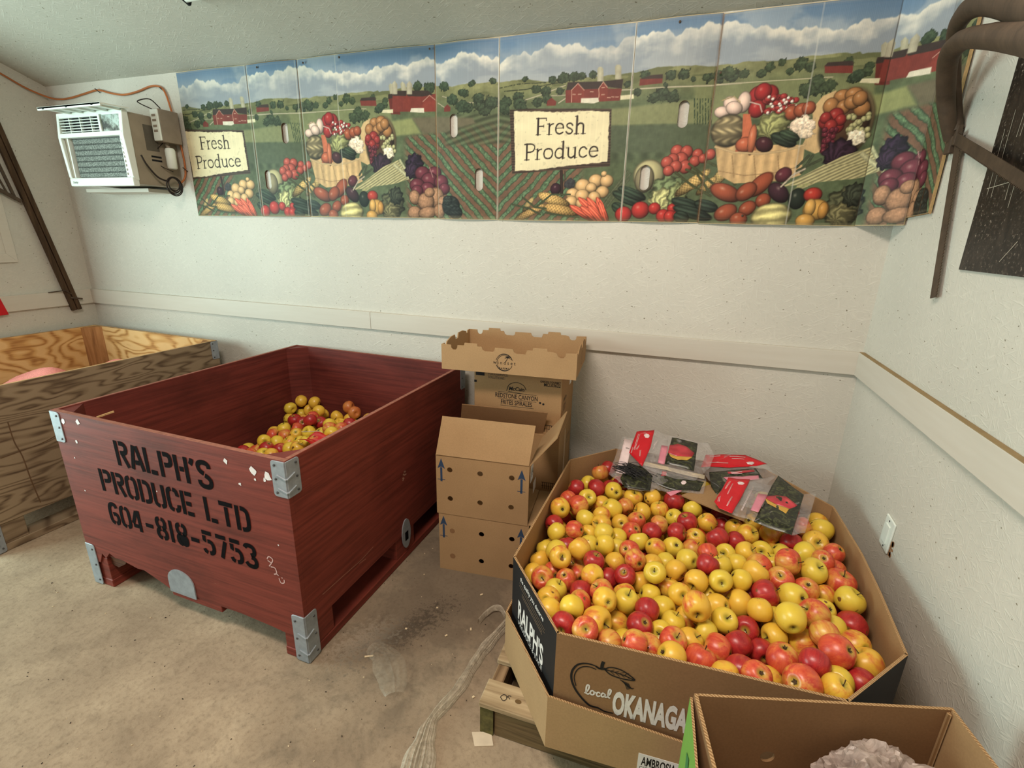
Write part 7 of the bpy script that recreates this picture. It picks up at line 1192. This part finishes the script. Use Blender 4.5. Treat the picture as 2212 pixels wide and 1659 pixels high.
SER = {'F': ([((.14,0),(.14,1),.13), ((.02,0),(.28,0),.05), ((.02,1),(.56,1),.065), ((.56,1),(.57,.86),.05), ((.14,.52),(.44,.52),.065), ((.44,.6),(.44,.44),.045)], .60),
 'r': ([((.13,0),(.13,.64),.12), ((.02,0),(.27,0),.045), ((.03,.64),(.13,.64),.045), ((.14,.46),(.22,.60),(.34,.64),.08)], .40),
 'e': ([((.08,.36),(.46,.37),.05), ((.46,.37),(.42,.56),(.28,.65),(.14,.58),(.07,.36),(.11,.12),(.27,.02),(.44,.11),.095)], .54),
 's': ([((.38,.52),(.30,.63),(.17,.63),(.09,.53),(.14,.40),(.30,.30),(.38,.18),(.31,.04),(.17,.02),(.06,.14),.088)], .46),
 'h': ([((.13,0),(.13,1.05),.12), ((.02,0),(.25,0),.045), ((.03,1.04),(.13,1.05),.045), ((.14,.48),(.26,.62),(.40,.60),(.46,.46),(.46,0),.105), ((.36,0),(.58,0),.045)], .62),
 'P': ([((.14,0),(.14,1),.13), ((.02,0),(.28,0),.05), ((.02,1),(.36,1),(.52,.90),(.55,.74),(.48,.56),(.34,.49),(.16,.49),.085)], .60),
 'o': ([((.29,.65),(.13,.58),(.07,.34),(.13,.10),(.29,.02),(.45,.10),(.51,.34),(.45,.58),(.29,.65),.095)], .58),
 'd': ([((.46,0),(.46,1.05),.12), ((.36,1.04),(.46,1.05),.045), ((.46,0),(.56,.02),.045), ((.44,.52),(.32,.64),(.16,.58),(.07,.34),(.12,.10),(.28,.02),(.44,.12),.09)], .60),
 'u': ([((.13,.64),(.13,.20),(.20,.05),(.32,.03),(.45,.14),.105), ((.02,.64),(.13,.64),.045), ((.46,.64),(.46,0),.12), ((.36,.64),(.46,.64),.045), ((.46,0),(.57,.02),.045)], .60),
 'c': ([((.42,.52),(.30,.65),(.14,.58),(.07,.34),(.12,.10),(.28,.02),(.43,.12),.092)], .50)}
def serif(word, p0, p1, ph, col):
    adv = sum(SER[c][1] for c in word); ux, uy = (p1[0] - p0[0]) / adv, (p1[1] - p0[1]) / adv; hx, hy = ph[0] - p0[0], ph[1] - p0[1]; x = 0
    for c in word:
        for s in SER[c][0]:
            pts, w = s[:-1], s[-1]
            if len(pts) > 2: pts = [(q.x, q.y) for q in bez([(a, b, 0) for a, b in pts], 4)]
            Q = [(p0[0] + (x + a) * ux, p0[1] + (x + a) * uy + b * hy) for a, b in pts]; us = [q[0] for q in Q]; vs = [q[1] for q in Q]; sl = box_(min(us) - 12, max(us) + 12, min(vs) - 12, max(vs) + 12)
            D = segd(U[sl], V[sl], Q); blend(sm(w * hy * .5 - D, -1.3, 1.3), col, sl)
        x += SER[c][1]
for f in FEAT:
    if f[0] == 'T': serif('Fresh', TX[0], TX[1], TX[2], (58, 44, 40)); serif('Produce', TX[3], TX[4], TX[5], (58, 44, 40))
    elif f[0] == 'R': pass
    elif f[0] == 'e': paint((*f[:5], f[5], f[6], f[7]))
    else: paint(f)
# aged print: faint flutes of the board, soft mottling, a slightly yellowed cast
RGB = 255 * (RGB / 255) ** 1.14; RGB *= (.97 + .05 * g1)[..., None]; RGB *= (1 - .035 * (np.sin(U * 1.1) > .2))[..., None]; gr_ = RGB.mean(-1, keepdims=True); RGB = gr_ + (RGB - gr_) * .84; RGB = np.clip(RGB * np.array((1.0, .985, .955)), 0, 255)
LIN = np.where(RGB / 255 <= .04045, RGB / 255 / 12.92, ((RGB / 255 + .055) / 1.055) ** 2.4)

m_print = NT('printed_board', .5, 0, .22); _a = m_print.n('ShaderNodeVertexColor'); _a.layer_name = 'print'
_w = m_print.n('ShaderNodeTexWave'); _w.bands_direction = 'X'; _w.inputs['Scale'].default_value = 55; m_print.l(m_print.coord(), _w.inputs[0]); m_print.bump(_w.outputs['Fac'], .06, .001)
m_print.color(_a.outputs['Color']); m_print = m_print.mat
m_bedge = plain('raw_board_edge', (208, 186, 140), .85, var=.15, scale=80); m_slot = plain('dark_slot_edge', (92, 62, 38), .9); m_bedge2 = plain('brown_board_edge', (150, 120, 80), .9, var=.25, scale=80)
SLOTS = [(-2.161, 1.966), (-2.317, 1.731), (-1.142, 1.960), (-1.009, 1.716), (-.085, 1.958), (-.218, 1.714)]
bn = thing('produce_banner', 'long cardboard banner printed with farm fields and vegetables, reading Fresh Produce', 'banner', (-1.0, Y0, 1.532))
ZB, ZTt = 1.532, 2.309
def sub_path(s):   # arc length along the banner -> world x, y and outward normal
    if s < 3.525: return (-2.905 + s, 0.0, (0, -1))
    if s < 3.705: k = (s - 3.525) / .18; return (.62 + k * .125, -k * .130, (-.72, -.69))
    return (.745, -.130 - (s - 3.705), (-1, 0))
cuts = [0, .516, .859, 1.666, 1.993, 2.598, 2.931, 3.525, 3.705, 3.89]
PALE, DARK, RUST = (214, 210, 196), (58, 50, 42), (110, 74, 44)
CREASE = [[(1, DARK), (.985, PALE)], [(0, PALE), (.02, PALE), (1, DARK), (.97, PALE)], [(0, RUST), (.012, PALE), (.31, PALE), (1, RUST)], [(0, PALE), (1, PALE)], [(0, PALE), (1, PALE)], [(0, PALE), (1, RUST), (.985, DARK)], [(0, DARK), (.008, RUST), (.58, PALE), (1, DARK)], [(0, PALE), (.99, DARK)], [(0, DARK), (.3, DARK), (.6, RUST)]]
zb_off = [(.0, .002), (.002, .004), (.004, .003), (.001, .0), (-.001, -.001), (-.001, -.001), (-.004, -.006), (-.004, -.004), (.022, .030)]
for k in range(len(cuts) - 1):
    a, b = cuts[k] + .0012, cuts[k + 1] - .0012; nu = max(6, int((b - a) / PX)); nv = int((ZTt - ZB) / PX); S_ = np.linspace(a, b, nu); Zs = np.linspace(0, 1, nv)
    xy = [sub_path(s) for s in S_]; verts = np.zeros((nv, nu, 3)); col = np.ones((nv, nu, 4))
    bulge = .006 + .010 * np.sin(np.pi * (S_ - a) / (b - a)) + (.004 if k in (2, 6) else 0) * np.sin(2 * np.pi * (S_ - a) / (b - a)) ** 2
    lo = np.interp(S_, [a, b], zb_off[k]) ; 
    for i in range(nu):
        x, y, n = xy[i]; o_ = bulge[i] if k < 7 else .004
        verts[:, i, 0] = x + n[0] * o_ + 1.0; verts[:, i, 1] = y + n[1] * o_; zt_ = ZTt - (.0 if k < 6 else .004)
        verts[:, i, 2] = (lo[i] + (zt_ - ZB - lo[i]) * Zs)
    ui = (((S_ - 1.993) % PER) / PX).astype(int) % NU; vi = np.clip((np.clip(verts[:, 0, 2], 0, BH) / PX).astype(int), 0, NV - 1)
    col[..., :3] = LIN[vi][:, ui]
    for i0_, tone in CREASE[k]:     # worn fold lines, pale where the print has rubbed off or dark along the seam
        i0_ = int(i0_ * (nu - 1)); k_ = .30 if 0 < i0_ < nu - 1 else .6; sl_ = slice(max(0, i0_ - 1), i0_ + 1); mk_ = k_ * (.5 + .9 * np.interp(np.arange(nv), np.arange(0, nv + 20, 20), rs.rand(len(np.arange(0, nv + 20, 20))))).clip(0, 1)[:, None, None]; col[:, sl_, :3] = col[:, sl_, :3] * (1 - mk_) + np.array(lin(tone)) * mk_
    wear = 1 - .35 * np.exp(-np.minimum(np.arange(nv), np.arange(nv)[::-1]) / 3.0) * rs.rand(nv); col[..., :3] = col[..., :3] * wear[:, None, None] + np.array(lin((206, 190, 150))) * (1 - wear)[:, None, None]
    keep = np.ones((nv - 1, nu - 1), bool); rims = []
    for sx, sz in SLOTS:
        X = verts[..., 0] - 1.0; Z = verts[..., 2] + ZB
        if k >= 7 or not (a - .03 < sx + 2.905 < b + .04): continue
        rr = .0205; hh = .051 - rr; dx = X - sx; dz = np.sign(Z - sz) * np.maximum(np.abs(Z - sz) - hh, 0); D = np.hypot(dx, dz); inside_ = D < rr
        kill = inside_[:-1, :-1] & inside_[1:, :-1] & inside_[:-1, 1:] & inside_[1:, 1:]; keep &= ~kill
        used = np.zeros_like(inside_); K = keep
        for di in (0, 1):
            for dj in (0, 1): used[di:di + nv - 1, dj:dj + nu - 1] |= K
        snap = inside_ & used; f_ = np.where(D > 1e-6, rr / np.maximum(D, 1e-6), 1); cz = np.clip(Z - sz, -hh, hh) + sz
        verts[..., 0] = np.where(snap, sx + dx * f_ + 1.0, verts[..., 0]); verts[..., 2] = np.where(snap, cz + (Z - cz) * f_ - ZB, verts[..., 2])
        col[snap | ((D < rr + .003) & ~kill.any() if False else snap)] = (.10, .07, .045, 1)
        rims.append((sx, sz, rr, hh))
    idx = np.arange(nv * nu).reshape(nv, nu); Q = np.stack([idx[:-1, :-1], idx[:-1, 1:], idx[1:, 1:], idx[1:, :-1]], -1)[keep]
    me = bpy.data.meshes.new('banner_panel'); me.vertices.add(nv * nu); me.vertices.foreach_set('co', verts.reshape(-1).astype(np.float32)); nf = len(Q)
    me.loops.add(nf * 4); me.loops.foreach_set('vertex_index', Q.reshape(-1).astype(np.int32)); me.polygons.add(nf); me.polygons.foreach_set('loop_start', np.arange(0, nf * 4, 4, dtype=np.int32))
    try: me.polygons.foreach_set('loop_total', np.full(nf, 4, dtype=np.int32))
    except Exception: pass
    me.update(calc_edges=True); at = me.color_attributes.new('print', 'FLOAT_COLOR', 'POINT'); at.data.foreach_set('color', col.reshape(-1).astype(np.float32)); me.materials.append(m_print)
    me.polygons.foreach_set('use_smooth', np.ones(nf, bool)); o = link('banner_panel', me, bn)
    # raw board edges round the panel, running back to the wall
    mb = MB()
    def back(p, n, d): return (p[0] - n[0] * d, p[1] - n[1] * d, p[2])
    for row in (0, nv - 1):
        st_ = list(range(0, nu, 12)) + [nu - 1]
        for i, j in zip(st_, st_[1:]):
            p, q = verts[row, i], verts[row, j]; dz = -.0015 if row == 0 else .0015
            mb.add([(p[0], p[1] - .0006, p[2]), (q[0], q[1] - .0006, q[2]), (q[0], q[1] - .0006, q[2] + dz), (p[0], p[1] - .0006, p[2] + dz), back((p[0], p[1], p[2] + dz), xy[i][2], .005), back((q[0], q[1], q[2] + dz), xy[j][2], .005), back((p[0], p[1], p[2] + dz), xy[i][2], .0055), back((q[0], q[1], q[2] + dz), xy[j][2], .0055)], [(0, 1, 2, 3), (3, 2, 5, 4)])
    for i in (0, nu - 1):
        n = xy[i][2]; p, q = verts[0, i], verts[-1, i]; dd = .006 if k < 7 else .004
        mb.add([tuple(p), tuple(q), back(q, n, dd), back(p, n, dd)], [(0, 1, 2, 3)])
        if k == 8 and i: 
            for e_ in range(3): mb.add([(p[0], p[1] - e_ * .007, p[2] - e_ * .002), (q[0], q[1] - e_ * .007, q[2]), (q[0] + .003, q[1] - e_ * .007 - .0055, q[2]), (p[0] + .003, p[1] - e_ * .007 - .0055, p[2] - e_ * .002)], [(0, 1, 2, 3)])
    for sx, sz, rr, hh in rims:
        R = [(sx + rr * math.cos(t_), sz + hh * (1 if math.sin(t_) >= 0 else -1) + rr * math.sin(t_)) for t_ in np.linspace(0, 2 * PI, 41)[:-1]]; i = int(np.argmin(np.abs(verts[0, :, 0] - 1.0 - sx))); yy = verts[0, i, 1]; n = len(R)
        mb.add([(p + 1.0, yy + .0005, z - ZB) for p, z in R] + [(p + 1.0, yy + .007, z - ZB) for p, z in R], [(j, (j + 1) % n, n + (j + 1) % n, n + j) for j in range(n)], 1)
    mb.build('board_edge', [m_bedge2 if k in (1, 8) else m_bedge, m_slot], o)
for x, z in ((-1.771, 2.295), (-.137, 2.291), (-1.995, 2.288), (-1.26, 2.29), (.20, 1.56), (.04, 2.10), (-2.3, 2.29)):
    MB().lathe([(.005, 0), (.0048, .002), (.001, .0035)], 9, T=Matrix.Translation((x + 1.0, -.018, z - ZB)) @ Matrix.Rotation(PI / 2, 4, 'X')).build('screw', m_rust, bn)
